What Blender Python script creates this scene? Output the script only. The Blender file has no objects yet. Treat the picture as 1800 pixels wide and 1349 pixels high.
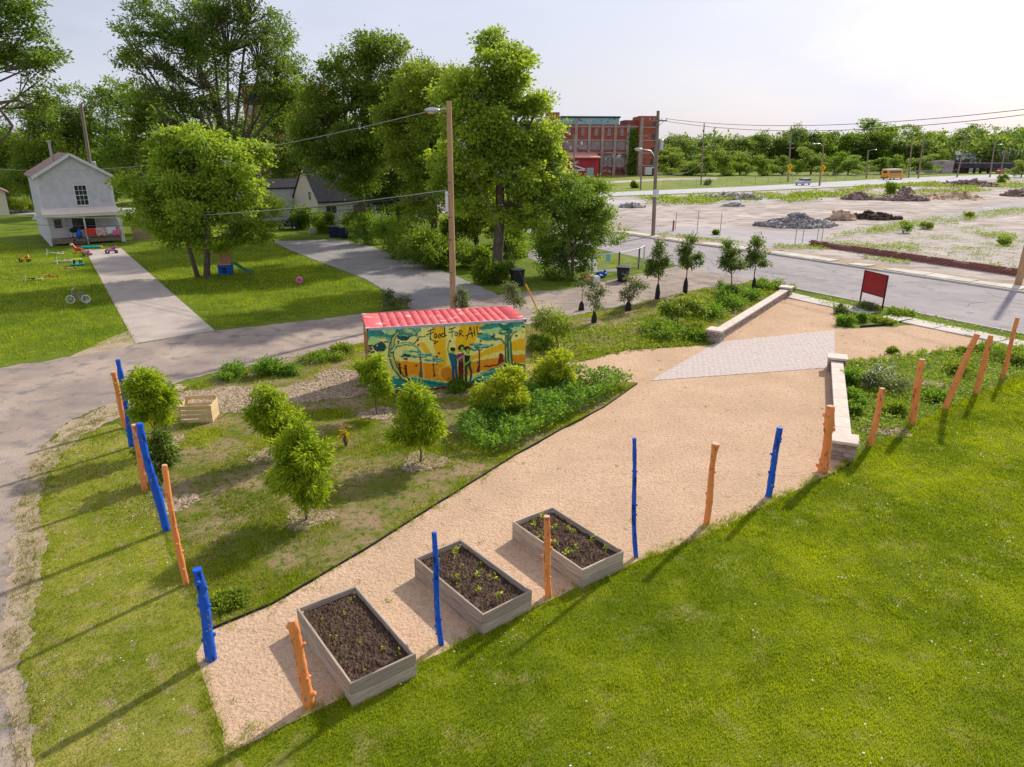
import bpy, bmesh, math, random
import numpy as np
from mathutils import Vector, Matrix
R = math.radians
scn = bpy.context.scene
COL = scn.collection
# ------------------------------------------------------------------ camera
FPX, PITCH, ROLL, CAMH = 1213.5, R(18.85), R(0.275), 8.77
_F = np.array([0, math.cos(PITCH), -math.sin(PITCH)])
_X = np.array([1., 0, 0]); _Y = np.array([0, math.sin(PITCH), math.cos(PITCH)])
_R = _X*math.cos(ROLL)+_Y*math.sin(ROLL); _U = -_X*math.sin(ROLL)+_Y*math.cos(ROLL)
CAM = np.array([0, 0, CAMH])
cd = bpy.data.cameras.new('camera'); cam = bpy.data.objects.new('camera', cd); COL.objects.link(cam)
cd.sensor_fit = 'HORIZONTAL'; cd.sensor_width = 36; cd.lens = 36*FPX/1800; cd.clip_start = .1; cd.clip_end = 6000
cam.matrix_world = Matrix(((_R[0], _U[0], -_F[0], 0), (_R[1], _U[1], -_F[1], 0), (_R[2], _U[2], -_F[2], CAMH), (0, 0, 0, 1)))
scn.camera = cam
# ------------------------------------------------------------------ sun and sky
SUN_AZ, SUN_EL = 51., 35.      # degrees from +X towards +Y, above the horizon
sd = bpy.data.lights.new('sun', 'SUN'); sd.energy = 5.0; sd.angle = R(1.3); sd.color = (1, .93, .81)
sun = bpy.data.objects.new('sun', sd); COL.objects.link(sun)
_s = Vector((math.cos(R(SUN_AZ))*math.cos(R(SUN_EL)), math.sin(R(SUN_AZ))*math.cos(R(SUN_EL)), math.sin(R(SUN_EL))))
sun.rotation_euler = _s.to_track_quat('Z', 'Y').to_euler()
w = bpy.data.worlds.new('World'); scn.world = w; w.use_nodes = True
nt = w.node_tree; nt.nodes.clear()
def N_(t, **k):
    n = nt.nodes.new(t)
    for a, b in k.items(): setattr(n, a, b)
    return n
sky = N_('ShaderNodeTexSky', sky_type='NISHITA', sun_disc=False, sun_elevation=R(SUN_EL), sun_rotation=R(90-SUN_AZ), air_density=1., dust_density=2.2, ozone_density=1.5)
tc = N_('ShaderNodeTexCoord'); mp = N_('ShaderNodeMapping'); mp.inputs['Scale'].default_value = (1, 1, 3.2)
nz = N_('ShaderNodeTexNoise'); nz.inputs['Scale'].default_value = 2.6; nz.inputs['Detail'].default_value = 9; nz.inputs['Roughness'].default_value = .56
rp = N_('ShaderNodeValToRGB'); rp.color_ramp.elements[0].position = .34; rp.color_ramp.elements[0].color = (.52, .52, .52, 1); rp.color_ramp.elements[1].position = .68; rp.color_ramp.elements[1].color = (.88, .88, .88, 1)
mx = N_('ShaderNodeMix', data_type='RGBA'); bg = N_('ShaderNodeBackground'); ou = N_('ShaderNodeOutputWorld')
mx.inputs[7].default_value = (8.1, 8.3, 10.0, 1)         # thin white cloud veil
lk = nt.links.new
lk(tc.outputs['Generated'], mp.inputs[0]); lk(mp.outputs[0], nz.inputs['Vector']); lk(nz.outputs[0], rp.inputs[0]); lk(rp.outputs[0], mx.inputs[0])
lk(sky.outputs[0], mx.inputs[6]); lk(mx.outputs[2], bg.inputs[0]); bg.inputs[1].default_value = .1; lk(bg.outputs[0], ou.inputs[0])
vs = scn.view_settings; vs.view_transform = 'Standard'; vs.look = 'None'; vs.exposure = 0; vs.gamma = 1; vs.use_curve_mapping = False
scn.cycles.max_bounces = 6; scn.cycles.diffuse_bounces = 4; scn.cycles.transmission_bounces = 4; scn.cycles.transparent_max_bounces = 8
scn.cycles.use_denoising = True
# ------------------------------------------------------------------ layout helpers
def ray(px, py): return _F+((px-900)/FPX)*_R-((py-674.5)/FPX)*_U
def G(px, py, z=0.):
    d = ray(px, py); t = (z-CAMH)/d[2]; return CAM+t*d
def at(px, py, Y):
    d = ray(px, py); return CAM+d*(Y/d[1])
def mpp(p): return float((np.asarray(p)-CAM)@_F)/FPX          # metres per photo pixel at a point
def proj(P):
    d = np.asarray(P, float)-CAM; z = d@_F
    return 900+FPX*(d@_R)/z, 674.5-FPX*(d@_U)/z
def poly(*pts): return [tuple(G(x, y)[:2]) for x, y in pts]
def rg(s): return np.random.default_rng(s)
def inpoly(P, pl):
    x, y = P[:, 0], P[:, 1]; r = np.zeros(len(P), bool); n = len(pl)
    for i in range(n):
        x1, y1 = pl[i]; x2, y2 = pl[(i+1) % n]
        c = ((y1 > y) != (y2 > y)); r ^= c & (x < (x2-x1)*(y-y1)/((y2-y1) if y2 != y1 else 1e-9)+x1)
    return r
_tab = rg(5).random((256, 256))
def vnoise(x, y):
    xi, yi = np.floor(x).astype(int), np.floor(y).astype(int); fx, fy = x-xi, y-yi
    fx = fx*fx*(3-2*fx); fy = fy*fy*(3-2*fy); T = lambda a, b: _tab[a % 256, b % 256]
    return (T(xi, yi)*(1-fx)+T(xi+1, yi)*fx)*(1-fy)+(T(xi, yi+1)*(1-fx)+T(xi+1, yi+1)*fx)*fy
def fnoise(x, y, o=4):
    s = 0; a = 1; t = 0
    for i in range(o): s = s+a*vnoise(x*2**i+17*i, y*2**i+31*i); t += a; a *= .55
    return s/t
# ------------------------------------------------------------------ object helpers
def link(o, parent=None):
    COL.objects.link(o)
    if parent is not None: o.parent = parent
    return o
def tag(o, label=None, cat=None, group=None, kind=None):
    if label: o['label'] = label
    if cat: o['category'] = cat
    if group: o['group'] = group
    if kind: o['kind'] = kind
    return o
def thing(name, loc, label, cat, rz=0, group=None):
    o = bpy.data.objects.new(name, None); o.empty_display_size = .2; link(o)
    o.location = (loc[0], loc[1], loc[2] if len(loc) > 2 else 0); o.rotation_euler = (0, 0, rz)
    return tag(o, label, cat, group)
def np_mesh(name, V, F, mat, parent=None, tint=None, smooth=False):
    V = np.asarray(V, np.float32); F = np.asarray(F, np.int32); k = F.shape[1]
    me = bpy.data.meshes.new(name); me.vertices.add(len(V)); me.vertices.foreach_set('co', V.ravel())
    me.loops.add(F.size); me.loops.foreach_set('vertex_index', F.ravel()); me.polygons.add(len(F))
    me.polygons.foreach_set('loop_start', np.arange(0, F.size, k, dtype=np.int32))
    if smooth: me.polygons.foreach_set('use_smooth', np.ones(len(F), bool))
    me.update(calc_edges=True)
    if tint is not None:
        a = me.attributes.new('tint', 'FLOAT', 'POINT'); a.data.foreach_set('value', np.asarray(tint, np.float32))
    me.materials.append(MATS[mat] if isinstance(mat, str) else mat)
    return link(bpy.data.objects.new(name, me), parent)
class MB:
    def __init__(s): s.v = []; s.f = []
    def add(s, V, F):
        n = len(s.v); s.v += [tuple(map(float, p)) for p in V]; s.f += [tuple(i+n for i in q) for q in F]; return s
    def box(s, c, d, rz=0, M=None):
        x, y, z = d[0]/2, d[1]/2, d[2]/2
        V = [Vector((a, b, e)) for e in (-z, z) for a, b in ((-x, -y), (x, -y), (x, y), (-x, y))]
        if M is not None: V = [M @ p for p in V]
        if rz: m = Matrix.Rotation(rz, 3, 'Z'); V = [m @ p for p in V]
        c = Vector(c); return s.add([p+c for p in V], [(3, 2, 1, 0), (4, 5, 6, 7), (0, 1, 5, 4), (1, 2, 6, 5), (2, 3, 7, 6), (3, 0, 4, 7)])
    def bar(s, a, b, w, h=None):
        a, b = Vector(a), Vector(b); d = b-a; h = h or w
        q = d.to_track_quat('X', 'Z').to_matrix(); return s.box((a+b)/2, (d.length, w, h), M=q)
    def tube(s, path, rad, n=8, cap=True):
        P = [Vector(p) for p in path]; rad = rad if hasattr(rad, '__len__') else [rad]*len(P); V = []; F = []
        up = Vector((0, 0, 1)) if abs((P[-1]-P[0]).normalized().z) < .9 else Vector((1, 0, 0))
        for i, p in enumerate(P):
            d = (P[min(i+1, len(P)-1)]-P[max(i-1, 0)]).normalized(); u = d.cross(up).normalized(); v = d.cross(u)
            V += [p+(u*math.cos(2*math.pi*j/n)+v*math.sin(2*math.pi*j/n))*rad[i] for j in range(n)]
        for i in range(len(P)-1):
            for j in range(n): k = (j+1) % n; F.append((i*n+j, i*n+k, i*n+n+k, i*n+n+j))
        if cap: F += [tuple(range(n)), tuple(range(len(P)*n-1, len(P)*n-n-1, -1))]
        return s.add(V, F)
    def prism(s, pts, a, b, ax='z'):
        n = len(pts); m = {'z': lambda p, t: (p[0], p[1], t), 'y': lambda p, t: (p[0], t, p[1]), 'x': lambda p, t: (t, p[0], p[1])}[ax]
        V = [m(p, a) for p in pts]+[m(p, b) for p in pts]
        return s.add(V, [tuple(range(n))[::-1], tuple(range(n, 2*n))]+[(i, (i+1) % n, n+(i+1) % n, n+i) for i in range(n)])
    def poly(s, V): return s.add(V, [tuple(range(len(V)))])
    def ball(s, c, r, n=8, m=6, sc=(1, 1, 1)):
        V = []; F = []
        for i in range(m+1):
            t = math.pi*i/m
            for j in range(n): V.append((c[0]+r*sc[0]*math.sin(t)*math.cos(2*math.pi*j/n), c[1]+r*sc[1]*math.sin(t)*math.sin(2*math.pi*j/n), c[2]+r*sc[2]*math.cos(t)))
        for i in range(m):
            for j in range(n): k = (j+1) % n; F.append((i*n+j, i*n+n+j, i*n+n+k, i*n+k))
        return s.add(V, F)
    def torus(s, c, R_, r, ax='y', n=20, m=6):
        V = []; F = []
        for i in range(n):
            a = 2*math.pi*i/n
            for j in range(m):
                b = 2*math.pi*j/m; q = R_+r*math.cos(b); p = (q*math.cos(a), r*math.sin(b), q*math.sin(a))
                if ax == 'z': p = (p[0], p[2], p[1])
                if ax == 'x': p = (p[1], p[0], p[2])
                V.append((c[0]+p[0], c[1]+p[1], c[2]+p[2]))
        for i in range(n):
            for j in range(m): F.append((i*m+j, ((i+1) % n)*m+j, ((i+1) % n)*m+(j+1) % m, i*m+(j+1) % m))
        return s.add(V, F)
    def build(s, name, mat, parent=None, smooth=False, bev=0, fix=True):
        me = bpy.data.meshes.new(name); me.from_pydata(s.v, [], s.f)
        if fix or bev:
            bm = bmesh.new(); bm.from_mesh(me)
            if fix: bmesh.ops.recalc_face_normals(bm, faces=bm.faces)
            if bev: bmesh.ops.bevel(bm, geom=bm.edges[:], offset=bev, segments=1, affect='EDGES', clamp_overlap=True)
            bm.to_mesh(me); bm.free()
        if smooth:
            me.polygons.foreach_set('use_smooth', np.ones(len(me.polygons), bool)); me.set_sharp_from_angle(angle=R(40))
        me.materials.append(MATS[mat] if isinstance(mat, str) else mat); me.update()
        return link(bpy.data.objects.new(name, me), parent)
def share(name, src, parent, loc, rz=0, sc=(1, 1, 1)):
    o = bpy.data.objects.new(name, src.data if hasattr(src, 'data') else src); link(o, parent); o.location = loc; o.rotation_euler = (0, 0, rz); o.scale = sc; return o
# ------------------------------------------------------------------ materials
MATS = {}
def mat(name, c1, c2=None, scale=6, rough=.8, bump=0., bscale=None, detail=6, space='obj', metal=0., spec=.25, lo=.35, hi=.65, c3=None, c3scale=30, c3lo=.6, c3hi=.7, tr=0., tint=None, trc=None, c4=None, c4scale=9, c4lo=.5, c4hi=.68, stretch=None, rand=0., alpha=None):
    """c1/c2 blended by fractal noise, optional flecks of c3, bump, tint attribute, translucency for leaves"""
    m = bpy.data.materials.new(name); m.use_nodes = True; t = m.node_tree; t.nodes.clear(); MATS[name] = m
    n = lambda k, **a: (lambda q: [setattr(q, i, j) for i, j in a.items()] and q or q)(t.nodes.new(k)); l = t.links.new
    out = n('ShaderNodeOutputMaterial'); b = n('ShaderNodeBsdfPrincipled'); b.inputs['Roughness'].default_value = rough; b.inputs['Metallic'].default_value = metal; b.inputs['Specular IOR Level'].default_value = spec
    co = n('ShaderNodeNewGeometry').outputs['Position'] if space == 'pos' else n('ShaderNodeTexCoord').outputs['Object']
    if stretch:
        q = n('ShaderNodeMapping'); q.inputs['Scale'].default_value = stretch; l(co, q.inputs[0]); co = q.outputs[0]
    def noise(sc, de=detail, ro=.6):
        q = n('ShaderNodeTexNoise'); q.inputs['Scale'].default_value = sc; q.inputs['Detail'].default_value = de; q.inputs['Roughness'].default_value = ro; l(co, q.inputs['Vector']); return q.outputs[0]
    def ramp(f, a, z):
        q = n('ShaderNodeMapRange'); q.inputs[1].default_value = a; q.inputs[2].default_value = z; l(f, q.inputs[0]); return q.outputs[0]
    def mix(f, a, c, mode='MIX'):
        q = n('ShaderNodeMix', data_type='RGBA', blend_type=mode)
        for s_, v in ((0, f), (6, a), (7, c)):
            if isinstance(v, tuple): q.inputs[s_].default_value = v+(1,)
            elif isinstance(v, (int, float)): q.inputs[s_].default_value = v
            else: l(v, q.inputs[s_])
        return q.outputs[2]
    c = c1
    if c2:
        if tint:
            a = n('ShaderNodeAttribute', attribute_name='tint'); f = a.outputs['Fac']
            if tint != 'only': f = ramp(f, 0, 1)
            c = mix(f, c1, c2)
        else: c = mix(ramp(noise(scale), lo, hi), c1, c2)
    if c3: c = mix(ramp(noise(c3scale, 3, .5), c3lo, c3hi), c, c3)
    if c4: c = mix(ramp(noise(c4scale, 4, .6), c4lo, c4hi), c, c4)
    if rand:
        oi = n('ShaderNodeObjectInfo'); q = n('ShaderNodeMapRange'); q.inputs[3].default_value = 1-rand; q.inputs[4].default_value = 1+rand; l(oi.outputs['Random'], q.inputs[0])
        v = n('ShaderNodeVectorMath', operation='SCALE'); 
        if isinstance(c, tuple): v.inputs[0].default_value = c
        else: l(c, v.inputs[0])
        l(q.outputs[0], v.inputs['Scale']); c = v.outputs[0]
    if isinstance(c, tuple): b.inputs['Base Color'].default_value = c+(1,)
    else: l(c, b.inputs['Base Color'])
    if bump:
        q = n('ShaderNodeBump'); q.inputs['Strength'].default_value = 1; q.inputs['Distance'].default_value = bump; l(noise(bscale or scale*4, 5), q.inputs['Height']); l(q.outputs[0], b.inputs['Normal'])
    s = b.outputs[0]
    if tr:
        d = n('ShaderNodeBsdfTranslucent'); g = n('ShaderNodeMixShader'); g.inputs[0].default_value = tr
        if isinstance(c, tuple): d.inputs[0].default_value = c+(1,)
        else:
            v = mix(1., c, trc or (1.25, 1.15, .6), 'MULTIPLY'); l(v, d.inputs[0])
        l(s, g.inputs[1]); l(d.outputs[0], g.inputs[2]); s = g.outputs[0]
    l(s, out.inputs[0]); m['nodes_color'] = 1
    return m
# leaves (tint attribute 0..1 blends dark to light leaf colour)
def leafmat(name, a, b, tr=.55, rough=.5): return mat(name, a, b, tint=True, tr=tr, rough=rough, spec=.24)
leafmat('leaf_peach', (.13, .25, .012), (.52, .64, .03))
leafmat('leaf_peach_yellow', (.19, .29, .014), (.58, .66, .035))
leafmat('leaf_catalpa', (0.129, 0.251, 0.0327), (0.506, 0.644, 0.0741))
leafmat('leaf_dark', (0.0644, 0.136, 0.0176), (0.276, 0.391, 0.045))
leafmat('leaf_maple', (0.0644, 0.136, 0.0232), (0.253, 0.368, 0.0575))
leafmat('leaf_olive', (0.103, 0.181, 0.0235), (0.391, 0.494, 0.0569))
leafmat('leaf_bush', (0.0773, 0.174, 0.0227), (0.287, 0.425, 0.049))
leafmat('leaf_far', (0.0672, 0.14, 0.0392), (0.26, 0.36, 0.075))
leafmat('leaf_far_light', (0.112, 0.202, 0.028), (0.3, 0.42, 0.06))
leafmat('leaf_herb', (0.0773, 0.193, 0.0251), (0.265, 0.448, 0.0516))
leafmat('leaf_weed', (0.134, 0.224, 0.0291), (0.33, 0.43, 0.0495))
leafmat('leaf_street', (0.0616, 0.129, 0.0202), (0.19, 0.28, 0.05))
leafmat('leaf_sage', (0.112, 0.157, 0.0672), (0.22, 0.27, 0.13))
leafmat('leaf_rust', (.34, .27, .02), (.55, .42, .03))
leafmat('blade', (.14, .225, .004), (.45, .53, .012), tr=.42)
leafmat('blade_dry', (.16, .17, .03), (.36, .33, .10), tr=.3)
leafmat('petal', (.7, .7, .62), (.85, .85, .8), tr=.2)
leafmat('chip', (.20, .135, .09), (.52, .40, .29), tr=0., rough=.9)
leafmat('pebble', (.33, .22, .14), (.62, .47, .34), tr=0., rough=.95)
leafmat('rubble_grey', (.17, .16, .155), (.46, .43, .41), tr=0., rough=.95)
leafmat('rubble_red', (.13, .085, .075), (.38, .27, .235), tr=0., rough=.95)
leafmat('clod', (.035, .021, .014), (.125, .082, .055), tr=0., rough=1)
mat('lawn', (.09, .135, .008), (.22, .26, .018), scale=.55, space='pos', rough=.95, bump=.03, bscale=28, c3=(.32, .28, .10), c3scale=1.6, c3lo=.55, c3hi=.78, detail=9, spec=.05)
mat('orchard_soil', (.14, .155, .022), (.32, .22, .135), scale=.75, space='pos', rough=.95, bump=.03, bscale=30, c3=(.085, .135, .015), c3scale=5, c3lo=.52, c3hi=.66, detail=10, spec=.05, lo=.38, hi=.62)
mat('lawn_dry', (.17, .20, .02), (.33, .30, .07), scale=.8, space='pos', rough=.95, bump=.03, bscale=28, c3=(.36, .27, .15), c3scale=2.6, c3lo=.55, c3hi=.7, detail=9, spec=.05)
mat('yard', (.075, .125, .012), (.155, .205, .022), scale=.35, space='pos', rough=.95, bump=.04, bscale=16, c3=(.24, .27, .03), c3scale=1.6, c3lo=.58, c3hi=.75, detail=10, spec=.05)
mat('gravel', (.52, .36, .235), (.63, .44, .295), scale=.5, c4=(.43, .285, .185), c4scale=7.5, c4lo=.5, c4hi=.72, space='pos', rough=1, bump=.045, bscale=13, c3=(.33, .20, .125), c3scale=24, c3lo=.54, c3hi=.74, detail=10, spec=.05)
mat('alley', (.265, .215, .185), (.42, .335, .27), scale=.35, space='pos', rough=1, bump=.02, bscale=22, c3=(.22, .19, .175), c3scale=1.3, c3lo=.52, c3hi=.68, detail=10, spec=.05)
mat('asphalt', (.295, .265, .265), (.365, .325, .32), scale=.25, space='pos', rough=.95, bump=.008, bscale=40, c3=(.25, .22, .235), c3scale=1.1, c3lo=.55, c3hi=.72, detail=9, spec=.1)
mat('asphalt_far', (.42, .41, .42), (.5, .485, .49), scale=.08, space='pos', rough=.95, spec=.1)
mat('asphalt_drive', (.23, .215, .205), (.31, .285, .265), scale=.6, space='pos', rough=.95, bump=.01, bscale=40, spec=.1)
mat('concrete', (.46, .41, .36), (.56, .50, .44), scale=1.2, space='pos', rough=.95, bump=.006, bscale=40, rand=.05, spec=.1)
mat('concrete_drive', (.37, .315, .275), (.47, .40, .345), scale=.7, space='pos', rough=.95, bump=.006, bscale=40, rand=.04, spec=.1)
mat('walk_slab', (.50, .46, .40), (.60, .55, .48), scale=1.2, space='pos', rough=.95, bump=.01, bscale=30, rand=.1, spec=.1)
mat('vacant_lot', (.32, .275, .245), (.56, .485, .435), scale=.11, space='pos', rough=1, bump=.02, bscale=6, c3=(.30, .25, .215), c3scale=.42, c3lo=.50, c3hi=.62, detail=9, spec=.05, stretch=(1, 1.6, 1))
mat('lot_asphalt', (.36, .33, .33), (.44, .40, .395), scale=.2, space='pos', rough=1, spec=.05, c3=(.34, .32, .32), c3scale=.7, c3lo=.55, c3hi=.7)
mat('field', (.14, .19, .03), (.24, .28, .06), scale=.12, space='pos', rough=1, c3=(.30, .29, .10), c3scale=.5, c3lo=.55, c3hi=.7, detail=8, spec=.05)
mat('dirt', (.33, .25, .17), (.45, .35, .25), scale=1.5, space='pos', rough=1, bump=.02, bscale=25, spec=.05)
mat('lot_concrete', (.36, .31, .275), (.50, .44, .39), scale=.4, space='pos', rough=1, c3=(.27, .23, .19), c3scale=.9, c3lo=.52, c3hi=.66, c4=(.42, .38, .35), c4scale=3, detail=9, spec=.05)
mat('paver', (.49, .415, .375), (.58, .50, .455), scale=6, rough=.9, space='pos', spec=.15, detail=2)
mat('paver_joint', (.50, .42, .37), rough=1)
def sheet(name, pl, z, m, thick=0, label=None, kind='structure', parent=None, sub=None):
    b = MB(); b.poly([(x, y, z) for x, y in pl]); o = b.build(name, m, parent, fix=False)
    if o.data.polygons[0].normal.z < 0: o.data.flip_normals()
    if thick:
        s = o.modifiers.new('thick', 'SOLIDIFY'); s.thickness = thick; s.offset = -1
    return tag(o, label, kind=kind) if parent is None else o
def rough_edge(pl, amp, seg=.25, seed=0, skip=()):
    """subdivide a polygon outline and jitter it so borders between turf and gravel look grown"""
    r = rg(seed); o = []
    for i, a in enumerate(pl):
        b = pl[(i+1) % len(pl)]; a = np.array(a); b = np.array(b); L = np.linalg.norm(b-a); n = max(1, int(L/seg)) if i not in skip else 1
        nn = np.array([-(b-a)[1], (b-a)[0]])/max(L, 1e-6)
        for k in range(n):
            q = a+(b-a)*k/n; j = 0 if i in skip else amp*(5*(float(fnoise(np.array(q[0]*1.3+seed), np.array(q[1]*1.3), 4))-.5)+r.normal()*.3); o.append(tuple(q+nn*j*(0 if k == 0 else 1)))
    return o
g = MB(); S = 2500
g.poly([(-S, -200, 0), (S, -200, 0), (S, S, 0), (-S, S, 0)]); tag(g.build('ground', 'yard', fix=False), kind='structure')
TV = np.array([.775, .632]); NV = np.array([.632, -.775])     # the town grid: along and across
# orchard and garden soil
ORCH = poly((228, 770), (262, 880), (345, 1075), (372, 1106), (480, 1062), (650, 962), (840, 842), (905, 800), (1060, 716), (1122, 672), (1000, 667), (928, 664), (1020, 636), (1100, 616), (1250, 606), (1385, 519), (1362, 503), (1300, 508), (1240, 508), (1130, 533), (1000, 560), (930, 573), (640, 604), (500, 634), (400, 656), (300, 690), (235, 735))
tag(sheet('garden_soil', rough_edge(ORCH, .06, .4, 2), .004, 'orchard_soil'), kind='structure')
GRAV = poly((345, 1150), (397, 1326), (500, 1276), (620, 1222), (735, 1168), (830, 1118), (940, 1068), (1030, 1027), (1120, 987), (1250, 937), (1350, 888), (1430, 848), (1497, 816), (1475, 700), (1478, 640), (1560, 632), (1660, 618), (1800, 608), (1790, 598), (1680, 578), (1600, 560), (1610, 572), (1500, 578), (1468, 575), (1470, 548), (1450, 531), (1398, 519), (1383, 514), (1258, 606), (1100, 617), (1020, 637), (925, 640), (925, 668), (1000, 669), (1122, 673), (1062, 717), (905, 802), (840, 843), (650, 963), (480, 1063), (372, 1108))
tag(sheet('gravel_path', rough_edge(GRAV, .035, .22, 3, skip=(13, 26, 27, 28)), .008, 'gravel'), kind='structure')
# alley and dirt track on the left
ALLEY = poly((-500, 760), (0, 648), (120, 628), (240, 606), (380, 582), (640, 553), (725, 543), (870, 521), (905, 516), (1000, 508), (1090, 489), (1150, 478), (1190, 468), (1335, 489), (1300, 500), (1240, 506), (1130, 531), (1000, 557), (930, 571), (640, 602), (500, 631), (330, 667), (220, 700), (120, 742), (75, 800), (48, 900), (55, 1000), (30, 1100), (28, 1200), (48, 1349), (70, 1700))+[(-14, 2), (-30, 2), (-40, 14)]
tag(sheet('alley', rough_edge(ALLEY, .10, .12, 4), .012, 'alley'), kind='structure')
# street
SF = [np.array((x, y)) for x, y in ((-14, 125), (6.8, 85.5), (10.6, 77.5), (14.6, 71.0), (22.0, 61.7), (27.8, 52.6), (32.9, 44.4), (46, 22), (62, -6))]
SN = [np.array((x, y)) for x, y in ((54, -12), (38, 11), (25.8, 33.6), (22.3, 39.4), (18.6, 45.6), (14.5, 52.4), (8.2, 63.4), (1.2, 77.5), (-21, 122))]
tag(sheet('street', [tuple(p) for p in SF+SN], .016, 'asphalt'), kind='structure')
# street cracks sealed with tar
rr = rg(8); ck = MB()
mat('tar', (.13, .125, .13), (.18, .17, .175), scale=3, space='pos', rough=.9)
for k in range(60):
    i = rr.uniform(.0, 1); a = SF[3]*(1-i)+SF[7]*i; o = NV*0-np.array([.86, .5])*rr.uniform(1, 8); p = a+o; d = rr.normal(size=2); d /= np.linalg.norm(d)
    if k % 3 == 0: d = np.array([.536, -.844])
    for q in range(int(rr.integers(3, 9))):
        d = d+rr.normal(size=2)*.35; d /= np.linalg.norm(d); e = p+d*rr.uniform(.5, 1.2); nn = np.array([-d[1], d[0]])*rr.uniform(.012, .035)
        ck.poly([(*(p-nn), .02), (*(e-nn), .02), (*(e+nn), .02), (*(p+nn), .02)]); p = e
for a_, b_, w_, l_ in ((.15, 2.2, 1.6, 3.2), (.42, 5.6, 2.2, 2.6), (.7, 3.1, 1.2, 5.0), (.9, 6.4, 1.8, 3.5), (.3, 6.9, 1.2, 6.)):
    p = SF[3]*(1-a_)+SF[7]*a_-np.array([.86, .5])*b_; u = np.array([.536, -.844]); v = np.array([.844, .536]); tag(sheet('asphalt_patch', [tuple(p), tuple(p+u*l_), tuple(p+u*l_+v*w_), tuple(p+v*w_)], .0185, 'asphalt_drive'), kind='structure')
tag(ck.build('asphalt_cracks', 'tar', fix=False), 'dark sealed cracks wandering over the grey street', 'crack', kind='stuff')
# kerb + pavement slabs on the far side of the street
def slabs(name, A, B, w, L, z, h, m, seed, gap=.03, miss=0., tilt=.012):
    root = bpy.data.objects.new(name, None); link(root); A = np.array(A, float); B = np.array(B, float); d = B-A; T = np.linalg.norm(d); d /= T; a = math.atan2(d[1], d[0]); r = rg(seed)
    root.location = (A[0], A[1], 0); root.rotation_euler = (0, 0, a); tag(root, kind='structure')
    base = None; n = int(T/L)
    for i in range(n):
        if r.random() < miss: continue
        if base is None: base = MB().box((0, 0, 0), (L-gap, w, h)).build('slab', m, root, bev=.015); o = base
        else: o = share('slab', base, root, (0, 0, 0))
        o.location = ((i+.5)*L, r.normal()*.02, z+r.normal()*.01); o.rotation_euler = (r.normal()*tilt, r.normal()*tilt, r.normal()*tilt*.6)
    return root
FD = np.array([.536, -.844]); FNrm = np.array([.844, .536])
for i in range(1, 7):
    A = SF[i]; B = SF[i+1]; d = (B-A)/np.linalg.norm(B-A); nn = np.array([-d[1], d[0]]); nn = nn if nn[0] > 0 else -nn
    sheet('pavement_verge', [tuple(A), tuple(B), tuple(B+nn*3.4), tuple(A+nn*3.4)], .02+.001*i, 'dirt')
    if i >= 2: slabs('pavement', A+nn*1.5, B+nn*1.5, 1.5, 1.55, .045, .12, 'walk_slab', 20+i, miss=.08)
    k = MB().bar((*A, .0), (*B, .0), .18, .28).build('kerb', 'walk_slab', bev=.02); tag(k, kind='structure'); k.location = (nn[0]*.09, nn[1]*.09, 0)
for i in range(1, 5):
    A = SN[i]; B = SN[i+1]; d = (B-A)/np.linalg.norm(B-A); nn = np.array([d[1], -d[0]]); nn = nn if nn[0] < 0 else -nn
    if i <= 3:
        k = MB().bar((*A, -.03), (*B, -.03), .16, .22).build('kerb', 'walk_slab', bev=.02); tag(k, kind='structure'); k.location = (nn[0]*.08, nn[1]*.08, 0)
        slabs('pavement', A+nn*2.3, B+nn*2.3, 1.35, 1.5, .02, .1, 'walk_slab', 40+i, miss=.06, tilt=.01)
# driveways
D1 = poly((150, 441), (213, 437), (378, 582), (238, 605)); D1 = [np.array(p) for p in D1]
rd = bpy.data.objects.new('driveway', None); link(rd); tag(rd, kind='structure'); n = 11
for i in range(n):
    a, b = i/n, (i+1)/n; l0, l1 = D1[0]+(D1[3]-D1[0])*a, D1[0]+(D1[3]-D1[0])*b; r0, r1 = D1[1]+(D1[2]-D1[1])*a, D1[1]+(D1[2]-D1[1])*b
    e = .02/np.linalg.norm(l1-l0); l1 = l1-(l1-l0)*e; r1 = r1-(r1-r0)*e
    MB().prism([tuple(l0), tuple(r0), tuple(r1), tuple(l1)], -.05, .03).build('slab', 'concrete_drive', rd, bev=.01)
tag(sheet('asphalt_driveway', rough_edge(poly((478, 424), (515, 424), (590, 421), (640, 430), (720, 456), (800, 485), (872, 517), (875, 522), (725, 545), (690, 520), (640, 490), (560, 460), (505, 438)), .05, .5, 6), .02, 'asphalt_drive'), kind='structure')
tag(sheet('bare_verge', rough_edge(poly((200, 592), (232, 580), (240, 607), (160, 622), (120, 630)), .1, .3, 9), .0145, 'dirt'), kind='structure')
# road behind the white house
tag(sheet('back_road', [(-140, 75), (-20, 108), (60, 132), (60, 139), (-20, 116), (-140, 83)], .01, 'asphalt_far'), kind='structure')
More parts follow.
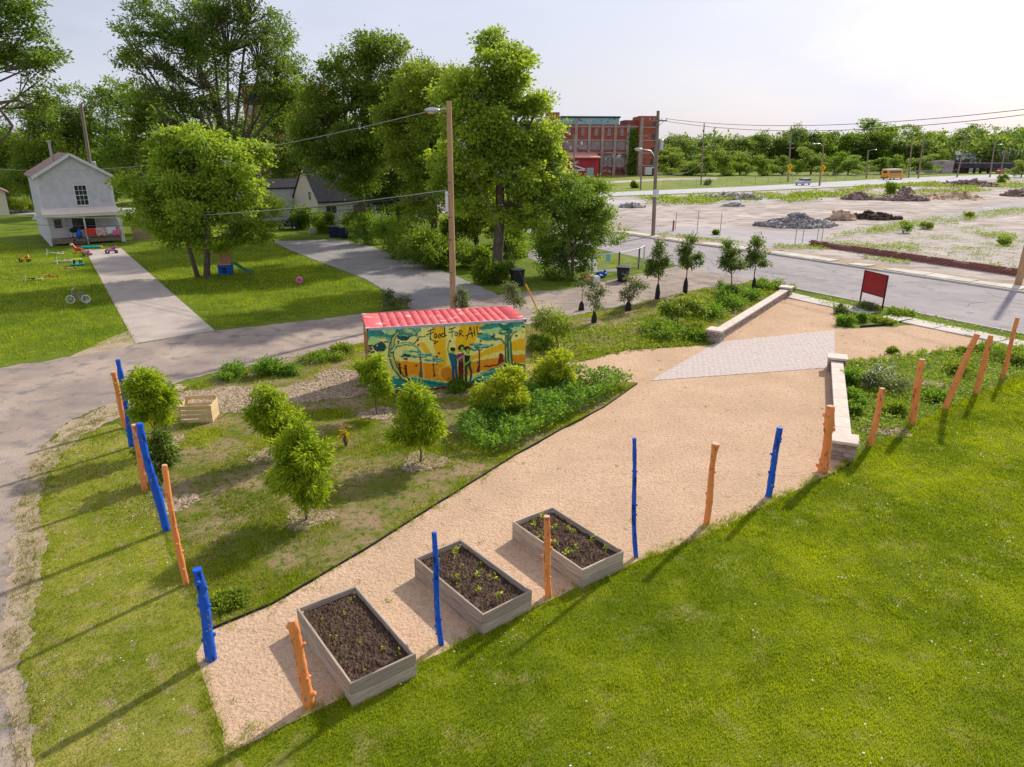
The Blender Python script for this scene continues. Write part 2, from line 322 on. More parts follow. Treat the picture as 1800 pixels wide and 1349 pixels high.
# vacant lot beyond the street
LOT = [(9.5, 88), (13, 78.5), (17.5, 73), (25, 63.5), (30.5, 54.5), (36, 46), (50, 24), (66, -4), (320, 120), (330, 330), (160, 232), (137, 214), (99, 187), (49.3, 153.5), (18, 135)]
tag(sheet('vacant_lot', LOT, .006, 'vacant_lot'), kind='structure')
tag(sheet('lot_asphalt', rough_edge([tuple(p) for p in poly((1105, 402), (1200, 398), (1330, 405), (1420, 408), (1560, 398), (1700, 372), (1800, 352), (1990, 330), (1990, 356), (1800, 374), (1650, 392), (1540, 408), (1430, 428), (1350, 436), (1230, 420))], .3, 2, 7), .01, 'lot_asphalt'), kind='structure')
FRN = [(-60, 88), (19.7, 138.6), (49.3, 156), (99, 189.8), (137, 217), (260, 300)]
FRF = [(250, 316), (158, 258), (122.9, 232), (57.8, 177), (21.5, 151.5), (-66, 98)]
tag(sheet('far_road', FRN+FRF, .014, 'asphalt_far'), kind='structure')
tag(sheet('meadow', FRF[::-1]+[(330, 380), (300, 700), (-200, 700), (-200, 200)], .004, 'field'), kind='structure')
tag(sheet('far_path', poly((1055, 320), (1160, 314), (1260, 312), (1260, 316), (1160, 318), (1055, 324)), .012, 'vacant_lot'), kind='structure')
# paver walk: clipped herringbone of small blocks over a joint bed
PV = poly((1143, 670), (1262, 602), (1467, 581), (1467, 638), (1463, 647), (1200, 666))
def pavers():
    c = np.array(PV); mn, mxx = c.min(0)-.5, c.max(0)+.5; a = R(32); ca, sa = math.cos(a), math.sin(a); cen = (mn+mxx)/2; b = MB(); L, W = .31, .155; r = rg(12)
    for i in range(-30, 30):
        for j in range(-60, 60):
            x = i*L+(L/2 if j % 2 else 0); y = j*W; px, py = cen[0]+ca*x-sa*y, cen[1]+sa*x+ca*y
            if mn[0] < px < mxx[0] and mn[1] < py < mxx[1]: b.box((px, py, .012+r.normal()*.0012), (L-.012, W-.012, .02), rz=a)
    me = bpy.data.meshes.new('paver'); me.from_pydata(b.v, [], b.f); bm = bmesh.new(); bm.from_mesh(me); n = len(PV); ar = sum(PV[i][0]*PV[(i+1) % n][1]-PV[(i+1) % n][0]*PV[i][1] for i in range(n))
    for i in range(n):
        p, q = PV[i], PV[(i+1) % n]; nn = Vector((q[1]-p[1], p[0]-q[0], 0))*(1 if ar > 0 else -1)
        bmesh.ops.bisect_plane(bm, geom=bm.verts[:]+bm.edges[:]+bm.faces[:], plane_co=(p[0], p[1], 0), plane_no=nn, clear_outer=True)
    bm.to_mesh(me); bm.free(); me.materials.append(MATS['paver']); bed = sheet('paver_walk', PV, .0125, 'paver_joint')
    return tag(link(bpy.data.objects.new('pavers', me), bed), 'pale pink small concrete pavers laid edge to edge', kind='stuff')
pavers()
# ------------------------------------------------------------------ turf: real blades
def blades(name, pl, dens, h, wd, m, seed, mask=None, lean=.5, parent=None, label=None, hvar=.5, z0=0., excl=()):
    r = rg(seed); c = np.array(pl); mn, mxx = c.min(0), c.max(0); A = float((mxx-mn).prod()); n = int(A*dens)
    P = r.random((n, 2))*(mxx-mn)+mn; k = inpoly(P, pl)
    for e in excl: k &= ~inpoly(P, e)
    P = P[k]; qx, qy = proj(np.column_stack([P, np.zeros(len(P))])); P = P[(P[:, 1] > 5.5) & (qx > -260) & (qx < 2060) & (qy < 1520)]   # nothing beyond a step outside the view
    dd = np.hypot(P[:, 0], P[:, 1]); k = r.random(len(P)) < np.clip((13./np.maximum(dd, 1))**1.5, 0, 1); P = P[k]; dd = dd[k]
    if mask is not None: k = r.random(len(P)) < mask(P); P = P[k]; dd = dd[k]
    n = len(P); far = np.clip(dd/13, 1, 4); H = h*(1-hvar+2*hvar*r.random(n))*(.55+.9*fnoise(P[:, 0]*1.7, P[:, 1]*1.7))*far**.25; a = r.random(n)*2*np.pi; W = wd*far*(.6+.8*r.random(n))
    b = r.random(n)*2*np.pi; ln = lean*H*r.random(n); V = np.zeros((n, 3, 3)); V[:, :, 2] = z0
    V[:, 0, 0] = P[:, 0]-np.cos(a)*W/2; V[:, 0, 1] = P[:, 1]-np.sin(a)*W/2; V[:, 1, 0] = P[:, 0]+np.cos(a)*W/2; V[:, 1, 1] = P[:, 1]+np.sin(a)*W/2
    V[:, 2, 0] = P[:, 0]+np.cos(b)*ln; V[:, 2, 1] = P[:, 1]+np.sin(b)*ln; V[:, 2, 2] += H
    t = np.clip((fnoise(P[:, 0]*.45+3, P[:, 1]*.45)-.5)*1.5+.47+(fnoise(P[:, 0]*4, P[:, 1]*4, 2)-.5)*.7+r.normal(size=n)*.26, 0, 1)
    o = np_mesh(name, V.reshape(-1, 3), np.arange(n*3).reshape(-1, 3), m, parent, np.repeat(t, 3))
    return tag(o, label, kind='stuff') if parent is None else tag(o, kind='stuff')
MUL = poly((330, 690), (420, 668), (520, 668), (640, 650), (655, 690), (640, 715), (520, 722), (400, 735), (340, 725))
def edge_tufts(name, path, n, h, m, seed, wd=.012, spread=.12, label=None):
    r = rg(seed); P = [np.array(p) for p in path]; L = [np.linalg.norm(P[i+1]-P[i]) for i in range(len(P)-1)]; V = []; T = []
    for k in range(n):
        i = r.choice(len(L), p=np.array(L)/sum(L)); c = P[i]+(P[i+1]-P[i])*r.random()+r.normal(size=2)*spread; s = r.uniform(.5, 1.3); cl = r.uniform(0, 1)
        for j in range(14):
            q = c+r.normal(size=2)*.05*s; a = r.uniform(0, 6.3); b = r.uniform(0, 6.3); H = h*s*r.uniform(.5, 1.2); f = max(1, np.hypot(*c)/14)
            V += [(q[0]-math.cos(a)*wd*f/2, q[1]-math.sin(a)*wd*f/2, 0), (q[0]+math.cos(a)*wd*f/2, q[1]+math.sin(a)*wd*f/2, 0), (q[0]+math.cos(b)*H*.6, q[1]+math.sin(b)*H*.6, H)]; T += [np.clip(cl*.6+r.random()*.4, 0, 1)]*3
    return tag(np_mesh(name, V, np.arange(len(V)).reshape(-1, 3), m, None, T), label, kind='stuff')
LAWN = [(-4.5, 8.0), (-1.8, 9.95), (.45, 11.65), (2.75, 13.25), (6.6, 15.95), (9.7, 18.3), (12.5, 20.6), (15.8, 23.2), (22, 27.5), (34, 36), (34, 0), (-6, 0)]
LAWN_L = poly((0, 1349), (397, 1330), (345, 1150), (372, 1106), (262, 890), (205, 760), (110, 765), (70, 830), (55, 900), (58, 1000), (35, 1100), (30, 1200), (40, 1349), (60, 1500), (330, 1500))
LAWN_L = [p for p in poly((60, 1600), (50, 1349), (32, 1200), (38, 1100), (60, 1000), (55, 900), (75, 820), (120, 765), (205, 745), (245, 800), (290, 930), (350, 1085), (372, 1106), (345, 1150), (405, 1326), (560, 1500))]
tag(sheet('lawn', rough_edge(LAWN, .05, .25, 21, skip=(9, 10, 11)), .0012, 'lawn'), kind='structure')
tag(sheet('left_lawn', rough_edge(LAWN_L, .04, .2, 17), .0026, 'lawn_dry'), kind='structure')
edge_pl = poly((50, 1349), (32, 1200), (38, 1100), (60, 1000), (55, 900), (75, 820), (120, 765), (220, 715))
blades('lawn_grass', LAWN, 2600, .042, .0125, 'blade', 1, label='short sunlit lawn grass filling the lower right', mask=lambda P: np.clip(1.4-np.clip(fnoise(P[:, 0]*.55, P[:, 1]*.55)*3-1.5, 0, 1.2), .45, 1))
blades('lawn_grass', LAWN_L, 1700, .05, .010, 'blade', 2, label='patchy mown grass between alley and painted posts', mask=lambda P: np.clip(fnoise(P[:, 0]*.9, P[:, 1]*.9)*2.4-.55, 0.12, 1))
blades('dry_grass', LAWN_L, 500, .04, .010, 'blade_dry', 3, label='dry straw coloured blades in the left lawn', mask=lambda P: np.clip(1.5-fnoise(P[:, 0]*.9, P[:, 1]*.9)*2.2, 0, 1))
blades('orchard_grass', ORCH, 3600, .055, .014, 'blade', 4, label='thin patchy grass growing between the orchard trees', mask=lambda P: np.clip(fnoise(P[:, 0]*.8+9, P[:, 1]*.8)*4.2-1.75, 0.03, 1)*.7*(1-.93*inpoly(P, MUL)))
blades('dry_grass', LAWN, 420, .038, .011, 'blade_dry', 5, label='scattered dry blades in the big lawn', mask=lambda P: np.clip(fnoise(P[:, 0]*.55, P[:, 1]*.55)*4-2.0, .03, 1)*.8)
blades('lawn_tufts', LAWN, 700, .075, .013, 'blade', 8, label='taller tufts standing out of the big lawn', mask=lambda P: np.clip(fnoise(P[:, 0]*2.6+4, P[:, 1]*2.6)*9-5.2, 0, 1))

YARD = poly((0, 640), (240, 600), (155, 450), (85, 440), (0, 425)); YARD2 = poly((220, 440), (380, 575), (640, 545), (720, 535), (505, 440), (470, 425), (300, 420))
blades('yard_grass', YARD, 700, .07, .010, 'blade', 6, label='mown grass in front of the white house')
blades('yard_grass', YARD2, 700, .07, .010, 'blade', 7, label='mown grass between the two driveways')
edge_tufts('edge_grass', edge_pl, 420, .06, 'blade', 16, label='straggling grass along the dirt track', spread=.22)
edge_tufts('dry_edge_grass', edge_pl, 420, .06, 'blade_dry', 17, label='dry straw along the dirt track', spread=.32)
edge_tufts('edge_grass', LAWN[:9], 900, .11, 'blade', 11, label='longer grass fringing the gravel edge', spread=.10)
edge_tufts('edge_grass', poly((345, 1160), (397, 1326)), 60, .1, 'blade', 12, label='grass fringe at the left end of gravel', spread=.06)
edge_tufts('edge_grass', poly((372, 1104), (480, 1060), (650, 960), (840, 840), (905, 800)), 140, .09, 'blade', 13, label='grass tufts along the black edging strip', spread=.15)
edge_tufts('edge_grass', poly((1020, 634), (1100, 613), (1250, 604)), 160, .16, 'leaf_weed', 14, label='weedy grass beside the path to the container', spread=.2)
edge_tufts('edge_grass', poly((1480, 642), (1560, 632), (1660, 618), (1800, 610)), 160, .2, 'leaf_weed', 15, label='weedy grass behind the leaning orange posts', spread=.2)
r = rg(31)
def specks(name, pl, n, s, z, m, seed, label, mask=None, el_=None):
    r = rg(seed); c = np.array(pl); P = r.random((n, 2))*(c.max(0)-c.min(0))+c.min(0); P = P[inpoly(P, pl)]
    if mask is not None: P = P[r.random(len(P)) < mask(P)]
    n = len(P); S_ = s*(.5+r.random(n)); a = r.random(n)*6.28; el = .35+.5*r.random(n) if el_ is None else el_*(.6+.8*r.random(n)); V = np.zeros((n, 5, 3))
    for k, (u, v) in enumerate(((-1, -1), (1, -1), (1, 1), (-1, 1))):
        V[:, k, 0] = P[:, 0]+(u*np.cos(a)-v*el*np.sin(a))*S_/2; V[:, k, 1] = P[:, 1]+(u*np.sin(a)+v*el*np.cos(a))*S_/2; V[:, k, 2] = z+(r.normal(size=n)*S_*.08 if el_ is None else 0)
    V[:, 4, :2] = P; V[:, 4, 2] = z+(S_*.4 if el_ is None else .004)
    F = (np.arange(n)*5)[:, None, None]+np.array([(0, 1, 4), (1, 2, 4), (2, 3, 4), (3, 0, 4)])
    return tag(np_mesh(name, V.reshape(-1, 3), F.reshape(-1, 3), m, None, np.repeat(r.random(n), 5)), label, kind='stuff')
leafmat('straw', (.22, .14, .08), (.50, .36, .22), tr=0., rough=.95)
specks('clover_flowers', LAWN, 12000, .026, .045, 'petal', 41, 'tiny white clover heads dotted over the lawn', mask=lambda P: np.clip(fnoise(P[:, 0]*.7+5, P[:, 1]*.7)*4-1.9, 0, 1)*(P[:, 1] > 7))
specks('clover_flowers', LAWN_L, 1500, .022, .045, 'petal', 42, 'tiny white clover heads in the left lawn', mask=lambda P: np.clip(fnoise(P[:, 0]*.7, P[:, 1]*.7)*4-2, 0, 1))
specks('loose_gravel', GRAV, 60000, .022, .008, 'pebble', 43, 'loose tan crushed stone on the path', mask=lambda P: np.clip((12/np.maximum(P[:, 1], 1))**1.2, 0, 1))
specks('straw', GRAV, 4200, .13, .011, 'straw', 45, 'scattered straw and twigs on the gravel path', el_=.06)
specks('loose_gravel', ALLEY, 9000, .05, .012, 'rubble_grey', 44, 'loose stones on the alley', mask=lambda P: (P[:, 1] < 45)*np.clip(fnoise(P[:, 0]*.5, P[:, 1]*.5)*3-1, 0, 1))
def _gw():
    r = rg(91); c = np.array(GRAV); P = r.random((900, 2))*(c.max(0)-c.min(0))+c.min(0); P = P[inpoly(P, GRAV)][:46]
    for k, p in enumerate(P[:1]): pass
    V = []; T = []
    for p in P:
        for j in range(int(r.integers(5, 14))):
            q = p+r.normal(size=2)*.04; a = r.uniform(0, 6.3); b = r.uniform(0, 6.3); h = r.uniform(.02, .07); V += [(q[0]-math.cos(a)*.012, q[1]-math.sin(a)*.012, .008), (q[0]+math.cos(a)*.012, q[1]+math.sin(a)*.012, .008), (q[0]+math.cos(b)*h, q[1]+math.sin(b)*h, .008+h)]; T += [r.random()]*3
    tag(np_mesh('gravel_weeds', V, np.arange(len(V)).reshape(-1, 3), 'leaf_weed', None, T), 'stray weeds sprouting through the gravel', kind='stuff')
_gw()
tag(sheet('dirt_verge', rough_edge(poly((70, 1500), (60, 1349), (42, 1200), (50, 1100), (75, 1000), (70, 900), (90, 825), (140, 768), (240, 722), (330, 680), (310, 676), (215, 704), (118, 744), (60, 800), (25, 900), (25, 1000), (0, 1100), (-5, 1200), (20, 1349), (30, 1500)), .10, .12, 23), .0152, 'dirt'), kind='structure')
blades('verge_grass', poly((60, 1500), (50, 1349), (32, 1200), (38, 1100), (65, 1000), (60, 900), (80, 820), (130, 765), (240, 715), (215, 704), (118, 744), (62, 800), (30, 900), (30, 1000), (8, 1100), (0, 1200), (25, 1349), (35, 1500)), 900, .06, .012, 'blade_dry', 9, label='thin dry grass on the dirt verge', mask=lambda P: np.clip(fnoise(P[:, 0]*1.5, P[:, 1]*1.5)*5-2.2, 0, 1), z0=.015)
def mulch(px, py, rad, n, seed, label, el=1.):
    c = G(px, py)[:2]; r = rg(seed); a = r.random(40)*6.28; pl = [(c[0]+rad*(1+.18*math.sin(3*t+seed)+.1*math.sin(7*t))*math.cos(t), c[1]+el*rad*(1+.18*math.sin(3*t+seed))*math.sin(t)) for t in np.linspace(0, 6.28, 26)[:-1]]
    specks('wood_mulch', pl, n, .075, .012, 'chip', seed, label)
mulch(541, 912, .55, 1300, 51, 'wood chip ring under the nearest leafy peach tree'); mulch(745, 812, .65, 1300, 52, 'wood chip ring under peach tree in front of container')
mulch(475, 800, .55, 900, 53, 'wood chip ring under the rear left peach tree'); mulch(664, 728, .6, 900, 54, 'wood chip ring at the container left corner')
mulch(290, 780, .6, 800, 55, 'wood chips beside the left painted posts'); mulch(310, 885, .5, 600, 56, 'wood chips between blue and orange posts')
mulch(440, 700, 1.9, 5200, 57, 'broad wood chip patch behind the slatted crate', .7); mulch(350, 700, 1.5, 3600, 69, 'wood chips round the slatted crate', .6); mulch(610, 665, 1.4, 2800, 70, 'wood chips at the container left foot', .8); mulch(560, 690, 1.7, 4200, 58, 'wood chip bed left of the container', .6); mulch(535, 634, 1.1, 1500, 59, 'pale chip heap near the alley', .5)
mulch(983, 607, .7, 700, 60, 'wood chips under the open tree beside the container'); mulch(1045, 570, .6, 500, 61, 'chips round a bagged sapling'); mulch(1200, 578, .8, 600, 62, 'chips round the fern leaved tree'); mulch(1104, 547, .6, 400, 63, 'chips round the bushy bagged sapling'); mulch(780, 690, 1.2, 1200, 64, 'bare mulch in front of the mural', .5)
mulch(1155, 527, .6, 300, 65, 'chips round the first street tree'); mulch(1208, 515, .6, 300, 66, 'chips round the second street tree'); mulch(1635, 676, .7, 400, 67, 'pale chips beside leaning orange post', .5); mulch(1560, 760, .8, 500, 68, 'chips at the foot of short orange post', .5)
# ------------------------------------------------------------------ raised beds
mat('bed_wood', (.33, .255, .19), (.54, .45, .36), scale=3, rough=.85, bump=.004, bscale=30, stretch=(.6, 9, 9), rand=.18, c3=(.20, .17, .15), c3scale=2.2, c3lo=.58, c3hi=.75, spec=.1)
mat('soil', (.05, .031, .02), (.10, .064, .043), scale=5, rough=1, bump=.03, bscale=18, spec=.05)
mat('metal_dark', (.05, .05, .055), rough=.5, metal=.6); mat('seedling_stem', (.16, .26, .05))
def leaf_arrays(P, D, size, r, asp=.42, fold=.12, base=0):
    """kite shaped leaves: P base points, D axes"""
    n = len(P); D = D/np.linalg.norm(D, axis=1, keepdims=True); q = r.normal(size=(n, 3)); W = np.cross(D, q); W /= np.linalg.norm(W, axis=1, keepdims=True)+1e-9; Nn = np.cross(D, W)
    s = (size*(.65+.7*r.random(n)))[:, None] if np.isscalar(size) else size[:, None]
    V = np.stack([P, P+D*s*.42+W*s*asp/2+Nn*s*fold, P+D*s, P+D*s*.42-W*s*asp/2+Nn*s*fold], 1)
    return V.reshape(-1, 3)
def leaf_obj(name, P, D, size, r, m, tint, parent=None, asp=.42, fold=.12):
    V = leaf_arrays(P, D, size, r, asp, fold); return np_mesh(name, V, np.arange(len(V)).reshape(-1, 4), m, parent, np.repeat(tint, 4))
def plant(name, loc, h, nl, leaf, m, seed, label, cat, group=None, spread=.08, flower=None):
    t = thing(name, loc, label, cat, group=group); r = rg(seed); b = MB(); top = (r.normal()*.02, r.normal()*.02, h); b.tube([(0, 0, -.02), (0, 0, h*.5), top], [.006, .005, .003], 5); b.build('stem', 'seedling_stem', t)
    P = np.stack([r.normal(size=nl)*spread*.35, r.normal(size=nl)*spread*.35, h*(.3+.7*r.random(nl))], 1); D = np.stack([r.normal(size=nl), r.normal(size=nl), r.uniform(-.1, .9, nl)], 1)
    leaf_obj('leaves', P, D, leaf, r, m, r.random(nl), t, .5)
    if flower: f = MB().ball((top[0], top[1], h+.02), .022, 7, 5); f.build('flower', flower, t, smooth=True)
    return t
mat('flower_red', (.7, .04, .03), rough=.6)
BH = .475
def bed(i, x, y, a, label, spots, sl):
    t = thing('raised_bed', (x, y, 0), label, 'raised bed', a, 'timber raised beds'); Wd, Ln, th, bh = 1.22, 2.44, .042, .232; r = rg(70+i)
    for k in range(2):
        z = k*(bh+.009)+bh/2
        for nm, c, d in ((0, (Wd/2, th/2, z), (Wd, th, bh)), (1, (Wd/2, Ln-th/2, z), (Wd, th, bh)), (2, (th/2, Ln/2, z), (th, Ln-2*th-.004, bh)), (3, (Wd-th/2, Ln/2, z), (th, Ln-2*th-.004, bh))):
            L = max(d[0], d[1]); o = MB().box((0, 0, 0), (L, th, bh)).build('plank', 'bed_wood', t, bev=.005)
            o.location = (c[0]+r.normal()*.002, c[1]+r.normal()*.002, c[2]); o.rotation_euler = (r.normal()*.006, 0, (math.pi/2 if d[1] > d[0] else 0)+r.normal()*.0015)
    for cx in (th*1.6, Wd-th*1.6):
        for cy in (th*1.6, Ln-th*1.6): MB().box((cx, cy, .2), (.085, .085, .40)).build('corner_post', 'bed_wood', t, bev=.004)
    n = 60; X, Y = np.meshgrid(np.linspace(th-.005, Wd-th+.005, 32), np.linspace(th-.005, Ln-th+.005, 60)); Z = BH-.13+.05*(fnoise(X*5+i*9, Y*5)-.5)*1.6+.03*(fnoise(X*16+i, Y*16)-.5)
    V = np.stack([X, Y, Z], -1).reshape(-1, 3); F = [(j*32+k, j*32+k+1, j*32+k+33, j*32+k+32) for j in range(59) for k in range(31)]; np_mesh('soil', V, F, 'soil', t, smooth=True)
    m = 2600; P = np.stack([r.uniform(th+.02, Wd-th-.02, m), r.uniform(th+.02, Ln-th-.02, m)], 1); zz = BH-.13+.05*(fnoise(P[:, 0]*5+i*9, P[:, 1]*5)-.5)*1.6; s = .012+.03*r.random(m)**3
    V = np.stack([np.stack([P[:, 0]+u*s*(.6+.8*r.random(m)), P[:, 1]+v*s*(.6+.8*r.random(m)), zz+ww*s], 1) for u, v, ww in ((-1, -1, 0), (1, -1, 0), (0, 1, 0), (.1, .1, 1.3))], 1).reshape(-1, 3)
    F = (np.arange(m)*4)[:, None, None]+np.array([(0, 1, 3), (1, 2, 3), (2, 0, 3)]); o = np_mesh('soil_clods', V, F.reshape(-1, 3), 'clod', t, np.repeat(r.random(m), 4)); tag(o, kind='stuff')
    ca, sa = math.cos(a), math.sin(a)
    OD_ = ['nearest', 'second', 'third', 'fourth', 'fifth', 'sixth', 'seventh', 'eighth', 'ninth', 'tenth', 'eleventh', 'twelfth', 'farthest']
    for j, (u, v, h, fl) in enumerate(spots):
        ks = sorted(q[1]+q[0]*.001 for q in spots if q[3] == fl); nth = ks.index(v+u*.001); lb_ = sl[1 if fl else 0]+', '+(OD_[nth] if nth < len(ks)-1 else 'farthest')+' from its near end'
        px, py = u*Wd, v*Ln; plant('seedling', (x+ca*px-sa*py, y+sa*px+ca*py, BH-.12), h, 9 if h > .1 else 6, .085 if h > .1 else .05, 'leaf_peach_yellow', 700+i*40+j, lb_.replace('nearest from its near end', 'nearest the lawn').replace('farthest from its near end', 'farthest from the lawn'), 'seedling', sl[1 if fl else 0], flower='flower_red' if fl else None)
bed(0, -2.62, 9.07, .64, 'left raised bed of two grey boards with nearly bare dark soil', [(.30, .12, .06, 0), (.7, .22, .08, 0), (.24, .55, .06, 0), (.6, .75, .07, 0), (.8, .9, .08, 0), (.25, .8, .07, 0), (.85, .12, .09, 0), (.5, .4, .05, 0)], ['tiny sprout in the left raised bed', ''])
bed(1, -.53, 10.85, .684, 'middle raised bed of two grey boards with pale green seedlings', [(.5, .13, .15, 0), (.38, .3, .12, 0), (.77, .35, .16, 0), (.62, .48, .15, 0), (.45, .53, .1, 0), (.28, .56, .14, 0), (.15, .78, .16, 0), (.65, .85, .14, 0), (.75, .9, .16, 0), (.55, .68, .1, 0), (.3, .9, .12, 0), (.2, .45, .1, 0), (.85, .6, .08, 0)], ['pale green seedling in the middle raised bed', ''])
bed(2, 1.475, 12.32, .638, 'right raised bed of two grey boards with tall seedlings and red blooms', [(.8, .12, .24, 0), (.32, .28, .2, 0), (.78, .3, .22, 0), (.66, .5, .26, 0), (.22, .48, .18, 1), (.55, .68, .24, 1), (.3, .85, .22, 0), (.8, .62, .12, 1), (.12, .65, .18, 0), (.6, .92, .18, 0), (.5, .38, .08, 1), (.18, .3, .12, 0)], ['leggy green seedling in the right raised bed', 'red flowering seedling in the right raised bed'])
# ------------------------------------------------------------------ painted log posts
mat('blue_paint', (.005, .075, .50), (.014, .135, .68), scale=3, rough=.55, bump=.02, bscale=14, spec=.3, c3=(.0, .022, .16), c3scale=9, c3lo=.57, c3hi=.66, stretch=(1, 1, .35), lo=.3, hi=.7)
mat('orange_paint', (.78, .25, .07), (.92, .34, .11), scale=3, rough=.6, bump=.02, bscale=14, spec=.25, c3=(.42, .13, .05), c3scale=9, c3lo=.58, c3hi=.68, stretch=(1, 1, .35), lo=.3, hi=.7)
mat('bare_wood', (.20, .13, .08), (.42, .30, .2), scale=20, rough=.95); mat('cut_wood', (.55, .34, .24), (.68, .45, .33), scale=12, rough=.9)
def post(base, top, wpx, colr, seed, label, knots=5, flare=0, cutm=None):
    b = G(*base); tp = at(top[0], top[1], b[1]+.0); s = mpp(b); r0 = wpx*s/2; rr = rg(seed); t = thing('painted_post', b, label, 'post', group=colr+' painted log posts'); v = tp-b; L = np.linalg.norm(v); n = 22; path = []; rad = []
    b1, b2 = np.clip(rr.normal(size=2), -1, 1)*.010*L, np.clip(rr.normal(size=2), -1, 1)*.006*L
    for i in range(n+1):
        f = i/n; o = math.sin(math.pi*f)*b1+math.sin(2*math.pi*f)*b2; path.append((v[0]*f+o[0], v[1]*f+o[1], v[2]*f)); rad.append(r0*(1.06-.16*f+.05*math.sin(9*f+seed)+rr.normal()*.06)*(1+flare*max(0, f-.85)*4))
    path = [(0, 0, -.15)]+path; rad = [rad[0]*1.04]+rad; m = colr+'_paint'
    MB().tube(path, rad, 12).build('log', m, t, smooth=True)
    d = Vector(path[-1])-Vector(path[-2]); d.normalize(); e = Vector(path[-1]); MB().tube([e-d*.01, e+d*.006], rad[-1]*.9, 12).build('cut_end', cutm or ('cut_wood' if colr == 'orange' else m), t)
    for k in range(max(4, knots)):                      # places where the paint has come off the log
        f = rr.uniform(.05, .9); i = int(f*n)+1; p = Vector(path[i]); a = rr.uniform(0, 6.28) if k % 2 else -math.pi/2+rr.normal()*.7; u = Vector((math.cos(a), math.sin(a), 0)); q = rad[i]; MB().ball(tuple(p+u*q*.93), q*.16, 7, 5, (1, 1, rr.uniform(1.2, 3.5))).build('bare_patch', 'bare_wood', t, smooth=True)
    knots = int(knots*1.2)
    for k in range(knots):
        f = rr.uniform(.08, .95); i = int(f*n)+1; p = Vector(path[i]); a = rr.uniform(0, 6.28) if k % 2 else rr.choice([0, math.pi])+rr.normal()*.3; u = Vector((math.cos(a), math.sin(a), rr.uniform(.3, .9))).normalized(); q = rad[i]; l = rr.uniform(.25, .6)*q+q
        MB().tube([p, p+u*q*.9, p+u*l*1.02, p+u*(l*1.02+.008)], [q*.62, q*.5, q*.34, q*.22], 7).build('branch_stub', m, t, smooth=True)
    return t
post((232, 786), (207, 633), 9, 'blue', 1, 'tall slim blue post behind the two orange ones at far left', 3)
post((221, 752), (199, 654), 9, 'orange', 2, 'orange post half hidden behind the farthest left blue post', 3)
post((255, 862), (236, 747), 10, 'orange', 3, 'stout orange post behind the long leaning blue post', 5)
post((293, 934), (245, 745), 13, 'blue', 4, 'long thick blue post leaning left beside the leafy tree', 4)
post((328, 1028), (289, 818), 10, 'orange', 5, 'slender leaning orange post between two blue posts at left', 6)
post((371.6, 1160), (346, 1001), 17, 'blue', 6, 'thick knobbly blue post at the left gravel corner', 9)
post((545, 1241), (513, 1090), 19, 'orange', 7, 'thick short orange post beside the left raised bed', 6)
post((776, 1134), (763, 937), 10, 'blue', 8, 'knobbly blue post in front of the middle raised bed', 10)
post((964.6, 1049), (961, 908), 12, 'orange', 9, 'orange post in front of the right raised bed', 8)
post((1118, 980), (1115, 771), 8, 'blue', 10, 'tall thin blue post right of the raised beds', 5)
post((1241.5, 922), (1258, 780), 11, 'orange', 11, 'orange post with flared top on open gravel', 5, flare=.7)
post((1351, 873), (1371, 752), 11, 'blue', 12, 'crooked dark blue post on the gravel nearest the seat wall', 8)
post((1446, 830), (1460, 714), 15, 'orange', 13, 'stout orange post against the seat wall end', 4)
post((1529, 784), (1551, 683), 10, 'orange', 14, 'short orange post just right of the seat wall pillar', 6)
post((1603, 745), (1621, 632), 11, 'orange', 15, 'orange post with grey cracks in the weedy bed', 7)
post((1661, 720), (1718, 588), 10, 'orange', 16, 'strongly leaning orange post in the weedy bed', 6)
post((1714, 694), (1742, 590), 9, 'orange', 17, 'orange post second from the right edge', 4)
post((1761, 666), (1789, 559), 7, 'orange', 18, 'thin orange post at the far right edge', 3)
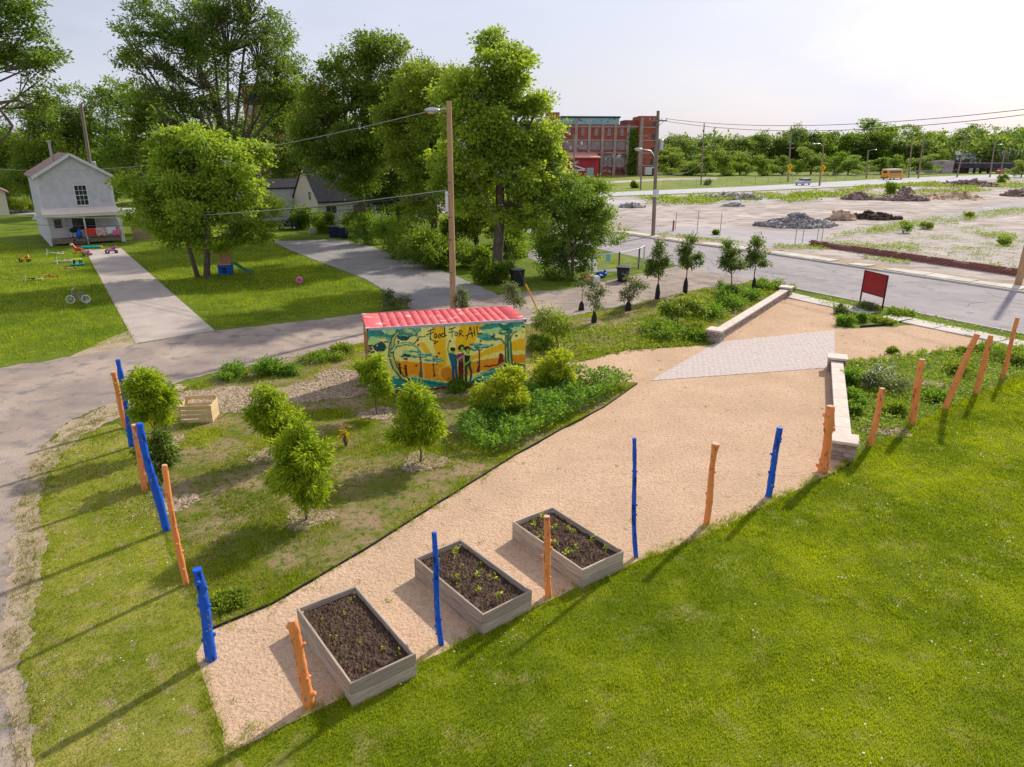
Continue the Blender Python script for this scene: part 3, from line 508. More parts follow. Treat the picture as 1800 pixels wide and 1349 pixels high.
# ------------------------------------------------------------------ seat walls of stone blocks
mat('block', (.27, .215, .185), (.42, .345, .30), scale=7, rough=.95, bump=.012, bscale=18, rand=.22, spec=.1)
mat('cap_stone', (.58, .49, .41), (.68, .585, .50), scale=4, rough=.9, bump=.004, bscale=25, rand=.06, spec=.15)
_bc = {}
def rblock(L, w, h):
    k = (round(L, 2), round(w, 2), round(h, 2))
    if k not in _bc:
        b = MB(); b.box((0, 0, 0), (L, w, h)); o = b.build('block', 'block', None, bev=.012); COL.objects.unlink(o); me = o.data; bpy.data.objects.remove(o); _bc[k] = me
    return _bc[k]
def seat_wall(A, B, label, seed, hw=.47, th=.36, pw=.66, ph=.62):
    A, B = np.array(A), np.array(B); d = B-A; L = np.linalg.norm(d); a = math.atan2(d[1], d[0]); t = thing('seat_wall', (A[0], A[1], 0), label, 'wall', a); r = rg(seed); ch = .135
    for c in range(3):
        x = pw/2-(.0 if c % 2 else .18)
        while x < L-pw/2:
            l = float(r.choice([.30, .40, .46])); e = min(x+l, L-pw/2); s = max(x, pw/2)
            if e-s > .05:
                o = share('block', rblock(e-s-.008, th, ch-.006), t, ((s+e)/2, r.normal()*.006, c*ch+ch/2), r.normal()*.008)
            x += l
    n = max(1, int(round((L-pw)/.92))); w = (L-pw)/n; cp = MB().box((0, 0, 0), (w-.006, th+.10, .075)).build('cap_stone', 'cap_stone', t, bev=.01)
    for i in range(n):
        o = cp if i == 0 else share('cap_stone', cp, t, (0, 0, 0)); o.location = (pw/2+w*(i+.5), 0, 3*ch+.0375)
    pc = MB().box((0, 0, 0), (pw+.12, pw+.12, .09)).build('pillar_cap', 'cap_stone', t, bev=.012)
    for k, X in enumerate((0, L)):
        o = pc if k == 0 else share('pillar_cap', pc, t, (0, 0, 0)); o.location = (X, 0, 4*ch+.046)
        for c in range(4):
            if c % 2:
                for yy in (-.5, .5):
                    for xx, l in ((-.25, .5), (.25, .5)): share('block', rblock(pw*.5-.008, pw*.5-.008, ch-.006), t, (X+xx*pw, yy*pw*.5, c*ch+ch/2), r.normal()*.01)
            else:
                share('block', rblock(pw*.6-.008, pw-.006, ch-.006), t, (X-pw*.2, 0, c*ch+ch/2), r.normal()*.006); share('block', rblock(pw*.4-.008, pw-.006, ch-.006), t, (X+pw*.3, 0, c*ch+ch/2), r.normal()*.006)
    return t
seat_wall((9.95, 19.0), (13.55, 27.6), 'low stone seat wall with end pillars right of the gravel', 81)
seat_wall((9.75, 32.1), (17.2, 43.0), 'low stone seat wall farther back beside the green bed', 82)
# ------------------------------------------------------------------ garden edging
mat('edging', (.02, .02, .02), rough=.7)
def strip(px, h, w, label, name='garden_edging'):
    b = MB(); P = [(*G(x, y)[:2], 0) for x, y in px]
    for p, q in zip(P, P[1:]): b.bar((p[0], p[1], h/2-.01), (q[0], q[1], h/2-.01), w, h)
    return tag(b.build(name, 'edging', None), label, 'edging')
strip([(372, 1108), (480, 1063), (565, 1013), (650, 963), (745, 902), (840, 843), (905, 802), (985, 757), (1062, 717), (1120, 676)], .07, .022, 'long black plastic edging between gravel and orchard')
strip([(1440, 846), (1497, 816)], .06, .03, 'short black edging strip by the seat wall pillar')
strip([(1512, 576), (1560, 572), (1600, 564)], .12, .05, 'dark edging around the planted sign bed')
b = MB(); p0 = G(1520, 752); p1 = G(1556, 768); b.tube([(p0[0]-.3, p0[1]-.5, .02), (p0[0], p0[1]-.1, .12), (p1[0], p1[1]+.3, .2)], .018, 6); tag(b.build('drip_hose', 'edging', None, smooth=True), 'black hose lying by the short orange post', 'hose')
# ------------------------------------------------------------------ slatted crate
mat('pine', (.58, .43, .22), (.70, .54, .31), scale=3, rough=.7, stretch=(1, 6, 6), rand=.08, spec=.2)
c = G(345, 746); t = thing('slatted_crate', (c[0]-.52, c[1]+.05, 0), 'pale wooden slatted crate standing on the mulch', 'crate', R(6)); W_, D_, H_ = 1.0, .75, .62
for x in (.03, W_-.03):
    for y in (.03, D_-.03): MB().box((x, y, H_/2+(.06 if y > .4 else 0)), (.05, .05, H_+(.12 if y > .4 else 0))).build('corner_post', 'pine', t, bev=.004)
for i in range(4):
    z = .08+i*.155
    for y in (-.012, D_+.012): MB().box((W_/2, y, z+(.1 if y > .4 and i == 3 else 0)), (W_, .022, .132)).build('slat', 'pine', t, bev=.003)
    for x in (-.012, W_+.012): MB().box((x, D_/2, z), (.022, D_, .132)).build('slat', 'pine', t, bev=.003)
for i in range(6): MB().box((W_*(i+.5)/6, D_/2, .035), (.13, D_-.06, .02)).build('slat', 'pine', t)
# ------------------------------------------------------------------ painted shipping container
def mural():
    Wp, Hp = 900, 384; img = np.zeros((Hp, Wp, 3)); img[:] = (.96, .86, .24)
    vv, uu = np.mgrid[0:Hp, 0:Wp]; U = (uu+.5)/Wp; Vv = (vv+.5)/Hp
    ZX = 160+1258*U; top = 258-64*U; bot = 755-62*U; ZY = top+(bot-top)*Vv       # sketch coordinates of the wall
    wob = (fnoise(ZX/26, ZY/26)-.5)*16
    def col(h): return tuple((c/255)**2.2 for c in h)
    def fill(pts, c, w=1, a=1.):
        X, Y = ZX+wob*w, ZY+np.roll(wob, 40, 1)*w; m = inpoly(np.stack([X.ravel(), Y.ravel()], 1), pts).reshape(X.shape); img[m] = img[m]*(1-a)+np.array(col(c))*a
    def ell(x, y, rx, ry, c, w=1.3, a=1.): m = ((ZX+wob*w-x)/rx)**2+((ZY+wob*w-y)/ry)**2 < 1; img[m] = img[m]*(1-a)+np.array(col(c))*a
    def line(pts, wd, c, w=.25):
        X, Y = ZX+wob*w, ZY+np.roll(wob, 30, 0)*w; m = np.zeros(X.shape, bool); wd = wd if hasattr(wd, '__len__') else [wd]*len(pts)
        for i, ((x1, y1), (x2, y2)) in enumerate(zip(pts, pts[1:])):
            L = (x2-x1)**2+(y2-y1)**2+1e-9; t_ = np.clip(((X-x1)*(x2-x1)+(Y-y1)*(y2-y1))/L, 0, 1); m |= np.hypot(X-x1-t_*(x2-x1), Y-y1-t_*(y2-y1)) < (wd[i]*(1-t_)+wd[i+1]*t_)/2
        img[m] = col(c)
    OR, OD, TE, TD, LG, DK, RD, YG = (255, 196, 5), (250, 158, 4), (40, 150, 135), (8, 84, 84), (190, 222, 140), (30, 34, 44), (140, 22, 44), (196, 196, 90)
    fill([(435, 245), (560, 235), (525, 275), (450, 285)], OR); fill([(560, 365), (592, 362), (650, 455), (585, 430)], OR); fill([(660, 230), (762, 225), (770, 560), (700, 560), (672, 400)], OR)
    fill([(882, 215), (1085, 205), (1010, 330), (965, 420), (850, 440), (838, 370)], OR); fill([(950, 475), (1240, 372), (1245, 428), (960, 505)], OR); fill([(1280, 372), (1425, 330), (1425, 432), (1280, 440)], OR)
    fill([(340, 498), (560, 512), (810, 545), (960, 540), (1010, 600), (800, 670), (600, 640), (400, 610)], OD); fill([(960, 520), (1240, 478), (1425, 462), (1425, 530), (1200, 570), (960, 600)], OD)
    ell(765, 600, 66, 62, (245, 200, 60), .4); ell(768, 605, 48, 52, (228, 140, 14), .4)
    for a in (2.4, 2.8, 3.2, 3.7, 4.2): line([(765+75*math.cos(a), 600+75*math.sin(a)), (765+110*math.cos(a), 600+110*math.sin(a))], 8, (245, 205, 80))
    fill([(150, 640), (330, 610), (470, 625), (620, 645), (760, 672), (960, 668), (1040, 605), (1120, 575), (1240, 545), (1425, 545), (1425, 720), (150, 780)], TE)
    for q in ([(360, 620), (480, 650), (560, 690)], [(480, 610), (600, 640), (700, 665)], [(990, 640), (1080, 600), (1180, 590)], [(1040, 650), (1130, 625)], [(230, 690), (330, 700), (430, 735)], [(1240, 560), (1330, 580), (1420, 620)]): line(q, [14, 9, 3][:len(q)], LG, 1)
    for q in ([(560, 655), (640, 670), (720, 690)], [(960, 670), (1060, 665)], [(380, 690), (480, 720)]): line(q, 7, TD, 1)
    # big tree, left
    for x, y, rx, ry, c in ((200, 300, 60, 44, TE), (255, 390, 48, 40, TD), (300, 300, 70, 40, (60, 140, 130)), (215, 350, 40, 30, LG), (330, 280, 46, 26, LG), (470, 285, 90, 34, (70, 150, 130)), (510, 272, 60, 22, LG), (440, 330, 44, 20, TD), (180, 420, 34, 20, LG), (250, 395, 36, 26, TD)): ell(x, y, rx, ry, c, 1.6)
    tr = [(520, 690), (420, 625), (362, 545), (338, 460), (345, 390), (365, 330), (400, 295)]
    line(tr, [26, 40, 46, 44, 40, 34, 20], TD); line(tr, [10, 20, 26, 26, 24, 20, 10], YG, 1); line([(352, 560), (330, 450), (348, 370)], 6, TE)
    br = [(345, 425), (385, 385), (450, 372), (510, 378), (545, 405), (570, 450), (640, 465), (700, 475)]; line(br, [30, 28, 24, 20, 14, 10, 8, 5], TD); line(br[:6], [16, 16, 12, 10, 6, 3], LG, 1)
    line([(400, 320), (480, 325), (545, 300), (575, 262)], [12, 14, 12, 5], TD); line([(400, 312), (480, 315), (540, 290)], [5, 6, 4], YG); line([(520, 375), (560, 325), (640, 318)], [10, 8, 4], TD)
    ell(460, 440, 46, 22, LG); ell(450, 462, 46, 10, TD)
    for x, y, rx in ((520, 430, 46), (600, 455, 60), (560, 470, 70), (640, 500, 50), (700, 505, 50), (690, 488, 40)): ell(x, y, rx, 11, (70, 150, 145), 1); ell(x+5, y-5, rx*.6, 5, LG, 1)
    line([(563, 470), (566, 540), (560, 620)], [12, 12, 24], (90, 90, 80)); line([(575, 470), (577, 540), (585, 620)], [4, 5, 8], LG); line([(660, 520), (664, 570), (668, 622)], [8, 8, 16], (80, 50, 40)); line([(700, 520), (664, 545)], 5, DK)
    for x, y in ((400, 548), (445, 562)): ell(x, y-22, 9, 10, (70, 30, 20), .2); line([(x, y-12), (x+2, y+22), (x+4, y+48)], [14, 16, 12], (70, 30, 20))
    line([(398, 542), (385, 515)], 5, (70, 30, 20)); line([(405, 545), (440, 560)], 5, (70, 30, 20)); line([(450, 560), (455, 610)], 8, (70, 30, 20))
    # right tree
    for x, y, rx, ry, c in ((1100, 262, 70, 24, (60, 140, 120)), (1180, 240, 80, 28, TE), (1270, 232, 90, 30, (40, 120, 105)), (1360, 235, 60, 26, (70, 150, 130)), (1330, 275, 60, 24, LG), (1230, 285, 70, 30, (40, 120, 105)), (1130, 290, 70, 20, LG), (1070, 325, 60, 20, (90, 165, 140)), (1120, 345, 80, 14, TE), (1170, 270, 40, 14, LG), (1390, 250, 26, 14, LG), (1230, 225, 40, 10, LG)): ell(x, y, rx, ry, c, 1.4)
    for off, w_, c in ((0, 64, TD), (0, 46, (70, 140, 90)), (-14, 8, YG), (10, 8, YG), (-3, 5, TD), (20, 4, TD)): line([(1282+off*1.2, 575), (1270+off, 500), (1266+off, 400), (1262+off*1.3, 340)], [w_*1.7 if w_ > 30 else w_, w_, w_*.9, w_*.8], c)
    for p in ([(1255, 400), (1210, 350), (1130, 340), (1060, 345)], [(1262, 345), (1235, 305), (1225, 290)], [(1280, 350), (1300, 310), (1330, 290)], [(1275, 340), (1272, 290)]): line(p, [18, 14, 10, 5][:len(p)], TD); line(p, [7, 6, 4, 2][:len(p)], (120, 160, 90))
    line([(1300, 530), (1350, 545), (1425, 560)], [20, 12, 8], TD)
    rm = rg(4)
    for _ in range(44):
        x, y = (rm.uniform(165, 330), rm.uniform(262, 440)) if rm.random() < .4 else ((rm.uniform(400, 560), rm.uniform(262, 320)) if rm.random() < .35 else (rm.uniform(1040, 1410), rm.uniform(212, 340)))
        if x > 1000 and y > 300 and x > 1180: continue
        c_ = [TE, TD, LG, (70, 150, 130), (110, 180, 150), YG][int(rm.integers(0, 6))]; ell(x, y, rm.uniform(8, 24), rm.uniform(4, 11), c_, 1.2)
    # small tree by the figures
    for x, y, rx in ((1000, 385, 50), (1090, 395, 60), (1050, 405, 60), (985, 420, 30)): ell(x, y, rx, 12, (50, 140, 140), 1); ell(x+4, y-5, rx*.6, 5, LG, 1)
    line([(1028, 410), (1032, 480), (1030, 540), (1020, 590)], [10, 9, 12, 28], (80, 46, 40)); line([(1000, 405), (1030, 440), (1062, 408)], 6, (80, 46, 40))
    ell(1210, 492, 20, 36, RD); ell(1195, 520, 16, 18, RD); line([(1075, 558), (1160, 548), (1200, 530)], 14, RD, 1.2); line([(1170, 545), (1230, 515)], 6, TD)
    # three people standing arm in arm
    SK = (150, 190, 60)
    line([(797, 460), (778, 425), (790, 370), (797, 358)], [15, 13, 11, 12], SK); ell(799, 360, 8, 8, RD, .2)
    fill([(782, 452), (815, 446), (856, 470), (852, 548), (804, 548)], (22, 100, 120), .2); line([(818, 545), (816, 660)], [24, 20], (20, 86, 120)); line([(838, 545), (848, 660)], [24, 18], (20, 86, 120)); ell(820, 430, 17, 24, SK, .2); ell(818, 418, 21, 14, DK, .3); line([(805, 430), (835, 430)], 6, DK)
    fill([(850, 455), (905, 445), (915, 470), (908, 530), (862, 530)], (176, 22, 116), .2); line([(872, 525), (872, 660)], [22, 20], (80, 20, 28)); line([(892, 525), (890, 660)], [22, 20], (80, 20, 28)); ell(888, 412, 26, 28, DK, .4); ell(892, 422, 15, 22, SK, .2)
    fill([(905, 462), (958, 468), (960, 545), (912, 545)], (34, 28, 46), .2); line([(922, 540), (918, 660)], [24, 18], (10, 84, 60)); line([(945, 540), (965, 600), (955, 660)], [24, 18, 16], (10, 84, 60)); ell(935, 420, 24, 24, DK, .4); ell(938, 438, 16, 23, SK, .2)
    line([(852, 500), (890, 478), (910, 468)], 11, SK); line([(905, 480), (908, 540), (950, 510), (955, 488)], [14, 13, 11, 10], SK); line([(955, 505), (975, 525), (1015, 530)], [11, 10, 8], SK); ell(1018, 524, 7, 8, RD, .2)
    # apples
    for x, y in ((278, 362), (182, 385), (178, 425), (225, 410), (190, 408), (183, 460), (262, 462), (400, 357), (550, 347), (552, 385), (680, 374), (708, 448), (440, 485), (455, 488), (528, 535), (690, 475), (400, 632), (443, 655), (390, 692), (1148, 325), (1043, 360), (1333, 322), (300, 700)): ell(x, y, 9, 9, RD, .2)
    # lettering
    K = (14, 16, 34); ln = lambda *p, w_=8: line(p, w_, K, .12)
    ln((650, 268), (648, 300), (644, 345)); ln((628, 285), (650, 276), (680, 268)); ln((618, 308), (650, 298), (672, 292)); ln((644, 335), (660, 352), (690, 362), (705, 360))
    for x in (685, 716): ln((x-9, 318), (x, 303), (x+10, 310), (x+9, 326), (x-3, 333), (x-10, 322))
    ln((758, 240), (758, 320), (772, 316)); ln((757, 305), (742, 300), (732, 314), (738, 328), (757, 320))
    ln((815, 262), (816, 325)); ln((793, 272), (820, 262), (842, 258)); ln((793, 294), (830, 284)); ln((838, 300), (850, 292), (860, 304), (852, 320), (838, 316), (838, 300)); ln((872, 320), (872, 282), (892, 280), (895, 296), (874, 302), (908, 324))
    ln((930, 345), (945, 300), (962, 255), (970, 300), (978, 328)); ln((925, 318), (955, 306), (985, 300)); ln((990, 252), (994, 318)); ln((1014, 248), (1016, 312), (1042, 300), (1060, 302))
    g_ = fnoise(ZX/7, ZY/18)[..., None]; st = np.clip(fnoise(ZX/5, ZY/160)*3-1.75, 0, 1)[..., None]*np.clip(fnoise(ZX/40+7, ZY/60)*2-.6, 0, 1)[..., None]; img = img*(1-.35*st)+np.array([.25, .16, .08])*.35*st; return np.clip(img*(.86+.36*g_), 0, 1)
mat('container_red', (.62, .065, .075), (.70, .12, .125), scale=1.4, rough=.6, spec=.35, c3=(.72, .52, .48), c3scale=2.6, c3lo=.62, c3hi=.72, bump=.004, bscale=5)
mat('container_frame', (.58, .56, .60), (.42, .36, .40), scale=4, rough=.6, spec=.3); mat('container_side', (.40, .10, .06), (.45, .30, .06), scale=1.2, rough=.7, c3=(.05, .15, .15), c3scale=2, c3lo=.58, c3hi=.62)
mat('floor_red', (.30, .02, .05), (.2, .02, .04), scale=4)
mm = bpy.data.materials.new('mural_paint'); mm.use_nodes = True; _b = mm.node_tree.nodes['Principled BSDF']; _a = mm.node_tree.nodes.new('ShaderNodeVertexColor'); _a.layer_name = 'paint'; mm.node_tree.links.new(_a.outputs[0], _b.inputs[0]); _b.inputs['Roughness'].default_value = .6; MATS['mural_paint'] = mm
CL, CW, CH = 6.06, 2.44, 2.59
ct = thing('shipping_container', (-5.293, 24.18, 0), 'shipping container with red roof and colourful Food For All mural', 'container', .2616)
def wave(x): p = (x % .28)/.28; return .036*np.clip(np.minimum(np.minimum(p/.18, 1), np.minimum((.68-p)/.18, 1)), 0, 1)
img = mural(); nx, nz = 380, 160; X, Z = np.meshgrid(np.linspace(.07, CL-.07, nx), np.linspace(.13, CH-.10, nz)); Y = .05-wave(X)*1.15
iu = np.clip((X/CL*900).astype(int), 0, 899); iv = np.clip(((1-Z/CH)*384).astype(int), 0, 383); cols = img[iv, iu].reshape(-1, 3)
F = (np.arange(nx-1)[None, :]+np.arange(nz-1)[:, None]*nx).ravel(); F = np.stack([F, F+1, F+nx+1, F+nx], 1)
fw = np_mesh('mural_wall', np.stack([X, Y, Z], -1).reshape(-1, 3), F, 'mural_paint', ct); ca = fw.data.color_attributes.new('paint', 'FLOAT_COLOR', 'POINT'); ca.data.foreach_set('color', np.concatenate([cols, np.ones((len(cols), 1))], 1).astype(np.float32).ravel())
tag(fw, 'orange and teal painted mural lettered Food For All')
def corr(nm, L, H, m, n=3):
    xs = np.arange(0, L, .035); z = np.linspace(0, H, n); Xc, Zc = np.meshgrid(xs, z); V = np.stack([Xc, -wave(Xc), Zc], -1).reshape(-1, 3); k = len(xs); f = (np.arange(k-1)[None, :]+np.arange(n-1)[:, None]*k).ravel(); return np_mesh(nm, V, np.stack([f, f+1, f+k+1, f+k], 1), m, ct)
o = corr('back_wall', CL-.12, CH-.2, 'container_red'); o.location = (.06, CW-.03, .12)
o = corr('end_wall', CW-.14, CH-.2, 'container_side'); o.rotation_euler = (0, 0, R(90)); o.location = (.03, .07, .12)
o = corr('end_wall', CW-.14, CH-.2, 'container_side'); o.rotation_euler = (0, 0, R(90)); o.location = (CL-.045, .07, .12)
# roof: pressed ribs running across
xs = [.06]; 
rb = [(.06, 0.)]
p_ = .62
while p_ < CL-.5: rb += [(p_, 0.), (p_+.016, -.032), (p_+.05, -.032), (p_+.066, 0.)]; p_ += .30
rb += [(CL-.06, 0.)]; V = []
for x, z in rb: V += [(x, .05, CH-.012+z), (x, CW-.05, CH-.012+z)]
np_mesh('roof', V, [(2*i, 2*i+2, 2*i+3, 2*i+1) for i in range(len(rb)-1)], 'container_red', ct)
for y in (.04, CW-.04):
    MB().box((CL/2, y, CH-.055), (CL-.36, .06, .105)).build('top_rail', 'container_frame' if y < 1 else 'container_red', ct, bev=.008); MB().box((CL/2, y, .07), (CL-.36, .07, .13)).build('bottom_rail', 'floor_red', ct, bev=.008)
for x in (.05, CL-.05): MB().box((x, CW/2, CH-.06), (.08, CW-.36, .10)).build('end_rail', 'container_red', ct, bev=.008)
for x in (.08, CL-.08):
    for y in (.08, CW-.08):
        MB().box((x, y, CH/2), (.10, .10, CH-.26)).build('corner_post', 'mural_cream' if 0 else ('container_side' if x < 1 else 'pine'), ct, bev=.01)
        for z in (.062, CH-.058):
            cc = MB().box((x, y, z), (.175, .165, .118)).build('corner_casting', 'container_frame', ct, bev=.012); s = -1 if y < 1 else 1; MB().box((x, y+s*.083, z), (.06, .006, .08)).build('casting_slot', 'edging', cc, bev=.002)
# ------------------------------------------------------------------ red sign board
mat('sign_red', (.30, .006, .016), (.40, .01, .02), scale=2, rough=.35, spec=.5); mat('sign_frame', (.06, .012, .012), rough=.5)
a_, b_ = G(1511, 535), G(1550, 547); d_ = b_-a_; t = thing('sign_board', a_, 'blank dark red sign panel on two slim posts', 'sign', math.atan2(d_[1], d_[0])); L = np.linalg.norm(d_[:2]); H = 2.05
for x in (0, L): MB().box((x, 0, H/2), (.07, .07, H)).build('post', 'sign_frame', t, bev=.006)
MB().box((L/2, 0, 1.40), (L-.074, .035, 1.20)).build('panel', 'sign_red', t); MB().box((L/2, 0, 2.03), (L-.074, .06, .05)).build('frame_bar', 'sign_frame', t); MB().box((L/2, 0, .775), (L-.074, .06, .05)).build('frame_bar', 'sign_frame', t)
# ------------------------------------------------------------------ trees
mat('bark', (.085, .065, .05), (.17, .135, .105), scale=6, rough=.95, bump=.02, bscale=14, stretch=(1, 1, .25), spec=.1)
mat('bark_thin', (.13, .095, .075), (.20, .15, .115), scale=8, rough=.95, spec=.1)
mat('black_bag', (.008, .008, .01), (.02, .02, .022), scale=8, rough=.6, bump=.03, bscale=9, spec=.35)
def crown_pts(lobes, ncl, nlf, cr, r, shell=.55, flat=.6, down=.25, sub=9, kr=(.30, .52), core=0.):
    if sub:                                     # break every lobe into smaller clumps so light and gaps reach in
        L2 = []
        for c, a, b_, e in lobes:
            for _ in range(sub):
                d = r.normal(size=3); d /= np.linalg.norm(d); k = r.uniform(*kr); L2.append((np.array(c)+d*np.array([a, b_, e])*r.uniform(.5, .82), a*k, b_*k, e*k*.95))
            if core: L2.append((np.array(c), a*core, b_*core, e*core))
        lobes = L2
    vol = np.array([(l[1]*l[2]*l[3])**.62 for l in lobes]); pick = r.choice(len(lobes), ncl, p=vol/vol.sum()); C = np.array([l[0] for l in lobes])[pick]; S = np.array([l[1:4] for l in lobes])[pick]
    d = r.normal(size=(ncl, 3)); d /= np.linalg.norm(d, axis=1, keepdims=True); rad = shell+(1-shell)*r.random(ncl)**.6; cc = C+d*S*rad[:, None]
    lt = np.clip(r.normal(.5, .25, len(lobes)), 0, 1)[pick]; ct_ = np.clip(lt*.6+.4*r.normal(.5, .25, ncl), 0, 1); sz = cr*(.55+.9*r.random(ncl))
    idx = np.repeat(np.arange(ncl), nlf); n = len(idx); q = r.normal(size=(n, 3))*np.array([1, 1, flat]); P = cc[idx]+q*sz[idx][:, None]*.55
    D = q*.7+d[idx]*.7+r.normal(size=(n, 3))*.5; D[:, 2] -= down; t = np.clip(ct_[idx]*.65+.35*r.random(n)+.08*r.normal(size=n), 0, 1)
    return cc, P, D, t
def tree(name, base, lobes, ncl, nlf, leaf, cr, m, seed, label, tr=.25, sub=9, kr=(.30, .52), core=0., group=None, cat='tree', stems=1, fork=.35, bark='bark', shell=.55, flat=.6, down=.25, asp=.5, twigs=.35, extra=None, flowers=None):
    base = np.array(base, float); t = thing(name, base, label, cat, group=group); r = rg(seed); L = [(np.array(l[0])-base, *l[1:4]) for l in lobes]
    cc, P, D, tn = crown_pts(L, ncl, nlf, cr, r, shell, flat, down, sub, kr, core); k = P[:, 2] > .05; leaf_obj('crown', P[k], D[k], leaf, r, m, tn[k], t, asp)
    top = max(l[0][2] for l in L); cm = np.mean([l[0] for l in L], 0); b = MB(); forks = []
    for s in range(stems):
        off = np.array([r.normal()*tr*1.6, r.normal()*tr*1.6, 0]) if stems > 1 else np.zeros(3); f = fork*top*(1 if stems == 1 else r.uniform(.9, 1.4)); e = np.array([cm[0]*.45+off[0]*2.5+r.normal()*tr*.5, cm[1]*.45+off[1]*2.5, f]); mid = (off+e)/2+np.array([r.normal(), r.normal(), 0])*tr*.4; rr_ = tr*(1 if stems == 1 else .62)
        b.tube([off+np.array([0, 0, -.1]), off*1.02+np.array([0, 0, .08*f]), mid, e], [rr_*1.35, rr_*1.05, rr_*.85, rr_*.72], 9); forks.append(e)
    b.build('trunk', bark, t, smooth=True); b = MB()
    for i, l in enumerate(L):
        e = forks[i % len(forks)]; c = l[0]; mid = e*.45+c*.55+r.normal(size=3)*.06*np.linalg.norm(c-e)-np.array([0, 0, .05*np.linalg.norm(c-e)]); rr_ = tr*.5*(1 if stems == 1 else .7)
        b.tube([e-np.array([0, 0, tr*.4]), mid, c], [rr_, rr_*.6, rr_*.3], 6); own = [q for q in cc if np.linalg.norm((q-c)/np.array(l[1:4])) < 1.05]
        for q in own:
            if r.random() < twigs: st = mid*.3+c*.7; b.tube([st, (st+q)/2+r.normal(size=3)*.05*np.linalg.norm(q-st), q], [rr_*.3, rr_*.2, rr_*.1], 4, cap=False)
    if extra: extra(b, base)
    b.build('branches', bark, t, smooth=True, fix=False)
    if flowers is not None:
        n = flowers; i = r.integers(0, len(cc), n); Pf = np.repeat(cc[i], 22, 0)+r.normal(size=(n*22, 3))*np.array([.16, .16, .22])+np.array([0, 0, .25]); leaf_obj('blossom', Pf, r.normal(size=Pf.shape), .13, r, 'petal', r.random(len(Pf)), t, .8)
    return t
def LB(px, py, rx, rz, Y, dy=0., ry=None):
    c = at(px, py, Y+dy); s = mpp(c); return (c, rx*s, (ry or (rx+rz)/2)*s, rz*s)
# orchard peach trees
def peach(base, lobes, label, seed, m='leaf_peach', ncl=150, nlf=26, leaf=.125, cr=.13, name='peach_tree', tr=.032, group='young peach trees', **k):
    nlf = int(nlf*1.6); b = G(*base); return tree(name, b, [LB(x, y, rx, rz, b[1], dy) for x, y, rx, rz, dy in lobes], ncl, nlf, leaf, cr, m, seed, label, tr=tr, group=group, bark='bark_thin', sub=5, kr=(.34, .5), core=k.pop('core', .8), shell=.45, flat=.8, down=.75, asp=.33, fork=k.pop('fork', .3), **k)
peach((539, 914), [(530, 830, 52, 50, 0), (520, 775, 34, 34, .1), (555, 800, 36, 38, -.1), (545, 862, 30, 26, 0), (500, 840, 26, 28, .1)], 'nearest leafy peach tree, in front of another, left of the gravel', 101, ncl=230, nlf=26)
peach((740, 813), [(733, 735, 46, 46, 0), (735, 695, 30, 24, .1), (715, 750, 30, 30, -.1), (755, 752, 28, 30, .1), (738, 772, 28, 16, 0)], 'rounded peach tree directly in front of the mural container', 102, ncl=210, nlf=26)
peach((474, 803), [(480, 725, 42, 40, 0), (470, 695, 30, 24, .1), (505, 745, 28, 32, .1), (460, 745, 26, 26, -.1)], 'peach tree partly hidden behind the nearest one', 103, ncl=180, nlf=26)
peach((662, 731), [(655, 655, 28, 26, 0), (668, 680, 24, 20, .1), (640, 645, 16, 16, 0), (660, 632, 16, 12, 0)], 'slim peach tree at the container left corner', 104, ncl=120, nlf=24)
peach((272, 792), [(262, 690, 40, 36, 0), (250, 665, 26, 24, .1), (285, 700, 26, 28, .1), (255, 725, 26, 22, -.1), (285, 735, 14, 18, 0)], 'leafy peach tree beside the left group of painted posts', 105, ncl=190, nlf=26)
peach((274, 845), [(262, 795, 22, 14, 0), (290, 800, 16, 18, .1), (278, 770, 12, 14, 0), (280, 825, 12, 12, 0)], 'small dark leaved sapling among the left painted posts', 106, m='leaf_street', ncl=46, nlf=22, leaf=.14, cr=.14, tr=.018, group=None)
peach((872, 735), [(872, 690, 46, 34, 0), (895, 665, 30, 24, .2), (850, 700, 28, 26, -.2), (905, 695, 22, 26, 0)], 'broad yellow green shrub tree before the container right end', 107, m='leaf_peach_yellow', ncl=210, nlf=24, stems=3)
peach((975, 690), [(975, 648, 34, 30, 0), (985, 628, 22, 16, .2), (955, 655, 20, 20, 0), (995, 660, 18, 18, -.1)], 'rounded yellow green shrub tree right of the container', 108, m='leaf_peach_yellow', ncl=150, nlf=24, stems=3)
peach((981, 608), [(972, 565, 30, 20, 0), (960, 552, 16, 12, .3), (988, 575, 16, 16, -.2), (950, 570, 12, 12, .2)], 'airy open young tree behind the container right corner', 109, m='leaf_weed', ncl=110, nlf=12, leaf=.16, cr=.25, stems=3, name='young_tree', group=None)
peach((1193, 574), [(1175, 540, 18, 9, 0), (1215, 535, 22, 9, .3), (1195, 548, 24, 10, -.2), (1235, 545, 12, 6, 0), (1205, 528, 14, 6, .2)], 'fern leaved spreading yellow green sapling near the far seat wall', 110, m='leaf_weed', ncl=90, nlf=16, leaf=.2, cr=.22, stems=3, name='young_tree', group=None)
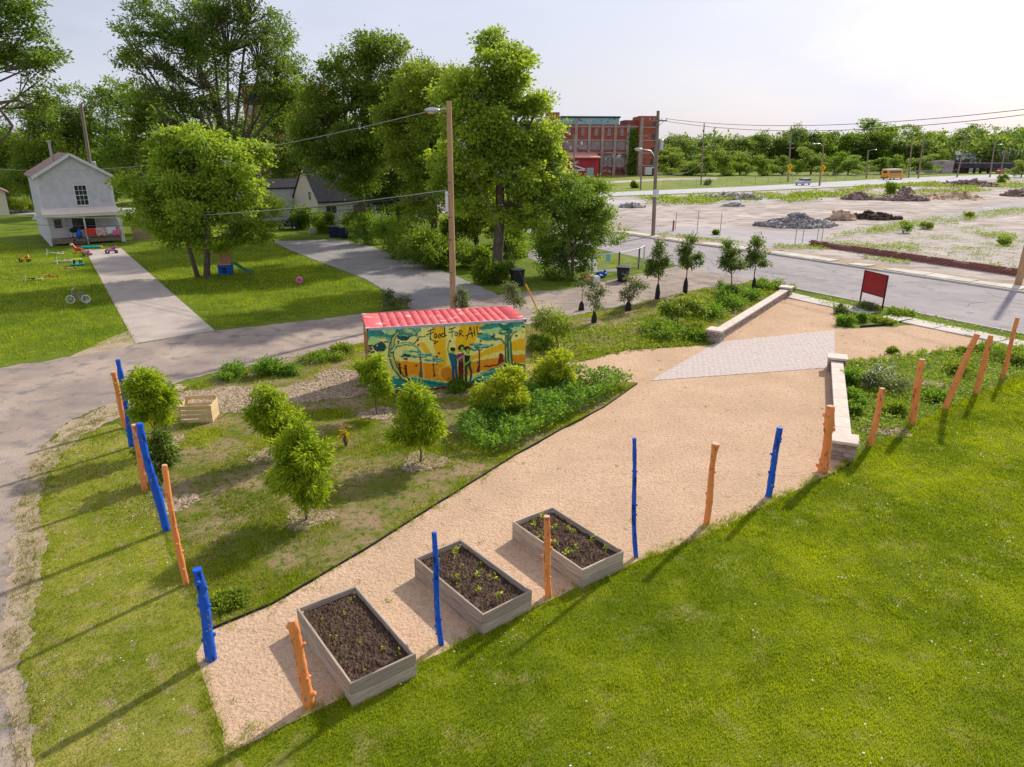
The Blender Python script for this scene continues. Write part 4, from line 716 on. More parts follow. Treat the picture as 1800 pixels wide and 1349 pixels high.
# saplings wrapped in black watering bags
def bag(base, h, wpx, label, seed):
    b = G(*base); w_ = wpx*mpp(b)*.4; t = thing('watering_bag', b, label, 'tree bag', group='black watering bags'); r = rg(seed); n = 12; V = []; prof = [(.95, 0), (1.0, .1), (.95, .45), (.8, .75), (.55, .92), (.34, 1.)]
    for q, z in prof: V += [(w_*q*math.cos(2*math.pi*j/n)*(1+r.normal()*.07)*1.1, w_*q*math.sin(2*math.pi*j/n)*(1+r.normal()*.07)*.8, z*h) for j in range(n)]
    F = [(i*n+j, i*n+(j+1) % n, i*n+n+(j+1) % n, i*n+n+j) for i in range(len(prof)-1) for j in range(n)]
    np_mesh('bag', V, F, 'black_bag', t, smooth=True); m_ = MB(); m_.tube([(0, 0, h*.97), (0, 0, h*1.04)], [w_*.34, w_*.42], 10); m_.build('drawn_neck', 'black_bag', t, smooth=True); return t
for base, lobes, bg_, lb, ll, sd_ in (
    ((1155, 527), [(1155, 470, 17, 16, 0), (1160, 448, 15, 16, .2), (1163, 430, 9, 9, 0), (1148, 476, 12, 9, -.2), (1172, 462, 10, 12, .1)], (.95, 10), 'watering bag on the first round-crowned street tree', 'leftmost and lightest of the four bagged street trees by the alley mouth', 120),
    ((1204, 517), [(1208, 455, 16, 14, 0), (1210, 436, 14, 14, .2), (1213, 420, 9, 8, 0), (1196, 448, 9, 9, -.2), (1226, 455, 10, 10, .1)], (1.0, 10), 'watering bag on the tree beside the alley mouth', 'second of the four bagged street trees from the left', 121),
    ((1286, 527), [(1285, 460, 18, 14, 0), (1286, 442, 15, 13, .2), (1280, 428, 9, 8, 0), (1297, 468, 10, 10, .1), (1272, 462, 9, 10, 0)], (.75, 9), 'watering bag half sunk in the green planting', 'third of the four bagged street trees from the left', 122),
    ((1324, 510), [(1328, 452, 16, 14, 0), (1331, 432, 12, 14, .2), (1333, 418, 7, 6, 0), (1316, 460, 9, 9, 0), (1342, 460, 8, 9, .1)], (.8, 8), 'watering bag nearest the far seat wall pillar', 'rightmost of the four bagged street trees, near the far wall pillar', 123)):
    peach(base, lobes, ll, sd_, m='leaf_street', ncl=110, nlf=14, leaf=.17, cr=.2, tr=.045, core=0., name='street_tree', group='four bagged street trees', fork=.45, twigs=.5)
    bag(base, bg_[0], bg_[1], lb, sd_)
for base, lobes, bg_, lb, ll, sd_, k_ in (
    ((1044, 569), [(1045, 515, 15, 18, 0), (1050, 540, 13, 10, .2), (1065, 510, 8, 8, 0), (1040, 495, 8, 8, 0)], (.62, 11), 'nearest black watering bag, in front of two others', 'sparse tall sapling in the nearest watering bag', 130, 46),
    ((1104, 547), [(1108, 510, 20, 14, 0), (1125, 500, 12, 8, .2), (1108, 488, 10, 8, 0), (1098, 520, 10, 9, 0)], (.55, 13), 'squat watering bag beneath a bushy sapling', 'bushy pale sapling in a squat watering bag', 131, 60),
    ((1022, 546), [(1022, 495, 7, 10, 0), (1028, 480, 6, 6, 0)], (.5, 12), 'watering bag round a thin almost bare sapling', 'thin almost bare sapling left of the bagged saplings', 132, 10),
    ((905, 556), [(902, 518, 14, 16, 0), (898, 505, 10, 8, 0), (912, 528, 8, 10, 0)], None, '', 'slim sapling standing behind the container right corner', 133, 50),
    ((693, 545), [(690, 530, 16, 12, 0), (712, 526, 10, 8, .2), (678, 520, 7, 8, 0)], None, '', 'low grey green sapling on the corner of the driveway', 134, 50),
    ((812, 548), [(812, 528, 11, 14, 0), (815, 514, 7, 8, 0)], None, '', 'grey green sapling just right of the utility pole foot', 135, 40)):
    peach(base, lobes, ll, sd_, m='leaf_sage', ncl=k_, nlf=12, leaf=.16, cr=.2, tr=.03, name='sapling', group=None, fork=.4, twigs=.7)
    if bg_: bag(base, bg_[0], bg_[1], lb, sd_)
# ------------------------------------------------------------------ large trees
def big(name, base, lobes, ncl, nlf, leaf, cr, m, seed, label, Y=None, **k):
    b = G(*base) if len(base) == 2 else np.array(base); return tree(name, b, [LB(x, y, rx*1.1, rz*1.1, b[1], dy) for x, y, rx, rz, dy in lobes], ncl, nlf, leaf, cr, m, seed, label, **k)
big('catalpa_tree', (873, 492), [(875, 115, 46, 36, 0), (868, 78, 30, 20, 1), (920, 108, 24, 22, .5), (840, 165, 54, 36, -1), (905, 165, 48, 36, 1), (948, 190, 26, 24, 0), (815, 225, 46, 40, -1), (880, 225, 52, 40, 0), (945, 245, 40, 40, 1.5), (968, 285, 22, 28, 1), (835, 290, 50, 40, -.5), (905, 300, 52, 40, -.5), (955, 335, 34, 30, 1), (800, 300, 44, 44, 1), (795, 170, 34, 34, 1), (830, 350, 40, 32, 0), (895, 365, 44, 26, 0), (935, 385, 26, 22, -1)], 760, 90, .23, .5, 'leaf_catalpa', 201, 'tall bright green catalpa tree right of the wooden utility pole', tr=.38, fork=.5, down=.5, asp=.62, flowers=40)
big('catalpa_tree', (362, 488), [(350, 290, 80, 52, 0), (310, 270, 52, 36, 1), (400, 290, 56, 44, 1), (300, 340, 62, 48, -1), (420, 350, 52, 44, 0), (360, 370, 66, 46, -1), (285, 385, 44, 30, 0), (445, 400, 44, 22, .5), (340, 245, 52, 20, .5), (380, 420, 40, 22, 0), (450, 265, 24, 22, 2), (320, 415, 50, 22, 0)], 760, 84, .22, .46, 'leaf_catalpa', 202, 'spreading catalpa tree beside the toy playhouse', tr=.26, stems=3, fork=.42, down=.6, asp=.6, flowers=26)
big('bushy_tree', (1005, 488), [(1010, 360, 46, 44, 0), (1050, 360, 34, 40, 1), (970, 370, 40, 40, 0), (1000, 420, 50, 44, -.5), (1060, 395, 32, 32, 1), (985, 460, 34, 34, -.5), (1020, 455, 30, 26, 0), (1000, 330, 34, 18, .5), (960, 420, 26, 30, 1)], 460, 70, .17, .4, 'leaf_bush', 203, 'dense low branched tree by the white fence', tr=.2, stems=4, fork=.3, down=.4)
big('olive_tree', (762, 447), [(770, 160, 60, 44, 0), (730, 195, 52, 44, 1), (815, 150, 46, 34, 1), (700, 190, 36, 36, 1), (830, 200, 40, 40, 1), (760, 250, 60, 50, 0), (720, 290, 44, 50, 0), (790, 290, 50, 50, 1), (770, 350, 52, 40, 0), (700, 240, 36, 36, 2), (735, 130, 40, 24, 1)], 600, 76, .26, .6, 'leaf_olive', 204, 'yellow olive broadleaf tree behind the utility pole', tr=.3, fork=.5, down=.4)
big('dark_tree', (640, 418), [(650, 130, 66, 50, 0), (610, 170, 60, 50, 1), (700, 150, 44, 44, 1), (660, 90, 50, 28, 0), (590, 240, 56, 54, 0), (650, 230, 66, 56, -1), (555, 190, 40, 50, 1), (640, 300, 60, 40, 0), (555, 270, 46, 44, 1), (525, 230, 34, 44, 2), (730, 140, 40, 40, 2), (600, 110, 40, 30, 1), (690, 250, 40, 60, 0)], 680, 76, .29, .75, 'leaf_dark', 205, 'tall dark green tree above the dark roofed house', tr=.42, fork=.35, down=.3)
big('maple_tree', (438, 398), [(400, 60, 70, 56, 0), (330, 60, 60, 50, 1), (460, 70, 52, 66, 1), (290, 40, 56, 44, 0), (370, 10, 70, 40, 1), (270, 100, 44, 36, -1), (350, 130, 60, 36, 0), (500, 110, 34, 60, 2), (440, 160, 60, 40, 0), (300, 150, 40, 36, 0), (225, 100, 26, 16, 0), (440, -10, 60, 36, 0), (250, 150, 26, 34, -1), (380, 180, 44, 24, 1), (510, 170, 30, 36, 1), (210, 50, 22, 18, 0), (430, 215, 50, 26, 1), (345, 195, 44, 26, 0), (300, 205, 30, 24, 1)], 760, 56, .30, .75, 'leaf_maple', 206, 'tallest dark maple tree spreading above the left yards', tr=.5, fork=.28, shell=.35, down=.2, twigs=.5)
big('dark_tree', (700, 404), [(690, 300, 54, 40, 0), (735, 320, 44, 40, 1), (650, 320, 44, 30, 0), (700, 350, 60, 28, -1), (740, 260, 40, 40, 1), (670, 260, 40, 40, 0)], 420, 66, .28, .65, 'leaf_dark', 208, 'low shaded tree over the dark roof right part', tr=.3, fork=.4)
big('olive_tree', (838, 436), [(830, 330, 46, 44, 0), (870, 360, 40, 40, 1), (820, 390, 40, 34, 0), (800, 290, 40, 40, 1), (860, 290, 40, 44, 0), (880, 410, 36, 30, 1)], 420, 66, .26, .6, 'leaf_olive', 209, 'olive green tree close behind the catalpa trunk', tr=.26, fork=.35)
b0 = np.array([-36., 32., 0])
def _limbs(b, base):
    for px in ([(-60, 190), (0, 181), (33, 176), (58, 192)], [(-40, 160), (0, 192), (22, 222), (14, 236), (0, 250)]): b.tube([at(x, y, 31.5)-base for x, y in px], [.09, .07, .06, .05, .04][:len(px)], 7)
big('maple_tree', tuple(b0), [(20, 40, 50, 46, 0), (60, 60, 30, 26, 0), (70, 95, 30, 26, .5), (10, 90, 40, 26, 0), (72, 140, 18, 40, 0), (82, 190, 18, 34, .3), (60, 110, 26, 20, -.4), (95, 100, 14, 10, 0), (-40, 60, 60, 60, 0), (30, 5, 40, 24, 0)], 260, 40, .15, .28, 'leaf_maple', 207, 'dark leaf sprays of a nearer tree at the top left corner', tr=.16, fork=.7, shell=.4, extra=_limbs, twigs=.5, down=.3)
# trees behind the left houses
for i, (bx, by, lo, m, lb) in enumerate((
    (60, 368, [(60, 225, 44, 40, 0), (50, 190, 30, 24, 2), (40, 270, 50, 40, 0), (95, 260, 36, 44, 1), (30, 320, 40, 30, 0)], 'leaf_dark', 'dark round tree left of the white house chimney'),
    (125, 360, [(125, 190, 38, 40, 0), (110, 230, 40, 44, 1), (150, 240, 40, 50, 0), (120, 300, 44, 36, 0)], 'leaf_maple', 'tree directly behind the white house roof ridge'),
    (190, 362, [(190, 190, 36, 40, 0), (215, 170, 30, 30, 2), (180, 250, 44, 44, 0), (215, 270, 36, 60, 1), (190, 320, 40, 40, 0)], 'leaf_bush', 'leafy tree right of the white house behind the leaning pole'),
    (245, 370, [(250, 200, 34, 44, 0), (270, 250, 34, 50, 1), (235, 290, 34, 50, 0), (265, 190, 26, 40, 0)], 'leaf_dark', 'dark narrow tree between the white house and catalpa'),
    (330, 372, [(330, 220, 50, 44, 0), (300, 280, 40, 50, 0), (380, 250, 44, 40, 1), (420, 300, 50, 44, 0)], 'leaf_maple', 'shaded tree filling the gap behind the catalpa'),
    (500, 374, [(500, 230, 40, 54, 0), (470, 280, 40, 44, 0), (530, 300, 34, 40, 1), (480, 200, 30, 30, 2)], 'leaf_dark', 'shaded tree partly hiding the brick building'),
    (15, 355, [(10, 250, 40, 30, 0), (-20, 290, 50, 40, 0), (20, 320, 30, 24, 0)], 'leaf_dark', 'dark tree at the left edge behind the small house'))):
    big('background_tree', (bx, by), lo, 240, 52, .38, .95, m, 220+i, lb, tr=.35, fork=.35, group='trees behind the left houses')
# far row of trees: four shared kinds
def far_kind(seed, m, n=170, k=36):
    r = rg(seed); L = [(np.array([r.normal()*.12, r.normal()*.12, .66]), .30, .30, .30)]+[(np.array([r.normal()*.24, r.normal()*.24, r.uniform(.12, .86)]), r.uniform(.14, .30), r.uniform(.14, .30), r.uniform(.10, .20)) for _ in range(11)]
    cc, P, D, t = crown_pts(L, n, k, .075, r, .6, sub=4); P[:, 2] = np.clip(P[:, 2], .01, .99); leaf = leaf_obj('crown', P, D, .042, r, m, t, None, .6); b = MB(); b.tube([(0, 0, -.02), (0, 0, .3), (0, 0, .6)], [.03, .022, .012], 6)
    for q in cc[:14]: b.tube([(0, 0, .3), tuple(q*.6+np.array([0, 0, .12])), tuple(q)], [.012, .008, .004], 4)
    tk = b.build('trunk', 'bark', None, fix=False); res = (leaf.data, tk.data)
    for o in (leaf, tk): bpy.data.objects.remove(o)
    return res
KIND = [far_kind(301, 'leaf_far'), far_kind(302, 'leaf_far_light'), far_kind(303, 'leaf_far'), far_kind(304, 'leaf_bush'), far_kind(305, 'leaf_far_light'), far_kind(306, 'leaf_bush'), far_kind(307, 'leaf_far')]
def far_tree(px, topy, basey, wpx, kind, label, group, rz, Y=None):
    b = G(px, basey) if Y is None else at(px, basey, Y)*np.array([1, 1, 0]); s = mpp(b+np.array([0, 0, 5])); h = 0; z = 0.
    zt = at(px, topy, b[1])[2]; t = thing('background_tree', b, label, 'tree', rz, group); W_ = wpx*s/.95
    for nm, me in zip(('crown', 'trunk'), KIND[kind]): share(nm, me, t, (0, 0, 0), 0, (W_, W_, zt/.98))
    return t
r = rg(77); TXT = ['pale', 'mid green', 'dark', 'bushy', 'yellow green', 'tall', 'broad', 'slim']
FR = [(1165, 232, 300, 60), (1195, 242, 302, 60), (1180, 262, 307, 70), (1222, 236, 300, 60), (1255, 244, 302, 60), (1240, 262, 308, 54), (1290, 236, 301, 66), (1300, 258, 308, 54), (1322, 230, 300, 62), (1350, 222, 300, 60), (1375, 262, 308, 50), (1385, 226, 300, 60), (1412, 218, 300, 62), (1425, 268, 308, 60), (1448, 215, 300, 60), (1478, 218, 300, 58), (1490, 266, 308, 58), (1505, 228, 300, 52), (1532, 222, 300, 62), (1560, 224, 300, 58), (1548, 268, 307, 50), (1592, 222, 299, 62), (1622, 226, 299, 58), (1612, 270, 306, 50), (1655, 228, 298, 60), (1688, 236, 297, 54), (1722, 224, 297, 62), (1752, 232, 297, 58), (1785, 222, 297, 64), (1815, 222, 297, 64), (1650, 262, 302, 40), (1795, 290, 312, 34), (1340, 268, 309, 46), (1465, 272, 309, 44), (1575, 276, 308, 40), (1272, 270, 309, 50), (1205, 276, 309, 56)]
WHERE = lambda x: 'right of the red factory' if x < 1215 else ('behind the dark road pole' if x < 1270 else ('beyond the left yellow sign' if x < 1400 else ('behind the silver car' if x < 1480 else ('behind the school bus' if x < 1600 else ('left of the railway bridge' if x < 1690 else 'above the railway bridge')))))
from collections import Counter
used = Counter()
for i, (x, ty, by, wp) in enumerate(FR):
    low = ty > 255; k = int(r.choice([1, 4, 4, 3])) if low else int(r.choice([0, 2, 3, 5, 6, 1])); wh = WHERE(x); used[(wh, low)] += 1
    same = sorted(q[0] for q in FR if (q[1] > 255) == low and WHERE(q[0]) == wh); nth = same.index(x); od = ['first', 'second', 'third', 'fourth', 'fifth', 'sixth', 'seventh'][nth]
    lb = (od+' from the left of ' if len(same) > 1 else '')+('the low bushy trees ' if low else 'the skyline trees ')+wh
    far_tree(x, ty+r.uniform(-10, 12), by, wp*(r.uniform(.85, 1.15) if low else r.uniform(1.1, 1.6)), k, lb, 'far trees beyond the road', r.uniform(0, 6.28))
# distant wood behind everything
def wood(name, x0, x1, topy, Y, m, seed, label, n=900):
    r = rg(seed); xs = r.uniform(x0, x1, n); cc = []; 
    for x in xs:
        tp = topy+8*math.sin(x*.05+seed)+r.uniform(0, 22); p = at(x, tp, Y+r.uniform(-14, 14)); p[2] *= r.random()**.35; cc.append(p)
    cc = np.array(cc); idx = np.repeat(np.arange(n), 30); q = r.normal(size=(n*30, 3)); P = cc[idx]+q*1.7; P[:, 2] = np.maximum(P[:, 2], .3); return tag(leaf_obj(name, P, q+np.array([0, 0, .1]), 1.4, r, m, np.clip(r.normal(.45, .2, n)[idx]+.2*r.normal(size=n*30), 0, 1), None, .7), label, 'wood', kind='stuff')
wood('distant_wood', 1150, 1830, 250, 330, 'leaf_far', 401, 'distant tree belt closing the horizon at right', 900)
wood('distant_wood', -60, 620, 262, 150, 'leaf_dark', 402, 'shaded tree belt behind the left houses', 520)
# ------------------------------------------------------------------ shrubs and beds
def shrub(name, px, py, rx, rz, m, label, seed, ncl=40, nlf=26, leaf=.1, group=None, cat='shrub', cr=None, flowers=0):
    b = G(px, py); s = mpp(b); t = thing(name, b, label, cat, group=group); r = rg(seed); RX, RZ = rx*s, rz*s
    L = [(np.array([0, 0, RZ*.8]), RX, RX, RZ)]+[(np.array([r.normal()*RX*.5, r.normal()*RX*.5, RZ*r.uniform(.6, 1.2)]), RX*.55, RX*.55, RZ*.5) for _ in range(4)]; cc, P, D, tn = crown_pts(L, ncl, nlf, cr or RX*.22, r, .5, .9, -.25, sub=4); k = P[:, 2] > 0; leaf_obj('foliage', P[k], D[k], leaf, r, m, tn[k], t)
    b_ = MB()
    for q in cc[:12]: b_.tube([(0, 0, -.02), tuple(q*.5), tuple(q)], [.02, .014, .006], 4)
    b_.build('stems', 'bark_thin', t, fix=False)
    if flowers: Pf = cc[r.integers(0, len(cc), flowers)]+r.normal(size=(flowers, 3))*RX*.25; Pf[:, 2] = np.abs(Pf[:, 2])+RZ*.4; leaf_obj('flowers', Pf, r.normal(size=Pf.shape), .06, r, 'petal', r.random(flowers), t, .9)
    return t
for i, (px, py, rx, rz, m, lb, fl) in enumerate(((1505, 676, 20, 16, 'leaf_herb', 'round green shrub close behind the seat wall', 0), (1556, 684, 38, 20, 'leaf_sage', 'white flowering shrub right of the round green one', 260), (1502, 703, 16, 11, 'leaf_herb', 'small shrub against the middle of seat wall', 0), (1502, 726, 14, 13, 'leaf_herb', 'lowest small shrub touching the seat wall', 0),
    (1488, 572, 18, 9, 'leaf_herb', 'bushy green plant at the left of the sign bed', 0), (1528, 546, 14, 7, 'leaf_sage', 'grey green grassy shrub behind the red sign posts', 0), (1512, 566, 9, 7, 'leaf_herb', 'leafy plant under the red sign', 0), (1578, 555, 16, 5, 'leaf_bush', 'low dark shrub right of the red sign', 0), (1548, 569, 16, 4, 'leaf_weed', 'pale green mound in front of the red sign', 0), (1475, 552, 12, 8, 'leaf_sage', 'brownish tuft left of the red sign', 0),
    (1275, 515, 16, 10, 'leaf_bush', 'dark clump behind third bagged street tree', 0), (1345, 506, 24, 6, 'leaf_bush', 'dark grassy clump next to far wall pillar', 0), (1365, 508, 16, 6, 'leaf_bush', 'dark green mound touching the far wall pillar', 0), (1280, 540, 34, 12, 'leaf_herb', 'bright leafy clump along the far seat wall', 0), (1240, 556, 36, 12, 'leaf_herb', 'bright leafy clump beside the fern leaved sapling', 0), (1310, 525, 26, 8, 'leaf_herb', 'bright low clump under the rightmost street tree', 0), (1170, 590, 40, 10, 'leaf_bush', 'dark weedy clump near the far seat wall end', 0), (1222, 598, 24, 9, 'leaf_bush', 'grassy clump against the near pillar of far wall', 0),
    (420, 662, 30, 12, 'leaf_herb', 'low green clump nearest the alley, left of chips', 0), (475, 657, 34, 16, 'leaf_herb', 'larger green clump by the alley', 0), (512, 660, 16, 11, 'leaf_herb', 'round clump right of the larger alley one', 0), (560, 632, 30, 7, 'leaf_bush', 'low weedy strip near the container back', 0), (606, 622, 22, 8, 'leaf_weed', 'yellow green weeds beside container left end', 0), (800, 684, 26, 10, 'leaf_bush', 'dark tuft at the feet of mural figures', 0), (945, 615, 26, 14, 'leaf_bush', 'shaded weeds beside container right side', 0), (608, 785, 10, 22, 'leaf_rust', 'small orange yellow sapling in the orchard', 0), (405, 1062, 26, 7, 'leaf_weed', 'low weed rosette by the edging end', 0),
    (1690, 655, 26, 10, 'leaf_weed', 'bright weeds between the leaning orange posts', 0), (1640, 700, 22, 8, 'leaf_herb', 'weeds behind the cracked orange post', 0), (1780, 640, 26, 12, 'leaf_weed', 'yellow green weeds at the right edge', 0), (1565, 720, 26, 8, 'leaf_weed', 'weeds right of the small wall shrubs', 0), (1735, 618, 20, 7, 'leaf_herb', 'weeds behind the two right orange posts', 0), (1566, 622, 9, 6, 'leaf_weed', 'lone sprig on gravel behind the white flowering shrub', 0), (1690, 620, 8, 5, 'leaf_weed', 'lone sprig on gravel near leaning post', 0))):
    shrub('shrub', px, py, rx, rz, m, lb, 500+i, ncl=(16 if m == 'leaf_rust' else 44) if rx < 20 else 80, nlf=10 if m == 'leaf_rust' else 30, leaf=.10 if py > 600 else .13, flowers=fl)
cover_orch = 1
# shrubs round the second house and driveway
for i, (px, py, rx, rz, m, lb) in enumerate(((655, 430, 30, 30, 'leaf_bush', 'tall shrub by the driveway corner nearest the bins'), (690, 442, 44, 36, 'leaf_bush', 'large shrub midway along the driveway'), (720, 455, 40, 34, 'leaf_bush', 'broad shrub right of the large driveway one'), (770, 470, 40, 30, 'leaf_dark', 'dark shrub just left of the utility pole'), (640, 405, 30, 26, 'leaf_dark', 'shaded shrub by the dark roofed house door'), (745, 468, 38, 34, 'leaf_dark', 'dark shrub at the driveway lower end'), (780, 440, 30, 30, 'leaf_dark', 'dark shrub behind the utility pole'), (545, 402, 22, 20, 'leaf_bush', 'shrub below the cream gable'), (575, 408, 18, 18, 'leaf_bush', 'leafy weed left of the dark bins'), (525, 402, 16, 22, 'leaf_dark', 'dark shrub against the cream gable wall'), (840, 470, 30, 26, 'leaf_dark', 'shrub left of catalpa trunk'), (905, 450, 34, 30, 'leaf_bush', 'shrub right behind catalpa trunk'), (865, 500, 30, 22, 'leaf_dark', 'low shrub hugging the catalpa trunk foot'), (700, 395, 40, 30, 'leaf_dark', 'shaded shrub by the front of dark roofed house'), (36, 375, 26, 14, 'leaf_olive', 'rounded olive hedge bush left of the white house'), (20, 345, 24, 20, 'leaf_bush', 'green shrub beside the small left house'))):
    shrub('shrub', px, py, rx, rz, m, lb, 560+i, ncl=130, nlf=40, leaf=.22)
def cover(name, pl, dens, h, leaf, m, seed, label, nsc=.8, clump=None):
    r = rg(seed); c = np.array(pl); n = int((c.max(0)-c.min(0)).prod()*dens); P = r.random((n, 2))*(c.max(0)-c.min(0))+c.min(0); P = P[inpoly(P, pl)]
    if clump: P = P[r.random(len(P)) < np.clip(fnoise(P[:, 0]*clump[0]+seed, P[:, 1]*clump[0])*6-clump[1], 0, 1)]
    n = len(P); hh = h*np.clip(.2+1.4*fnoise(P[:, 0]*nsc*2, P[:, 1]*nsc*2)-.2, .1, 1.4); z = hh*r.random(n)**.45
    return tag(leaf_obj(name, np.column_stack([P, z]), np.column_stack([r.normal(size=(n, 2)), r.uniform(-.2, 1.2, n)]), leaf, r, m, np.clip(fnoise(P[:, 0]*2, P[:, 1]*2)*.7+.35*r.random(n)-.05, 0, 1)), label, 'ground cover', kind='stuff')
cover('herb_bed', poly((800, 772), (812, 745), (850, 728), (900, 700), (945, 680), (1000, 672), (1110, 680), (1050, 715), (985, 748), (905, 790), (870, 802), (825, 792)), 620, .80, .13, 'leaf_herb', 601, 'dense knee high green herb mass beside the gravel')
cover('orchard_weeds', ORCH, 26, .09, .075, 'leaf_weed', 605, 'small weeds dotted through the orchard', nsc=.5)
cover('weeds', poly((935, 640), (1020, 630), (1250, 602), (1240, 575), (1385, 512), (1320, 503), (1240, 515), (1130, 560), (935, 605)), 60, .22, .15, 'leaf_weed', 602, 'scattered low weeds in the far garden')
cover('weeds', poly((1478, 640), (1800, 612), (1800, 660), (1600, 750), (1500, 805), (1490, 700)), 110, .25, .12, 'leaf_weed', 603, 'tangled green weeds behind the right seat wall')
cover('weeds', poly((1420, 525), (1470, 545), (1600, 565), (1800, 606), (1800, 590), (1640, 560), (1440, 519)), 40, .14, .14, 'leaf_weed', 604, 'weeds in the near pavement verge')
for i, (pl, d, h) in enumerate(((poly((1430, 434), (1520, 438), (1640, 452), (1790, 480), (1790, 474), (1640, 446), (1520, 432), (1450, 424)), 16, .7), (poly((1440, 425), (1560, 410), (1680, 394), (1800, 378), (1800, 366), (1640, 386), (1500, 408)), 10, .8), (poly((1100, 362), (1230, 362), (1300, 352), (1420, 350), (1420, 343), (1230, 347), (1100, 355)), 3, 1.0), (poly((1350, 352), (1500, 346), (1520, 340), (1420, 340)), 3, .7), (poly((1500, 330), (1640, 322), (1720, 330), (1720, 334), (1600, 330), (1500, 337)), 2, .8), (poly((1695, 418), (1790, 425), (1780, 410), (1720, 408)), 12, .6), (poly((1360, 432), (1430, 434), (1500, 446), (1600, 462), (1600, 468), (1480, 452), (1360, 438)), 14, .35), (poly((1080, 404), (1160, 408), (1260, 420), (1330, 430), (1330, 433), (1230, 424), (1080, 408)), 12, .3))):
    cover('lot_weeds', pl, d*4, h*.7, .17 if i < 2 or i > 4 else .45, 'leaf_weed', 610+i, ['weeds growing on top of the low brick wall', 'weed strip across the vacant lot', 'weeds behind the far gravel heap', 'weed patch right of the grey heap', 'weeds by the far road bend', 'green patch on the right concrete slab', 'weeds between far pavement and brick wall', 'weeds along the far pavement'][i], clump=(.35 if i < 2 or i > 4 else .15, 2.3))
cover('lot_weeds', [(30, 67), (38, 80), (56, 88), (66, 62), (40, 47)], 40, .4, .15, 'leaf_weed', 620, 'weeds in cracks of the concrete pad behind brick wall', clump=(.5, 3.4))
cover('lot_weeds', [(20, 130), (50, 150), (100, 184), (140, 208), (150, 190), (95, 150), (40, 118)], 8, .6, .45, 'leaf_weed', 621, 'scattered weed patches across the far lot', clump=(.12, 3.3))
for i, (px, py, rx, rz, lb) in enumerate(((1587, 410, 12, 11, 'small green bush on the vacant lot edge'), (1627, 404, 10, 9, 'pale tuft right of the small lot bush'), (1705, 386, 8, 7, 'bush on the vacant lot near right weeds'), (1565, 348, 11, 18, 'young green tree among the far rubble heaps'), (1760, 322, 8, 9, 'bush on the far red rubble'), (1258, 413, 4, 5, 'small weed at the fence post foot'), (1765, 432, 12, 9, 'yellow green bush above the brick wall right end'), (1115, 331, 6, 5, 'dark bush on the far verge'), (1243, 326, 5, 5, 'dark bush by the far pole'))):
    shrub('lot_bush', px, py, rx, rz, 'leaf_weed' if i % 3 else 'leaf_bush', lb, 640+i, ncl=40, nlf=22, leaf=.2 if py > 380 else .5)
# ------------------------------------------------------------------ buildings
mat('siding_white', (.50, .49, .50), (.60, .585, .59), scale=2, rough=.8, rand=.03, c3=(.36, .36, .33), c3scale=1.1, c3lo=.62, c3hi=.8)
mat('trim_white', (.70, .69, .68), (.62, .61, .6), scale=4, rough=.7); mat('roof_brown', (.27, .17, .14), (.36, .24, .20), scale=3, rough=.95, bump=.02, bscale=10); mat('roof_dark', (.012, .012, .02), (.028, .026, .036), scale=2, rough=.9, bump=.02, bscale=9)  # roof_dark: navy roof, darkened further to paint in deep tree shade
mat('glass', (.02, .025, .035), rough=.12, spec=.7); mat('siding_cream', (.62, .55, .42), (.70, .63, .50), scale=2, rough=.8); mat('door_white', (.6, .58, .55), rough=.7); mat('porch_wood', (.17, .12, .085), (.26, .19, .135), scale=4, rough=.9, rand=.1); mat('porch_roof', (.66, .56, .46), (.74, .64, .54), scale=1.5, rough=.8)
mat('vent_metal', (.45, .40, .36), rough=.5, metal=.5); mat('wood_fence', (.30, .21, .14), (.40, .29, .2), scale=3, rough=.9, rand=.1)
def clap(nm, pts, y, m, parent, step=.22, th=.026, ax='y', sgn=-1):
    """clapboard wall: overlapping strips clipped to a gable outline pts=(x,z) in the wall plane"""
    b = MB(); zs = [p[1] for p in pts]; z = min(zs); n = len(pts)
    def span(zz):
        X = []
        for i in range(n):
            (x1, z1), (x2, z2) = pts[i], pts[(i+1) % n]
            if (z1 <= zz < z2) or (z2 <= zz < z1): X.append(x1+(x2-x1)*(zz-z1)/(z2-z1))
        return (min(X), max(X)) if len(X) >= 2 else None
    while z < max(zs)-.02:
        e = min(z+step, max(zs)-.01); A, B_ = span(z+.001), span(e-.001)
        if A and B_:
            q = lambda x, zz, o: (x, y+sgn*o, zz) if ax == 'y' else (y+sgn*o, x, zz)
            b.poly([q(A[0], z, th), q(A[1], z, th), q(B_[1], e, .004), q(B_[0], e, .004)]); b.poly([q(A[0], z, 0), q(A[1], z, 0), q(A[1], z, th), q(A[0], z, th)])
        z = e
    return b.build(nm, m, parent)
